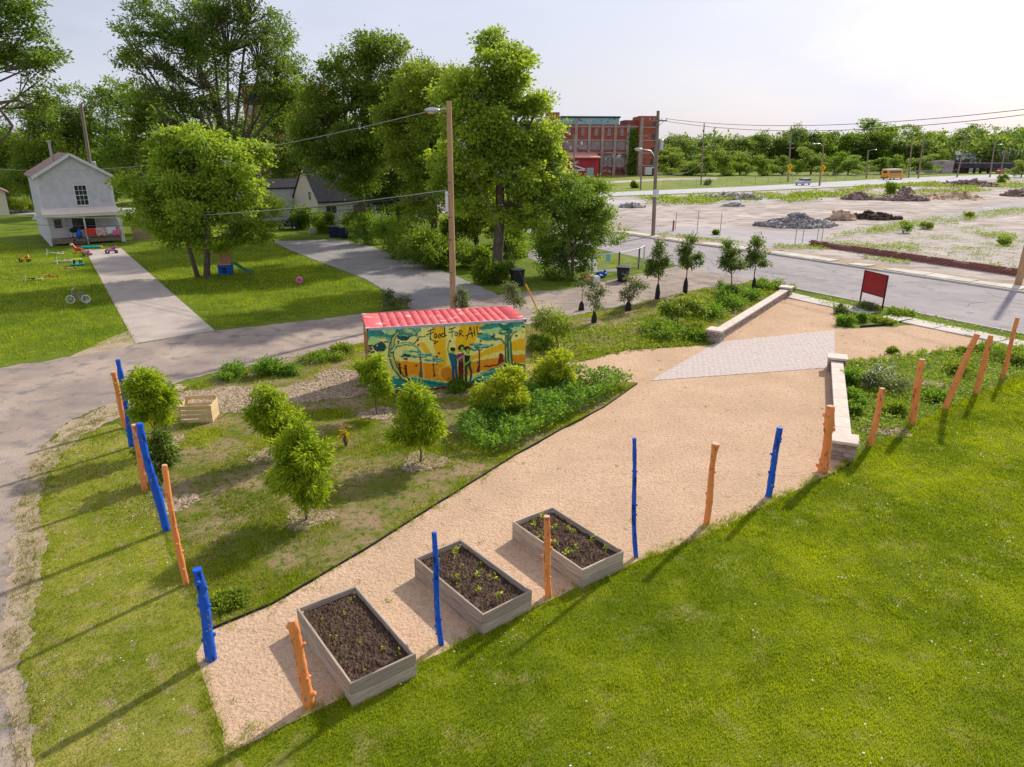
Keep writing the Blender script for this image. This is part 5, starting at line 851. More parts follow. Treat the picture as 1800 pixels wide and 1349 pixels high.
def window(parent, x, z, w, h, y, trim='trim_white', ax='y', sgn=-1, bars=(1, 1), fw=.09, name='window'):
    q = (lambda a, o, zz: (a, y+sgn*o, zz)) if ax == 'y' else (lambda a, o, zz: (y+sgn*o, a, zz)); dm = (lambda a, o, zz: (a, o, zz)) if ax == 'y' else (lambda a, o, zz: (o, a, zz))
    f = MB()
    for c, d in (((x, z+h/2+fw/2), (w+2*fw, fw)), ((x, z-h/2-fw/2), (w+2*fw, fw)), ((x-w/2-fw/2, z), (fw, h)), ((x+w/2+fw/2, z), (fw, h))): f.box(q(c[0], .035, c[1]), dm(d[0], .09, d[1]))
    fo = f.build(name, trim, parent); MB().box(q(x, .028, z), dm(w, .02, h)).build('pane', 'glass', fo); m_ = MB()
    for i in range(bars[0]): m_.box(q(x-w/2+w*(i+1)/(bars[0]+1), .042, z), dm(.03, .02, h))
    for i in range(bars[1]): m_.box(q(x, .042, z-h/2+h*(i+1)/(bars[1]+1)), dm(w, .024, .03 if i != bars[1]//2 else .06))
    if bars[0]+bars[1]: m_.build('muntins', trim, fo)
    return fo
# white two storey house, front towards the garden
A0 = G(90, 434); ang = math.atan2(.605, .796); tv = np.array([.796, .605])
wd = 6.; 
for k in range(60):
    if proj(np.array([*(A0[:2]+tv*wd), 0]))[0] > 213: break
    wd += .1
hs = thing('white_house', A0, 'white two storey gabled house with covered porch at far left', 'house', ang)
W, DP, EV, PK, PO = wd, 9.5, 6.1, 7.95, 1.9        # width, depth, eaves, peak, porch depth
yb = PO
MB().box((W/2, yb+DP/2+.03, EV/2), (W-.06, DP-.06, EV)).build('wall_core', 'siding_white', hs)
clap('siding', [(0, .3), (W, .3), (W, EV), (W/2, PK), (0, EV)], yb, 'siding_white', hs); clap('siding', [(yb, .3), (yb+DP, .3), (yb+DP, EV), (yb, EV)], 0, 'siding_white', hs, ax='x', sgn=-1); clap('siding', [(yb, .3), (yb+DP, .3), (yb+DP, EV), (yb, EV)], W, 'siding_white', hs, ax='x', sgn=1)
rf = MB(); ov = .3; sl = (PK-EV)/(W/2)
for s in (-1, 1):
    x0 = W/2; x1 = W/2+s*(W/2+ov); z1 = PK-sl*(W/2+ov); rf.prism([(x0, PK+.02), (x1, z1+.02), (x1, z1+.16), (x0, PK+.17)], yb-ov, yb+DP+ov, 'y')
ro = rf.build('roof', 'roof_brown', hs); MB().tube([(W*.30, yb+2.2, PK-.9), (W*.30, yb+2.2, PK+1.15)], .13, 10).build('vent_pipe', 'vent_metal', ro); MB().tube([(W*.30, yb+2.2, PK+1.12), (W*.30, yb+2.2, PK+1.3)], .2, 10).build('vent_cap', 'vent_metal', ro)
for s in (-1, 1):
    x1 = W/2+s*(W/2+ov); z1 = PK-sl*(W/2+ov); MB().bar((W/2, yb-ov-.02, PK+.06), (x1, yb-ov-.02, z1+.06), .05, .24).build('barge_board', 'trim_white', ro)
for x in (.06, W-.06): MB().box((x, yb-.03, EV/2+.1), (.16, .05, EV-.2)).build('corner_board', 'trim_white', hs)
window(hs, W*.56, 4.35, .95, 1.75, yb, bars=(2, 3))
# porch
po = MB(); po.prism([(-.15, 2.75), (-.15, 2.85), (PO+.0, 3.25), (PO, 3.12)], -.15, W+.15, 'x'); pr = po.build('porch_roof', 'porch_roof', hs)
MB().box((W/2, -.12, 2.68), (W+.1, .06, .2)).build('fascia', 'porch_roof', pr)
for x, th in ((.08, .13), (W*.5, .11), (W-.1, .16)): MB().box((x, .06, 1.35), (th, th, 2.65)).build('porch_post', 'trim_white', hs)
for i in range(18): MB().box((W*(i+.5)/18, PO/2, .52), (W/18-.015, PO-.02, .04)).build('deck_board', 'porch_wood', hs)
MB().box((W*.66, .03, .34), (W*.64, .05, .3)).build('skirt_board', 'porch_wood', hs); MB().box((W*.15, .03, .34), (W*.3, .05, .3)).build('skirt_board', 'porch_wood', hs)
rl = MB(); rl.box((W*.70, .03, 1.38), (W*.52, .07, .06)); rl.box((W*.70, .03, .70), (W*.52, .05, .06)); rl.build('porch_rail', 'porch_wood', hs); b = MB()
for i in range(26): b.box((W*.45+W*.51*i/25, .03, 1.03), (.035, .03, .62))
b.build('balusters', 'porch_wood', hs)
for i in range(3): MB().box((W*.38, -.15-.27*i, .36-.17*i), (.9, .26, .05)).build('step', 'porch_wood', hs)
dr = MB().box((W*.17, yb-.035, 1.5), (.95, .05, 2.0)).build('door', 'door_white', hs); MB().box((W*.17, yb-.07, 1.85), (.6, .03, .8)).build('door_pane', 'glass', dr); MB().ball((W*.17+.38, yb-.09, 1.4), .04).build('door_handle', 'vent_metal', dr); b = MB(); b.box((W*.17-.53, yb-.04, 1.55), (.1, .07, 2.1)); b.box((W*.17+.53, yb-.04, 1.55), (.1, .07, 2.1)); b.box((W*.17, yb-.04, 2.62), (1.16, .07, .1)); b.build('door_frame', 'trim_white', dr)
window(hs, W*.52, 1.75, 1.9, 1.2, yb, bars=(1, 0))
MB().tube([(W+.03, yb-.05, EV-.3), (W+.03, yb-.05, 3.3), (W+.05, -.1, 2.6), (W+.05, -.1, .1), (W+.1, -.35, .05)], .045, 7).build('downpipe', 'trim_white', hs); MB().tube([(-.05, yb-.05, EV-.3), (-.05, yb-.05, 3.2), (-.05, -.1, 2.6), (-.05, -.1, .1)], .045, 7).build('downpipe', 'trim_white', hs)
def H(x, y, z=0): c, s = math.cos(ang), math.sin(ang); return np.array([A0[0]+c*x-s*y, A0[1]+s*x+c*y, z])
# clutter on the porch, each a thing
mat('toy_red', (.62, .05, .03), rough=.45); mat('toy_pink', (.72, .16, .34), rough=.45); mat('toy_blue', (.01, .10, .45), rough=.45); mat('toy_teal', (.02, .42, .42), rough=.45); mat('toy_yellow', (.75, .42, .03), rough=.45); mat('toy_purple', (.25, .08, .35), rough=.45); mat('toy_white', (.7, .7, .72), rough=.5); mat('toy_green', (.06, .22, .12), rough=.45); mat('tyre', (.02, .02, .022), rough=.8); mat('toy_lime', (.45, .6, .08), rough=.5); mat('cloth_stripe', (.7, .66, .6), (.5, .1, .12), scale=9, rough=.9); mat('chrome', (.6, .6, .62), rough=.25, metal=.9)
def cloth(p, w_, h_, m, label, seed):
    t = thing('hung_blanket', p, label, 'blanket', ang); r = rg(seed); nx_, nz_ = 12, 8; V = [(w_*i/(nx_-1), -.05-.03*math.sin(i*1.7)+r.normal()*.008-(.06 if j == 0 else 0)*0, -h_*j/(nz_-1)*(1+.06*math.sin(i))) for j in range(nz_) for i in range(nx_)]; F = [(j*nx_+i, j*nx_+i+1, j*nx_+nx_+i+1, j*nx_+nx_+i) for j in range(nz_-1) for i in range(nx_-1)]; o = np_mesh('cloth', V, F, m, t, smooth=True); o.modifiers.new('thick', 'SOLIDIFY').thickness = .02
cloth(H(W*.50, -.02, 1.46), .8, .65, 'toy_red', 'red blanket hung over the porch rail', 1); cloth(H(W*.63, -.02, 1.46), .9, .75, 'cloth_stripe', 'striped cloth hung over the porch rail middle', 2); cloth(H(W*.78, -.02, 1.46), .8, .6, 'toy_white', 'pale cloth hung over the porch rail right part', 3); cloth(H(W*.86, -.06, 1.2), .7, .5, 'toy_pink', 'pink cloth hung low on the porch rail', 4)
t = thing('gas_grill', H(W*.34, .7, .54), 'black kettle grill standing on the porch', 'grill', ang); MB().ball((0, 0, .75), .32, 12, 8, (1, 1, .75)).build('bowl', 'tyre', t, smooth=True)
for a in (0, 2.1, 4.2): MB().tube([(0.1*math.cos(a), .1*math.sin(a), .6), (.3*math.cos(a), .3*math.sin(a), 0)], .015, 6).build('leg', 'tyre', t)
t = thing('waste_sack', H(W*.40, .3, .54), 'blue sack leaning on the porch rail', 'sack', ang); MB().ball((0, 0, .36), .3, 10, 8, (.9, .8, 1.25)).build('sack_body', 'toy_blue', t, smooth=True); MB().tube([(0, 0, .66), (.03, 0, .8), (.02, .02, .9)], [.12, .06, .12], 8).build('tied_neck', 'toy_blue', t, smooth=True)
# small house at the left edge
s0 = G(18, 380); t = thing('small_house', s0, 'corner of a pale house with brown roof at the left edge', 'house', ang); w2 = 7
MB().box((-w2/2, 4, 1.55), (w2-.06, 8, 3.1)).build('wall_core', 'siding_cream', t); clap('siding', [(-w2, .1), (0, .1), (0, 3.1), (-w2/2, 5), (-w2, 3.1)], 0, 'siding_cream', t); clap('siding', [(0, .1), (8, .1), (8, 3.1), (0, 3.1)], 0, 'siding_cream', t, ax='x', sgn=1); b = MB()
for s in (-1, 1): x1 = -w2/2+s*(w2/2+.4); z1 = 5-1.9/(w2/2)*(w2/2+.4); b.prism([(-w2/2, 5.02), (x1, z1), (x1, z1+.16), (-w2/2, 5.18)], -.4, 8.4, 'y')
b.build('roof', 'roof_brown', t); window(t, -2, 1.8, 1, 1.2, 0)
# dark roofed house behind the trees
h2 = at(560, 372, 84)*np.array([1, 1, 0]); t2 = thing('dark_roof_house', h2, 'low house with dark roof and cream gable under the trees', 'house', ang); L2, D2, E2, P2 = 15., 7.6, 2.9, 6.5
MB().box((L2/2, D2/2, E2/2), (L2-.06, D2-.06, E2)).build('wall_core', 'siding_white', t2); clap('front_siding', [(0, .2), (L2, .2), (L2, E2), (0, E2)], 0, 'siding_white', t2); clap('gable_siding', [(0, .2), (D2, .2), (D2, E2), (D2/2, P2), (0, E2)], 0, 'siding_cream', t2, ax='x', sgn=-1); clap('gable_siding', [(0, .2), (D2, .2), (D2, E2), (D2/2, P2), (0, E2)], L2, 'siding_cream', t2, ax='x', sgn=1); b = MB()
sl2 = (P2-E2)/(D2/2)
for s in (-1, 1): y1 = D2/2+s*(D2/2+.4); z1 = P2-sl2*(D2/2+.4); b.prism([(D2/2, P2+.02), (y1, z1), (y1, z1+.14), (D2/2, P2+.18)], -.15, L2+.3, 'x')
b.build('roof', 'roof_dark', t2); window(t2, 1.6, 1.7, 1.3, .9, 0, bars=(1, 0)); window(t2, 8, 1.7, 1.2, .9, 0, bars=(1, 0))
d = MB().box((5.0, -.04, 1.05), (1.05, .06, 2.1)).build('door', 'roof_dark', t2); b = MB()
for i in range(5): b.box((4.6+.2*i, -.09, 1.05), (.03, .03, 2.05))
b.build('door_bars', 'trim_white', d); window(t2, 2.2, 3.2, .7, .9, 0, ax='x', sgn=-1)
MB().box((-1.5, 10.6, 1.9), (6.5, 5.5, 3.8)).build('side_wing', 'siding_white', t2); MB().prism([(7.7, 3.8), (13.6, 3.8), (13.6, 3.95), (10.6, 4.9), (7.7, 3.95)], -5, 1.9, 'x').build('wing_roof', 'roof_dark', t2)
# red brick factory
def brickmat(name, c1, c2, mo, sc=.25):
    m = mat(name, c1, c2, scale=.4, rough=.95, c3=mo, c3scale=2.2, c3lo=.62, c3hi=.8, detail=8); return m
brickmat('brick', (.30, .075, .05), (.40, .12, .085), (.34, .2, .17)); brickmat('brick_dark', (.20, .06, .05), (.28, .09, .075), (.2, .12, .1)); mat('pier', (.30, .235, .20), (.40, .32, .275), scale=.5, rough=.95); mat('board', (.24, .19, .20), (.34, .28, .28), scale=.8, rough=.9); mat('annex_red', (.36, .03, .05), (.44, .05, .07), scale=.4, rough=.8); mat('annex_roof', (.60, .27, .20), (.68, .34, .26), scale=.5, rough=.8); mat('graf_white', (.72, .72, .72), rough=.8); mat('graf_blue', (.10, .42, .6), (.3, .6, .7), scale=.3, rough=.8); mat('graf_pink', (.55, .2, .45), rough=.8); mat('graf_dark', (.05, .06, .16), rough=.8); mat('graf_teal', (.2, .42, .40), (.42, .45, .50), scale=.35, rough=.8); mat('shutter_white', (.62, .60, .57), rough=.7)
YF = 247.; fx = lambda px: at(px, 290, YF)[0]; fz = lambda py: at(1060, py, YF)[2]; X0 = fx(955); fac = thing('brick_factory', (X0, YF, 0), 'large derelict red brick factory with graffiti and boarded windows', 'factory'); X = lambda px: fx(px)-X0
zt = fz(219); MB().box((X(1120)/2, 9, zt/2), (X(1120), 18, zt)).build('wall', 'brick', fac); MB().box(((X(985)+X(1085))/2, 4, (fz(207)+zt)/2), (X(1085)-X(985), 7, fz(207)-zt)).build('rooftop_storey', 'graf_teal', fac); MB().box(((X(985)+X(1085))/2, 4, fz(206)), (X(1087)-X(983), 7.6, .5)).build('rooftop_cornice', 'roof_dark', fac); MB().box((X(970), 3, fz(198)/2), (X(978)-X(955), 6, fz(198))).build('stair_tower', 'brick', fac); MB().box(((X(1094)+X(1120))/2, 6, (fz(211)+zt)/2), (X(1120)-X(1094), 10, fz(211)-zt)).build('rooftop_block', 'brick_dark', fac)
for px in (987, 1011, 1034, 1057, 1079, 1101): MB().box((X(px), -.3, zt/2), (.95, .6, zt)).build('pier', 'pier', fac)
for py in (223, 247, 269): MB().box((X(1120)/2, -.14, fz(py)), (X(1120), .28, .5)).build('floor_band', 'pier', fac)
bays = [(989, 1009), (1013, 1032), (1036, 1055), (1059, 1077), (1081, 1099), (1103, 1113)]
for a, b_ in bays:
    c = (X(a)+X(b_))/2; w_ = X(b_)-X(a); f = MB().box((c, -.05, fz(232)), (1.05, .22, fz(226)-fz(238))).build('window', 'board', fac); MB().box((c, -.2, fz(238.5)), (1.4, .3, .2)).build('sill', 'pier', f)
    f = MB().box((c, -.06, fz(256.5)), (w_*.86, .2, fz(249.5)-fz(264))).build('boarded_bay', 'board', fac)
    for k in range(3): MB().box((c-w_*.3+w_*.3*k, -.18, fz(256.5)), (.08, .06, fz(249.5)-fz(264))).build('mullion', 'pier', f)
    if a > 1055: MB().box((c, -.06, fz(283)), (w_*.86, .2, fz(273)-fz(293))).build('boarded_bay', 'board', fac)
for px, py in ((1021, 252), (1104, 252)): MB().box((X(px), -.2, fz(py)), (.55, .06, 1.1)).build('painted_light_opening', 'graf_white', fac)  # opaque white boxes; the light in these openings is only colour
tw = MB().box(((X(1118)+X(1151))/2, 6, fz(204)/2), (X(1151)-X(1118), 14, fz(204))).build('corner_tower', 'brick', fac)
for px in (1123, 1150): MB().box((X(px), -1.2, fz(207)/2), (1.0, .5, fz(207))).build('pier', 'pier', fac)
for py in (224, 247, 269, 291): MB().box((X(1137), -1.1, fz(py)), (X(1151)-X(1122), .3, .4)).build('floor_band', 'pier', fac)
for py, hh in ((219, 1.5), (240, 1.7), (263, 1.5), (284, 1.8)): MB().box((X(1144), -1.02, fz(py)), (.95, .2, hh)).build('window', 'glass', fac)
o = MB().box((X(1140), -2.6, fz(300)), (3.4, 3., fz(294)-fz(307))).build('entrance_porch', 'shutter_white', fac); MB().box((X(1146), -4.13, fz(301)), (1.3, .08, fz(295)-fz(307))).build('opening', 'glass', o)
r = rg(5)
def tags(px0, px1, py, hgt, m, y, n, parent, nm='graffiti'):
    a = X(px0); e = X(px1); z = fz(py)
    for k in range(n):
        b = MB(); c = a+(e-a)*(k+.5)/n; w_ = (e-a)/n; pts = [(c+r.uniform(-.5, .5)*w_, z+r.uniform(-.5, .5)*hgt) for _ in range(5)]
        for p, q in zip(pts, pts[1:]): b.bar((p[0], y, p[1]), (q[0], y, q[1]), .02, hgt*.16)
        b.build(nm, m, parent)
tags(987, 1030, 212, 1.4, 'graf_blue', .44, 6, fac); tags(1000, 1019, 212, 1.5, 'graf_pink', .42, 3, fac); tags(1032, 1080, 212, 1.5, 'graf_blue', .42, 6, fac); tags(1000, 1038, 260, 1.2, 'leaf_sage_paint' if 0 else 'graf_white', -.2, 7, fac); tags(1060, 1098, 276, 2.2, 'graf_white', -.2, 5, fac); tags(1058, 1076, 301, 1.0, 'graf_white', -.5, 4, fac); tags(1080, 1099, 300, 1.5, 'graf_dark', -.5, 5, fac); tags(1060, 1098, 292, .8, 'graf_white', -.2, 6, fac)
vr = rg(9); n = 2600; P = np.column_stack([X(1112)+vr.normal(size=n)*.9+0*vr.random(n), -.45-vr.random(n)*.5, fz(305)+(fz(228)-fz(305))*vr.random(n)**1.5]); P[:, 0] += (P[:, 2] < 9)*vr.normal(size=n)*.7; iv_ = leaf_obj('climbing_ivy', P, vr.normal(size=(n, 3)), .55, vr, 'leaf_bush', vr.random(n), fac, .8); tag(iv_, kind='stuff')
# annex
AY = -14.; za = lambda py: at(1020, py, YF+AY)[2]; XA = lambda px: at(px, 290, YF+AY)[0]-X0
ax0, ax1, zr = XA(960), XA(1053), za(278); an = MB().box(((ax0+ax1)/2, AY+7, zr/2), (ax1-ax0, 13.6, zr)).build('annex', 'annex_red', fac); MB().prism([(AY-.8, zr), (AY+13.8, zr+1.0), (AY+13.8, zr+1.3), (AY-.8, zr+.3)], ax0-.4, ax1+.4, 'x').build('annex_roof', 'annex_roof', an); MB().box((XA(1038), AY+.15, 1.4), (2.2, .1, 2.8)).build('annex_door', 'graf_teal', an)
b = MB(); zz = [(985, 287), (995, 284), (997, 290), (1021, 283), (1006, 290), (1032, 299), (1010, 300), (985, 298)]
for p, q in zip(zz, zz[1:]): b.bar((XA(p[0]), AY+.16, za(p[1])), (XA(q[0]), AY+.16, za(q[1])), .04, .42)
b.build('graffiti', 'graf_white', an)
# brick wing glimpsed through the trees
bw = at(440, 300, 128)*np.array([1, 1, 0]); t = thing('brick_building', bw, 'brown brick building glimpsed through the maple leaves', 'building'); zz_ = at(500, 152, 128)[2]; ww_ = at(575, 300, 128)[0]-bw[0]; MB().box((ww_/2, 6, zz_/2), (ww_, 12, zz_)).build('wall', 'brick_dark', t); MB().box((ww_/2, 6, zz_+.2), (ww_+.5, 12.5, .4)).build('cornice', 'pier', t)
for i in range(5):
    for j in range(3): f = MB().box((ww_*(i+.5)/5, -.02, zz_*(.28+.27*j)), (1.2, .12, 2.0)).build('window', 'board', t); MB().box((ww_*(i+.5)/5, -.1, zz_*(.28+.27*j)-1.05), (1.5, .2, .15)).build('sill', 'pier', f)
# railway bridge and white houses on the right
mat('steel_dark', (.045, .035, .045), (.075, .06, .07), scale=.5, rough=.8); mat('abutment', (.36, .31, .30), (.46, .40, .38), scale=.4, rough=.95)
YB = 285.; bx_ = lambda px: at(px, 300, YB)[0]; bz = lambda py: at(1730, py, YB)[2]; xb = bx_(1640); br_ = thing('railway_bridge', (xb, YB, 0), 'dark steel railway bridge over the far road', 'bridge'); BX = lambda px: bx_(px)-xb
MB().box(((BX(1684)+BX(1900))/2, 2.5, (bz(287)+bz(296))/2), (BX(1900)-BX(1684), 5, bz(287)-bz(296))).build('girder', 'steel_dark', br_); b = MB()
for px in range(1668, 1890, 8): b.box((BX(px), -.1, bz(284)), (.14, .14, 1.7))
b.box(((BX(1668)+BX(1890))/2, -.1, bz(282)), (BX(1890)-BX(1668), .12, .14)); b.build('railing', 'steel_dark', br_)
MB().box(((BX(1655)+BX(1672))/2, 2.5, bz(283)/2), (BX(1672)-BX(1655), 7, bz(283))).build('abutment', 'abutment', br_); MB().box(((BX(1640)+BX(1655))/2, 3.5, bz(284)/2), (BX(1655)-BX(1640), 5, bz(284))).build('wing_wall', 'abutment', br_)
MB().box(((BX(1672)+BX(1684))/2, 3.5, bz(288)/2), (BX(1684)-BX(1672), 3, bz(288))).build('pier_wall', 'steel_dark', br_)
for px in (1692, 1705, 1717, 1728, 1742, 1778): MB().box((BX(px), 1.5, bz(294)/2), (.7, .7, bz(294))).build('column', 'steel_dark', br_); 
b = MB().box(((BX(1674)+BX(1722))/2, 8, 2.4), (BX(1722)-BX(1674), .4, 4.8)).build('back_wall', 'steel_dark', br_)
rr_ = rg(3); gb = MB()
for k in range(14): x = BX(1656)+rr_.random()*(BX(1670)-BX(1656)); z = 1+rr_.random()*2.5; gb.bar((x, -1.04, z), (x+rr_.uniform(-1, 1), -1.04, z+rr_.uniform(-.8, .8)), .03, .22)
gb.build('graffiti', 'graf_pink', br_)
mat('white_render', (.60, .60, .62), (.66, .66, .67), scale=1, rough=.8); mat('roof_grey', (.27, .26, .27), (.34, .33, .34), scale=1, rough=.9)
for pa, pb, pe, pt, lb in ((1680, 1724, 273, 265, 'long low white house with grey roof above the bridge'), (1756, 1830, 274, 261, 'white house with grey roof at the right edge above bridge')):
    YH = 320.; a_ = at(pa, 285, YH); e_ = at(pb, 285, YH); zE, zP = at(pa, pe, YH)[2], at(pa, pt, YH)[2]; t = thing('white_cottage', (a_[0], YH, 0), lb, 'house'); Lh = e_[0]-a_[0]; MB().box((Lh/2, 5, zE/2), (Lh, 10, zE)).build('wall', 'white_render', t); MB().prism([(-.5, zE), (5, zP), (10.5, zE), (10.5, zE-.2), (-.5, zE-.2)], -.5, Lh+.5, 'x').build('roof', 'roof_grey', t)
    for k in range(3): f = MB().box((Lh*(k+.5)/3, -.03, zE-2.2), (1.4, .1, 1.3)).build('window', 'glass', t)
# ------------------------------------------------------------------ utility poles and wires
mat('pole_wood', (.36, .22, .115), (.50, .335, .19), scale=2, rough=.9, bump=.01, bscale=8, stretch=(3, 3, .3), c3=(.18, .105, .055), c3scale=3, c3lo=.66, c3hi=.76); mat('pole_grey', (.20, .15, .12), (.30, .235, .19), scale=2, rough=.95, stretch=(3, 3, .3)); mat('lamp_grey', (.5, .52, .54), rough=.35, metal=.6); mat('wire_dark', (.06, .06, .065), rough=.7); mat('wire_light', (.30, .30, .30), rough=.6); mat('guard_yellow', (.62, .34, .03), rough=.6); mat('porcelain', (.6, .6, .6), rough=.4); mat('lens', (.75, .55, .35), rough=.3)
def pole(base, top, label, wpx=None, m='pole_grey', arm=None, lamp=None, xf=None, name='utility_pole', rad=None, sign=None):
    b = G(*base) if len(base) == 2 else np.array(base); tp = at(top[0], top[1], b[1]); v = tp-b; r0 = rad or .15; t = thing(name, b, label, 'utility pole'); MB().tube([(0, 0, -.2), tuple(v*.5), tuple(v)], [r0*1.12, r0*.95, r0*.8], 12).build('pole_shaft', m, t, smooth=True)
    if arm:
        z, L, rz = arm; c = v*(z/v[2]); o = MB().box((c[0], c[1]-.16, c[2]), (L, .1, .12), rz=rz).build('crossarm', m, t); cs, sn = math.cos(rz), math.sin(rz)
        for k in (-.45, -.2, .2, .45): MB().tube([(c[0]+cs*L*k, c[1]-.16+sn*L*k, c[2]+.05), (c[0]+cs*L*k, c[1]-.16+sn*L*k, c[2]+.24)], [.03, .05], 7).build('insulator', 'porcelain', t)
        MB().bar((c[0], c[1]-.2, c[2]-.6), (c[0]+cs*L*.3, c[1]-.2+sn*L*.3, c[2]-.05), .04).build('brace', m, t)
    if lamp:
        z, dx, rise = lamp; c = v*(z/v[2]); e = c+np.array([dx, -.1, rise]); MB().tube([tuple(c), tuple(c*.6+e*.4+np.array([0, 0, abs(rise)*.35+.1])), tuple(e)], [.045, .04, .035], 8).build('lamp_arm', 'lamp_grey', t, smooth=True); s = 1 if dx > 0 else -1
        h = MB().ball((e[0]+s*.3, e[1], e[2]), .36, 12, 8, (1.15, .55, .38)).build('lamp_head', 'lamp_grey', t, smooth=True); MB().ball((e[0]+s*.36, e[1], e[2]-.09), .2, 10, 6, (1.1, .8, .5)).build('lamp_lens', 'lens', h, smooth=True)
    if xf: c = v*(xf/v[2]); MB().tube([(c[0]+.42, c[1], c[2]-.55), (c[0]+.42, c[1], c[2]+.4), (c[0]+.42, c[1], c[2]+.48)], [.24, .24, .16], 12).build('transformer', 'lamp_grey', t, smooth=True); MB().box((c[0]+.2, c[1], c[2]+.2), (.25, .08, .08)).build('bracket', 'steel_dark', t)
    if sign: c = v*(sign/v[2]); MB().box((c[0]+.1, c[1]-.17, c[2]), (.55, .03, .75)).build('pole_sign', 'toy_white', t)
    return t, b, v
pole1, pb1, pv1 = pole((797, 548), (789, 178), 'bare wooden utility pole with street lamp behind the container', m='pole_wood', lamp=(10.55, -.55, .03), rad=.165)
MB().tube([(-.2, -.12, pv1[2]*.5), (-.2, -.12, pv1[2]*.5+1.05)], .09, 10).build('conduit_box', 'toy_white', pole1, smooth=True); MB().box((-.1, -.18, pv1[2]*.58), (.25, .06, .06)).build('wire_bracket', 'lamp_grey', pole1)
for z in (2.2, 4.0, 5.2, 7.0): MB().tube([(-.17, -.08, z), (.02, -.2, z+.02)], .018, 6).build('step_bolt', 'steel_dark', pole1)
g0 = G(962, 580); g1 = pb1+pv1*.9; gw = thing('guy_wire', g0, 'yellow sleeved guy wire anchored right of the container', 'guy wire'); d_ = at(912, 492, pb1[1]-6)-g0; MB().tube([(0, 0, 0), tuple(d_*1.0)], .012, 6).build('wire', 'wire_light', gw); MB().tube([(0, 0, 0), tuple((at(925, 513, pb1[1]-5)-g0))], .05, 8).build('yellow_guard', 'guard_yellow', gw, smooth=True)
d2 = g1-g0; bpy.data.objects.remove(gw.children[0]); bpy.data.objects.remove(gw.children[0]); MB().tube([(0, 0, 0), tuple(d2)], .008, 6).build('wire', 'wire_dark', gw); MB().tube([(0, 0, 0), tuple(d2/np.linalg.norm(d2)*2.6)], .045, 8).build('yellow_guard', 'guard_yellow', gw, smooth=True)
pole2, pb2, pv2 = pole((1148, 416), (1157, 195), 'tall street pole with curved lamp arm and cross arm', arm=(pv1[2]*0+11.4, 1.9, R(10)), lamp=(7.8, -1.6, .9), xf=9.2, sign=4.4, rad=.19)
pole3, pb3, pv3 = pole((1789, 502), (1850, 250), 'thick pole leaning at the right edge across the street', rad=.2, m='pole_wood')
for a_, b_, lb, kw in (((1010, 318), (1008, 236), 'slim pole in front of the factory left part', {}), ((1126, 334), (1130, 236), 'wooden pole before the factory tower', dict(arm=(11.3, 1.8, 0))), ((1232, 326), (1238, 217), 'dark pole on the far road verge', {}), ((1385, 320), (1391, 224), 'far pole carrying the left yellow warning sign side', dict(arm=(9, 2, 0))), ((1440, 327), (1449, 244), 'pole with lamp by the right yellow sign', dict(lamp=(9.5, -2.2, .6))), ((1523, 314), (1526, 265), 'dark lamp pole left of the bus', dict(lamp=(8.2, 2., .5))), ((1597, 313), (1605, 232), 'grey pole just right of the bus', {}), ((1614, 314), (1624, 238), 'leaning pole between bus and bridge', {}), ((1682, 312), (1702, 226), 'leaning pole with cross arm by the bridge', dict(arm=(17, 3, 0))), ((1740, 312), (1749, 250), 'pole in front of the bridge girder', {}), ((1757, 311), (1768, 262), 'thin pole right end of the bridge', {})):
    pole(a_, b_, lb, rad=.17 if a_[1] > 322 else .22, **kw)
bp = at(165, 340, 84)*np.array([1, 1, 0]); pole4, pb4, pv4 = pole(tuple(bp), (142, 183), 'leaning brown pole with transformer behind the white house', xf=6.6, rad=.2)
def wire(p, q, sag, rad, label, m='wire_dark'):
    p, q = np.array(p, float), np.array(q, float); t = thing('overhead_wire', (p[0], p[1], 0), label, 'wire'); o = np.array([p[0], p[1], 0]); P = [tuple(p*(1-f)+q*f-np.array([0, 0, 4*sag*f*(1-f)])-o) for f in np.linspace(0, 1, 22)]; MB().tube(P, rad, 5).build('strand', m, t); return t
Pw = lambda f, dx=0: pb1+pv1*f+np.array([dx, -.1, 0])
wire(Pw(.97, -.3), at(-60, 291, 80), 1.6, .022, 'upper wire from the lamp pole to the far left', 'wire_light'); wire(Pw(.60, -.2), at(-60, 373, 58), .9, .026, 'pale middle wire running left past the catalpa', 'wire_light'); wire(Pw(.585, -.2), H(W, -.1, 2.75), .5, .018, 'lower wire ending at the porch corner'); wire(Pw(.57, -.2), at(-60, 388, 58), .9, .018, 'lowest dark wire crossing the left yard')
A2 = pb2+np.array([pv2[0], pv2[1], 11.5]); wire(A2+np.array([.8, 0, .1]), at(1960, 172, 40), 1.0, .02, 'upper wire sagging right from the street pole'); wire(A2+np.array([-.6, 0, .1]), at(1960, 180, 40), 1.3, .02, 'second wire sagging right from the street pole'); wire(A2+np.array([0, 0, -5.3]), at(1235, 285, 170), 1., .03, 'low wire from street pole towards the far road')
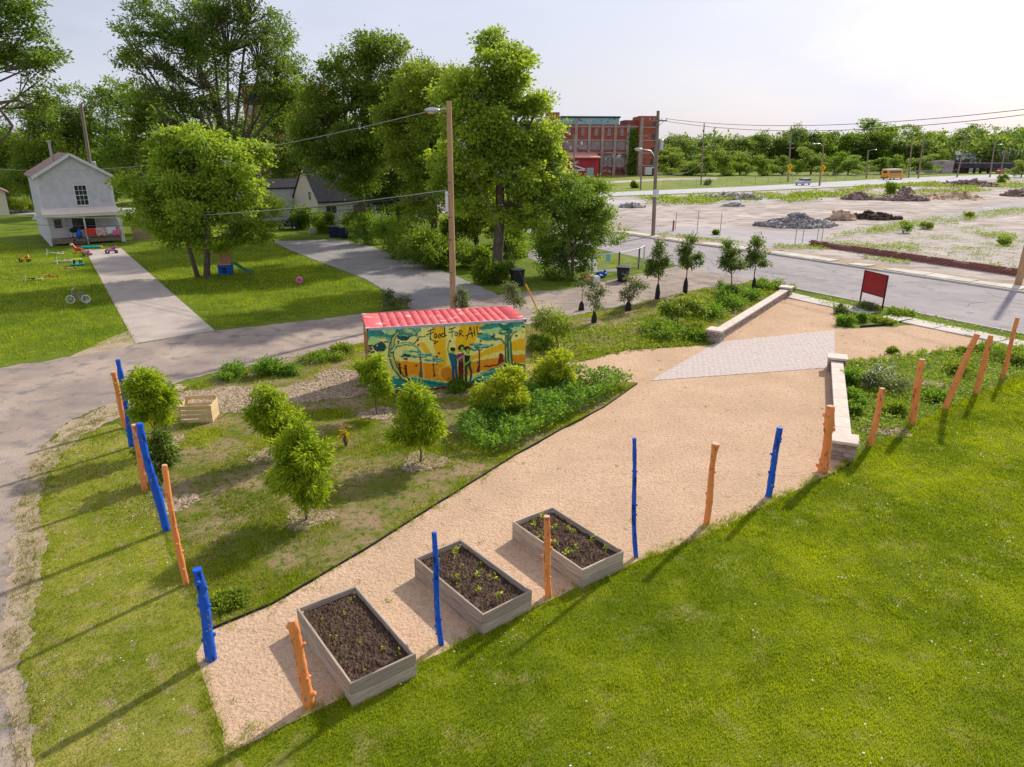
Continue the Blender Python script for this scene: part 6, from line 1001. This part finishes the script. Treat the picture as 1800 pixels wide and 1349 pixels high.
# ------------------------------------------------------------------ low brick wall beyond the street
mat('wall_brick', (.21, .075, .06), (.31, .13, .105), scale=1.5, rough=.95, c3=(.33, .25, .21), c3scale=5, c3lo=.58, c3hi=.72, rand=.12)
A_, B_ = np.array([28.6, 67.4]), np.array([39.5, 46.2]); d_ = B_-A_; L = np.linalg.norm(d_); t = thing('low_brick_wall', (*A_, 0), 'long low red brick retaining wall beside the far pavement', 'wall', math.atan2(d_[1], d_[0])); rr_ = rg(14); bmesh_ = MB().box((0, 0, 0), (.42, .26, .13)).build('brick_course', 'wall_brick', None, bev=.01); me_ = bmesh_.data; bpy.data.objects.remove(bmesh_)
MB().box((L/2, .2, .24), (L, .1, .48)).build('mortar_core', 'pier', t)
nB = int(L/.44)
for c in range(4):
    for i in range(nB):
        if c == 3 and rr_.random() < .25: continue
        share('brick', me_, t, ((i+.5+(.5 if c % 2 else 0))*.44, rr_.normal()*.008, .07+c*.137), rr_.normal()*.012)
tag(sheet('concrete_pad', [tuple(A_+np.array([.9, .5])*.3), tuple(A_+np.array([8, 13])), tuple(A_+np.array([26, 22])), tuple(B_+np.array([26, 13])), tuple(B_+np.array([.9, .5])*.3)], .03, 'lot_concrete'), kind='structure')
# fence posts and chain link in the lot
mat('galv', (.38, .39, .40), rough=.45, metal=.6)
for i, (bx2, ty, lb) in enumerate(((1187, 374, 'thin rusty fence post by the red bollard'), (1225, 371, 'tall grey fence post left of another on the lot edge'), (1265, 376, 'tall grey fence post nearest the lot weeds'), (1397, 402, 'short fence post at the end of the brick wall'), (1410, 392, 'fence post left of two by the rubble'), (1436, 385, 'fence post in front of the grey rubble'), (1444, 388, 'rightmost thin post before the grey rubble'))):
    by2 = [404, 412, 416, 431, 428, 424, 425][i]; b = G(bx2, by2); hz = at(bx2, ty, b[1])[2]; t = thing('fence_post', b, lb, 'fence post', group='lone fence posts'); MB().tube([(0, 0, -.1), (0, 0, hz)], .04, 8).build('tube', 'galv', t); MB().ball((0, 0, hz), .05, 8, 6).build('cap', 'galv', t)
b = G(1183, 407); t = thing('bollard', b, 'short rusty red bollard by the far kerb', 'bollard'); MB().tube([(0, 0, -.1), (0, 0, 1.15), (0, 0, 1.22)], [.1, .1, .06], 10).build('pipe', 'brick', t, smooth=True); MB().tube([(0, 0, 0), (0, 0, .06)], .16, 10).build('collar', 'walk_slab', t)
def chain(pts, h, label, step, mesh, pm='galv', pr=.03, wr=.006, name='chain_link_fence'):
    o = np.array(pts[0]); t = thing(name, o, label, 'fence'); b = MB()
    for p, q in zip(pts, pts[1:]):
        p, q = np.array(p)-o, np.array(q)-o; L = np.linalg.norm(q-p); n = max(1, int(round(L/step)))
        for i in range(n+1): c = p+(q-p)*i/n; MB().tube([(c[0], c[1], -.1), (c[0], c[1], h+.05)], pr, 7).build('fence_post', pm, t)
        MB().tube([(p[0], p[1], h), (q[0], q[1], h)], pr*.7, 6).build('top_rail', pm, t); k = int(L/mesh); d = (q-p)/L
        for i in range(k):
            for s in (0, h/mesh):
                u, v_ = i*mesh, i*mesh+h
                a0, a1 = (u, v_) if s == 0 else (v_, u)
                if max(a0, a1) > L: continue
                A, B2 = p+d*a0, p+d*a1; nn = np.array([-d[1], d[0]])*wr; b.poly([(A[0], A[1], 0), (B2[0], B2[1], h), (B2[0]+d[0]*wr*2, B2[1]+d[1]*wr*2, h), (A[0]+d[0]*wr*2, A[1]+d[1]*wr*2, 0)])
    tag(b.build('wire_mesh', pm, t, fix=False), kind='stuff'); return t
chain([(34, 162.5), (62, 184), (128, 240), (165, 268)], 2.0, 'long chain link fence along the far road', 6, .5, wr=.014, pr=.05)
mat('white_paint', (.72, .74, .74), (.66, .69, .7), scale=4, rough=.5)
f0, f1, f2 = G(1087, 482), G(1122, 473), G(1133, 473); chain([tuple(G(1040, 487)[:2]), tuple(f0[:2]), tuple(f1[:2]), tuple(f2[:2]+np.array([.2, 1.6]))], 1.55, 'white painted chain link fence around a small yard', 2.4, .16, pm='white_paint', pr=.075, wr=.009, name='white_fence')
mat('cyan_cloth', (.15, .55, .6), rough=.7); c = G(1064, 478); MB_ = MB(); o = thing('hung_towel', (c[0]+.15, c[1]-.12, 0), 'cyan cloth hanging on the white fence', 'towel', .5); MB().box((0, 0, 1.1), (.42, .02, .55)).build('cloth', 'cyan_cloth', o, bev=.005)
tag(sheet('yard_grass', [tuple(p) for p in poly((1050, 476), (1118, 470), (1120, 452), (1075, 447), (1050, 452))], .022, 'lawn'), kind='structure'); tag(sheet('yard_drive', [tuple(p) for p in poly((920, 440), (1000, 437), (1085, 470), (1085, 478), (1000, 480), (930, 455))], .018, 'asphalt_drive'), kind='structure')
# ------------------------------------------------------------------ rubble heaps
def pile(px, py, wpx, hpx, m, label, seed, chunk=.3, mound='dirt', dep=.6, n=900):
    b = G(px, py); s = mpp(b); Wp, Hp = wpx*s/2, hpx*s*.95; t = thing('rubble_pile', b+np.array([0, Wp*dep*.7, 0]), label, 'rubble pile'); N = 34; u, v = np.meshgrid(np.linspace(-1, 1, N), np.linspace(-1, 1, N)); rr2 = np.sqrt(u**2+v**2); Z = Hp*np.clip(1-(rr2+.55*(fnoise(u*2+seed*3, v*2)-.5))**1.4, 0, 1)*(.15+1.5*fnoise(u*3+seed, v*3))+Hp*.12*(fnoise(u*9+seed, v*9)-.5)*(rr2 < 1)-.03
    V = np.stack([u*Wp, v*Wp*dep, Z], -1).reshape(-1, 3); F = [(j*N+i, j*N+i+1, j*N+N+i+1, j*N+N+i) for j in range(N-1) for i in range(N-1)]; np_mesh('mound', V, F, mound, t, smooth=True)
    if n:
        r = rg(seed); k = r.integers(0, len(V), n); ok = V[k][:, 2] > .02; P = V[k][ok]+r.normal(size=(ok.sum(), 3))*np.array([Wp/N, Wp*dep/N, .04]); n = len(P); S_ = chunk*(.3+r.random(n)**2); A = r.normal(size=(n, 8, 3))*.12; cube = np.array([(x, y, z) for z in (-1, 1) for x, y in ((-1, -1), (1, -1), (1, 1), (-1, 1))])*.5; sc = .4+.8*r.random((n, 1, 3)); th = r.random(n)*6.28; c_, s_ = np.cos(th), np.sin(th); Q = (cube+A)*sc*S_[:, None, None]; Q2 = Q.copy(); Q2[..., 0] = Q[..., 0]*c_[:, None]-Q[..., 2]*s_[:, None]; Q2[..., 2] = Q[..., 0]*s_[:, None]+Q[..., 2]*c_[:, None]
        Fq = (np.arange(n)*8)[:, None, None]+np.array([(3, 2, 1, 0), (4, 5, 6, 7), (0, 1, 5, 4), (1, 2, 6, 5), (2, 3, 7, 6), (3, 0, 4, 7)]); o = np_mesh('chunks', (P[:, None]+Q2).reshape(-1, 3), Fq.reshape(-1, 4), m, t, np.repeat(r.random(n), 8)); tag(o, kind='stuff')
mat('grey_mound', (.22, .205, .20), (.34, .32, .30), scale=1, rough=1, bump=.05, bscale=6); mat('earth', (.16, .10, .065), (.25, .17, .11), scale=1, rough=1, bump=.06, bscale=4); mat('sand', (.42, .29, .18), (.52, .38, .25), scale=.6, rough=1, bump=.05, bscale=4); mat('red_mound', (.17, .115, .10), (.27, .19, .165), scale=.8, rough=1, bump=.06, bscale=3)
pile(1412, 401, 150, 19, 'rubble_grey', 'broad grey broken concrete heap nearest the street', 11, .4, 'grey_mound', n=2600); pile(1545, 387, 92, 13, 'clod', 'dark brown earth heap right of the grey rubble', 12, .5, 'earth', n=500); pile(1480, 388, 40, 17, 'pebble', 'pale plasterboard and brown debris heap', 13, .9, 'earth', n=160); pile(1110, 366, 50, 12, 'rubble_grey', 'smooth grey gravel mound left of the street pole', 14, .3, 'grey_mound', n=200); pile(1292, 364, 50, 9, 'rubble_grey', 'low grey gravel mound in the far lot', 15, .3, 'grey_mound', n=120); pile(1595, 354, 90, 12, 'rubble_red', 'reddish brick rubble heap in the middle distance', 16, .55, 'red_mound', n=1500); pile(1512, 352, 54, 9, 'rubble_red', 'brown rubble heap left of the reddish one', 17, .8, 'earth', n=400); pile(1690, 352, 120, 13, 'pebble', 'long sandy earth mound in the far lot', 18, .5, 'sand', n=200); pile(1715, 329, 100, 8, 'rubble_red', 'far red rubble ridge near the bridge', 19, 1.1, 'red_mound', n=700); pile(1595, 342, 40, 12, 'rubble_grey', 'greyish mound behind the reddish rubble', 20, .5, 'red_mound', n=100); pile(1290, 352, 110, 5, 'rubble_grey', 'jumble of broken slabs along the far lot edge', 21, 1.1, 'dirt', n=420); pile(1795, 346, 50, 12, 'rubble_red', 'brown rubble heap at the right edge of the lot', 22, .8, 'earth', n=200)
# ------------------------------------------------------------------ vehicles
mat('bus_yellow', (.72, .33, .02), rough=.4, spec=.5); mat('bus_white', (.72, .72, .7), rough=.5); mat('car_silver', (.42, .45, .50), rough=.3, metal=.5, spec=.5); mat('lamp_red', (.5, .02, .02), rough=.3); mat('lamp_white', (.8, .8, .78), rough=.2); mat('sign_yellow', (.85, .50, .01), rough=.5); mat('bin_black', (.012, .013, .016), (.02, .021, .025), scale=4, rough=.45, spec=.4); mat('bin_navy', (.015, .025, .06), rough=.5)
RDA = math.atan2(.56, .83)
def wheel(t, x, y, r, w_): o = MB().torus((x, y, r), r*.74, r*.26, 'y', 20, 8).build('wheel', 'tyre', t, smooth=True); MB().tube([(x, y-w_*.4, r), (x, y+w_*.4, r)], r*.52, 12).build('rim', 'chrome', o)
b = G(1568, 316); t = thing('school_bus', b, 'yellow school bus with white roof driving on the far road', 'bus', RDA+math.pi*0)
Lb, Wb = 9.2, 2.4; prof = [(-4.6, .55), (3.2, .55), (4.6, .6), (4.6, 1.5), (3.5, 1.75), (3.25, 2.9), (-4.55, 2.95), (-4.6, 2.8)]
MB().prism(prof, -Wb/2, Wb/2, 'y').build('body', 'bus_yellow', t, bev=.06); MB().prism([(-4.55, 2.97), (3.2, 2.95), (3.0, 3.15), (-4.3, 3.17)], -Wb/2+.1, Wb/2-.1, 'y').build('roof', 'bus_white', t, bev=.05)
for s in (-1, 1):
    for k in range(8): MB().box((-4.0+k*.86, s*(Wb/2+.01), 2.3), (.72, .03, .75)).build('window', 'glass', t)
    for z in (1.2, 1.65): MB().box((-.7, s*(Wb/2+.012), z), (7.4, .03, .07)).build('rub_rail', 'tyre', t)
    for x in (-2.9, 3.1): wheel(t, x, s*(Wb/2-.12), .5, .3)
    MB().box((4.62, s*.85, .95), (.06, .3, .22)).build('headlight', 'lamp_white', t); MB().box((-4.63, s*.95, 1.1), (.05, .22, .3)).build('tail_lamp', 'lamp_red', t); MB().tube([(3.6, s*1.2, 2.1), (4.0, s*1.45, 2.2)], .03, 6).build('mirror_arm', 'tyre', t)
MB().box((3.42, 0, 2.35), (.05, 2.1, .85), M=Matrix.Rotation(R(-12), 3, 'Y')).build('windscreen', 'glass', t); MB().box((-4.62, 0, 2.3), (.04, 1.2, .7)).build('rear_window', 'glass', t)
for x in (-4.68, 4.7): MB().box((x, 0, .62), (.14, 2.3, .25)).build('bumper', 'tyre', t)
b = G(1411, 326); t = thing('silver_suv', b, 'silver sport utility car driving on the far road', 'car', RDA+math.pi)
MB().prism([(-2.3, .45), (2.25, .45), (2.35, .8), (2.2, 1.05), (1.1, 1.15), (-2.3, 1.15), (-2.4, .8)], -.92, .92, 'y').build('body', 'car_silver', t, bev=.08); MB().prism([(-2.25, 1.13), (1.15, 1.13), (.35, 1.72), (-1.9, 1.75)], -.82, .82, 'y').build('cabin', 'car_silver', t, bev=.09)
for s in (-1, 1):
    for x0, x1 in ((-2.0, -1.35), (-1.25, -.35), (-.25, .62)): MB().prism([(x0, 1.2), (x1, 1.2), (x1-.12, 1.62), (x0+.05, 1.62)], s*.80, s*.85, 'y').build('window', 'glass', t)
    for x in (-1.45, 1.45): wheel(t, x, s*.82, .36, .22)
    MB().box((2.28, s*.68, .92), (.1, .35, .16)).build('headlight', 'lamp_white', t); MB().box((-2.37, s*.75, 1.0), (.06, .2, .3)).build('tail_lamp', 'lamp_red', t)
MB().box((.78, 0, 1.45), (.03, 1.4, .62), M=Matrix.Rotation(R(-52), 3, 'Y')).build('windscreen', 'glass', t)
b = at(1757, 309, 280)*np.array([1, 1, 0]); t = thing('red_car', b, 'red car under the railway bridge', 'car', RDA); MB().prism([(-2.1, .4), (2.1, .4), (2.2, .8), (1., .95), (.5, 1.45), (-1.4, 1.45), (-2.1, .95)], -.85, .85, 'y').build('body', 'toy_red', t, bev=.1)
for s in (-1, 1):
    for x in (-1.3, 1.3): wheel(t, x, s*.78, .33, .2)
    MB().prism([(-1.3, 1.0), (.6, 1.0), (.35, 1.35), (-1.2, 1.35)], s*.85, s*.87, 'y').build('window', 'glass', t)
for px, by, ty, lb in ((1385, 321, 289, 'left yellow diamond warning sign on the far verge'), (1442, 327, 291, 'right yellow diamond warning sign near the silver car')):
    b = G(px, by); s = mpp(b); zc = at(px, ty+4, b[1])[2]; t = thing('warning_sign', b, lb, 'road sign'); MB().tube([(0, 0, -.1), (0, 0, zc+.9)], .05, 8).build('post', 'galv', t); d = .82; MB().prism([(0, zc-d), (d, zc), (0, zc+d), (-d, zc)], -.12, -.08, 'y').build('diamond', 'sign_yellow', t); MB().box((0, -.1, zc-d-.42), (.85, .04, .7)).build('plaque', 'sign_yellow', t)
    f = MB(); f.ball((0, -.14, zc+.3), .09, 8, 6, (1, .2, 1)); f.bar((0, -.14, zc+.2), (.02, -.14, zc-.1), .03, .14); f.bar((0, -.14, zc-.1), (-.15, -.14, zc-.42), .03, .1); f.bar((0, -.14, zc-.1), (.16, -.14, zc-.42), .03, .1); f.bar((-.2, -.14, zc+.02), (.2, -.14, zc+.1), .03, .08); f.build('walker_symbol', 'tyre', t)
# ------------------------------------------------------------------ wheelie bins and yard clutter
def bin_(base, h, label, rz, m='bin_black', open_=0, w_=.62):
    b = G(*base) if len(base) == 2 else np.array(base); t = thing('wheeled_bin', b, label, 'bin', rz); V = []; 
    for z, k in ((.04, .78), (h-.08, 1.)): V += [(x*w_*k/2, y*w_*1.1*k/2, z) for x, y in ((-1, -1), (1, -1), (1, 1), (-1, 1))]
    x = MB(); x.add(V, [(3, 2, 1, 0), (4, 5, 6, 7), (0, 1, 5, 4), (1, 2, 6, 5), (2, 3, 7, 6), (3, 0, 4, 7)]); x.build('bin_body', m, t, bev=.03); MB().box((0, 0, h-.04), (w_*1.12, w_*1.22, .07)).build('lid', m, t, bev=.025); MB().tube([(-w_*.4, w_*.62, h-.12), (w_*.4, w_*.62, h-.12)], .025, 7).build('handle', m, t); MB().box((0, -w_*.52, h-.16), (w_*.9, .05, .1)).build('rim', m, t)
    for s in (-1, 1): MB().torus((s*w_*.42, w_*.45, .13), .09, .04, 'x', 14, 6).build('wheel', 'tyre', t, smooth=True)
    return t
bin_((909, 503), 1.15, 'tall black wheeled bin beside the catalpa trunk', R(20), w_=.78); bin_((1095, 495), 1.05, 'dark wheeled bin in front of the white fence', R(-15), w_=.85); bin_((588, 417), 1.1, 'dark blue bin left of another near the dark roofed house', R(10), 'bin_navy', w_=1.1); bin_((605, 419), 1.1, 'dark blue bin closest to the driveway shrubs', R(25), 'bin_navy', w_=.9)
def junk(base, m, dims, label, seed, name='cardboard_box', cat='box'):
    b = G(*base); t = thing(name, b, label, cat, seed); w_, d_, h_ = dims
    MB().prism([(-w_/2, -d_/2), (w_/2, -d_/2), (w_/2, d_/2), (-w_/2, d_/2)], 0, h_).build('carton', m, t, bev=.015)
    for s in (-1, 1): MB().box((s*(w_/2+.1), 0, h_+.05), (.22, d_*.95, .02), M=Matrix.Rotation(R(25*s), 3, 'Y')).build('flap', m, t)
junk((1034, 494), 'toy_red', (.5, .4, .35), 'red box left of white bucket by alley', .4); junk((1048, 498), 'toy_white', (.45, .4, .5), 'white box with rubbish by the alley edge', .1)
b = G(1057, 488); t = thing('rubbish_bag', b, 'blue rubbish bag beside the white box', 'bag'); MB().ball((0, 0, .22), .3, 10, 8, (1.4, .9, .75)).build('bag_body', 'toy_blue', t, smooth=True); MB().tube([(.2, 0, .4), (.28, 0, .52)], [.07, .1], 8).build('knot', 'toy_blue', t, smooth=True)
b = G(550, 412); t = thing('leaning_board', b, 'white board lying in front of the cream gable house', 'board', .5); MB().box((0, 0, .35), (.7, .04, .95), M=Matrix.Rotation(R(38), 3, 'X')).build('panel', 'toy_white', t, bev=.01); MB().bar((0, .3, 0), (0, .1, .45), .05).build('prop', 'porch_wood', t)
# parked things behind the trees
b = G(506, 404); t = thing('garden_cart', b, 'dark cart with crates left of the cream gable', 'cart', .3); MB().box((0, 0, .7), (2.2, 1.1, .6)).build('cart_box', 'bin_navy', t, bev=.03); MB().box((.5, 0, 1.15), (.8, .8, .35)).build('crate', 'toy_blue', t, bev=.02)
for x in (-.7, .7):
    for y in (-.5, .5): wheel(t, x, y, .25, .1)
# toy playhouse with slide
b = G(398, 482); t = thing('toy_playhouse', b, 'blue plastic climbing playhouse with green slide under the catalpa', 'playhouse', R(8)); t.scale = (.78, .78, .78)
for x, y, d in ((0, -.5, (1.1, .06, .9)), (0, .5, (1.1, .06, .9)), (-.55, 0, (.06, 1.0, .9)), (.55, 0, (.06, 1.0, .9))): MB().box((x, y, .45), d).build('side_panel', 'toy_blue', t, bev=.03)
MB().box((0, -.54, .55), (.42, .03, .2)).build('window_opening', 'tyre', t, bev=.01); MB().box((0, -.54, .28), (.42, .03, .16)).build('window_opening', 'tyre', t, bev=.01); mat('toy_tan', (.5, .28, .16), rough=.6)
for x in (-.5, .5):
    for y in (-.45, .45): MB().tube([(x, y, .85), (x, y, 2.0)], .05, 8).build('post', 'toy_tan', t)
MB().box((0, .45, 1.4), (1.0, .05, .9)).build('back_panel', 'toy_tan', t, bev=.02); MB().box((0, 0, .92), (1.15, 1.05, .06)).build('deck', 'toy_tan', t, bev=.01)
sp = [(.6, -.1, .95), (.95, -.1, .9), (1.4, -.15, .55), (1.9, -.2, .22), (2.5, -.25, .1)]; x = MB()
for p, q in zip(sp, sp[1:]):
    x.bar(p, q, .45, .05)
    for s in (-.22, .22): x.bar((p[0], p[1]+s, p[2]+.08), (q[0], q[1]+s, q[2]+.08), .05, .18)
x.build('slide', 'toy_green', t)
# children's bicycles and toys in the left yard
def bike(px, py, label, frame, s=1., rz=0., lying=False, name='child_bicycle'):
    b = G(px, py); t = thing(name, b, label, 'bicycle', rz); t.scale = (s, s, s)
    if lying: t.rotation_euler = (R(78), 0, rz); t.location[2] = .06
    for x, nm in ((-.42, 0), (.42, 1)):
        o = MB().torus((x, 0, .26), .23, .026, 'y', 24, 6).build('wheel', 'toy_white', t, smooth=True); q = MB()
        for k in range(8): a = k*math.pi/4; q.tube([(x, 0, .26), (x+.22*math.cos(a), 0, .26+.22*math.sin(a))], .006, 4)
        q.build('spokes', 'chrome', o)
    f = MB(); S = [(-.42, 0, .26), (-.02, 0, .26), (.12, 0, .56), (-.30, 0, .60), (-.02, 0, .26)]
    f.tube([(-.30, 0, .66), (-.02, 0, .26)], .022, 6)
    f.tube([(.13, 0, .27), (-.27, 0, .5)], .02, 6); f.tube([(.42, 0, .26), (.13, 0, .26), (.2, 0, .55), (.42, 0, .26)], .016, 6); f.tube([(.13, 0, .26), (-.27, 0, .42)], .022, 6); f.tube([(.2, 0, .56), (-.26, 0, .56)], .022, 6); f.build('frame', frame, t, smooth=True)
    MB().tube([(-.42, 0, .26), (-.28, 0, .58), (-.24, 0, .82)], .02, 6).build('fork', 'chrome', t); MB().tube([(-.2, -.25, .92), (-.24, -.1, .84), (-.24, .1, .84), (-.2, .25, .92)], .02, 6).build('handlebar', 'toy_white', t, smooth=True); MB().ball((.22, 0, .66), .1, 8, 6, (1.4, .7, .35)).build('saddle', frame, t, smooth=True); MB().tube([(.2, 0, .55), (.21, 0, .64)], .016, 6).build('seat_post', 'chrome', t); MB().torus((.12, .03, .27), .07, .012, 'y', 14, 5).build('crank', 'chrome', t)
    for yy in (-.13, .13): MB().torus((.46, yy, .1), .075, .02, 'y', 14, 5).build('training_wheel', 'toy_white', t, smooth=True)
bike(139, 534, 'purple child bicycle with white wheels standing on the lawn', 'toy_purple', .98, R(12)); bike(112, 461, 'pale child bicycle lying flat on the grass', 'toy_white', 1.05, R(20), True)
bike(106, 447, 'grey child bicycle lying by the porch steps', 'chrome', 1.1, R(-25), True); bike(66, 492, 'dark bicycle lying in the yard', 'tyre', .9, R(-8), True)
def trike(px, py, label, m1, m2, s=1., rz=0):
    b = G(px, py); t = thing('toy_tricycle', b, label, 'toy', rz); t.scale = (s, s, s); MB().ball((0, 0, .32), .3, 10, 8, (1.3, .5, .45)).build('body', m1, t, smooth=True); MB().ball((.2, 0, .5), .2, 10, 6, (1, .8, .4)).build('seat', m2, t, smooth=True); MB().tube([(-.3, 0, .3), (-.36, 0, .72)], .03, 7).build('steering_post', m2, t); MB().tube([(-.36, -.2, .72), (-.36, .2, .72)], .03, 7).build('handlebar', m2, t); MB().box((.4, 0, .58), (.06, .3, .3)).build('seat_back', m1, t, bev=.02)
    for x, y, r_ in ((-.35, 0, .2), (.35, -.22, .15), (.35, .22, .15)): MB().torus((x, y, r_), r_*.65, r_*.35, 'y', 16, 7).build('wheel', 'tyre', t, smooth=True)
trike(44, 461, 'yellow and orange toy tractor alone on the lawn', 'toy_yellow', 'toy_red', .78, .3); trike(153, 450, 'small pink toy tricycle at the top of the driveway', 'toy_pink', 'toy_purple', .75, 0); trike(197, 446, 'larger pink and purple ride-on toy by the driveway', 'toy_pink', 'toy_purple', .95, .5)
b = G(137, 445); t = thing('rocking_horse', b, 'red and cream rocking horse at the porch', 'toy', .2); t.scale = (.72, .72, .72); MB().ball((.1, 0, .45), .32, 10, 8, (1.3, .6, .7)).build('body', 'toy_red', t, smooth=True); MB().tube([(-.2, 0, .55), (-.4, 0, .95)], [.17, .12], 8).build('neck', 'toy_red', t, smooth=True); MB().ball((-.5, 0, 1.0), .17, 8, 6, (1.4, .8, .8)).build('head', 'porch_roof', t, smooth=True); MB().tube([(-.5, 0, .1), (0, 0, 0), (.6, 0, .1)], .06, 6).build('rocker', 'toy_yellow', t)
for x in (-.15, .35): MB().tube([(x, 0, .4), (x*1.3, 0, .05)], .07, 7).build('leg', 'toy_red', t)
b = G(137, 467); t = thing('sand_table', b, 'teal toy water table with lime top on the lawn', 'toy', .2); t.scale = (.75, .75, .75); MB().tube([(0, 0, .12), (0, 0, .2)], [.62, .66], 18).build('tray', 'toy_teal', t, smooth=True); MB().box((-.05, .1, .62), (.9, .5, .1)).build('lid', 'toy_lime', t, bev=.03)
for a in (.6, 2.5, 4.0, 5.6): MB().tube([(.4*math.cos(a), .35*math.sin(a), 0), (.38*math.cos(a), .3*math.sin(a), .6)], .06, 7).build('leg', 'bin_navy', t)
def scooter(px, py, m, label, rz): b = G(px, py); t = thing('toy_scooter', b, label, 'toy', rz); t.scale = (.75, .75, .75); MB().box((0, 0, .08), (.9, .2, .05)).build('deck', m, t, bev=.02); MB().tube([(-.42, 0, .1), (-.95, .1, .14)], .03, 6).build('steering_tube', m, t); MB().tube([(-.93, -.18, .14), (-.97, .34, .14)], .03, 6).build('handlebar', m, t); [MB().torus((x, 0, .08), .07, .03, 'y', 14, 5).build('wheel', 'tyre', t, smooth=True) for x in (-.42, .45)]
scooter(124, 473, 'toy_pink', 'pink toy scooter lying near the teal table', .15); scooter(94, 487, 'toy_red', 'red toy scooter lying nearer the standing bicycle', -.2)
b = G(527, 498); t = thing('toy_ring', b, 'small pink toy ball with dark hole on the right lawn', 'toy'); MB().torus((0, 0, .2), .15, .1, 'y', 16, 8).build('ring', 'toy_pink', t, smooth=True); MB().ball((0, 0, .2), .09, 8, 6).build('hub', 'toy_purple', t, smooth=True)
b = G(160, 437); t = thing('paddling_mat', b, 'teal inflatable mat by the porch steps', 'toy', .3); MB().tube([(-.7, 0, .12), (.7, 0, .12)], .12, 10).build('roll', 'toy_teal', t, smooth=True); MB().tube([(.72, 0, .12), (.95, 0, .12)], .1, 10).build('end_roll', 'toy_yellow', t, smooth=True)
# wooden garden gate leaning right of the house
b = H(W+1.2, 1.5); t = thing('wooden_gate', b, 'brown wooden fence panel right of the white house', 'fence', ang)
for i in range(9): MB().box((i*.2-.1, 0, 1.0), (.18, .03, 2.0)).build('plank', 'wood_fence', t)
for z in (.4, 1.6): MB().box((.7, .04, z), (1.85, .05, .1)).build('rail', 'wood_fence', t)
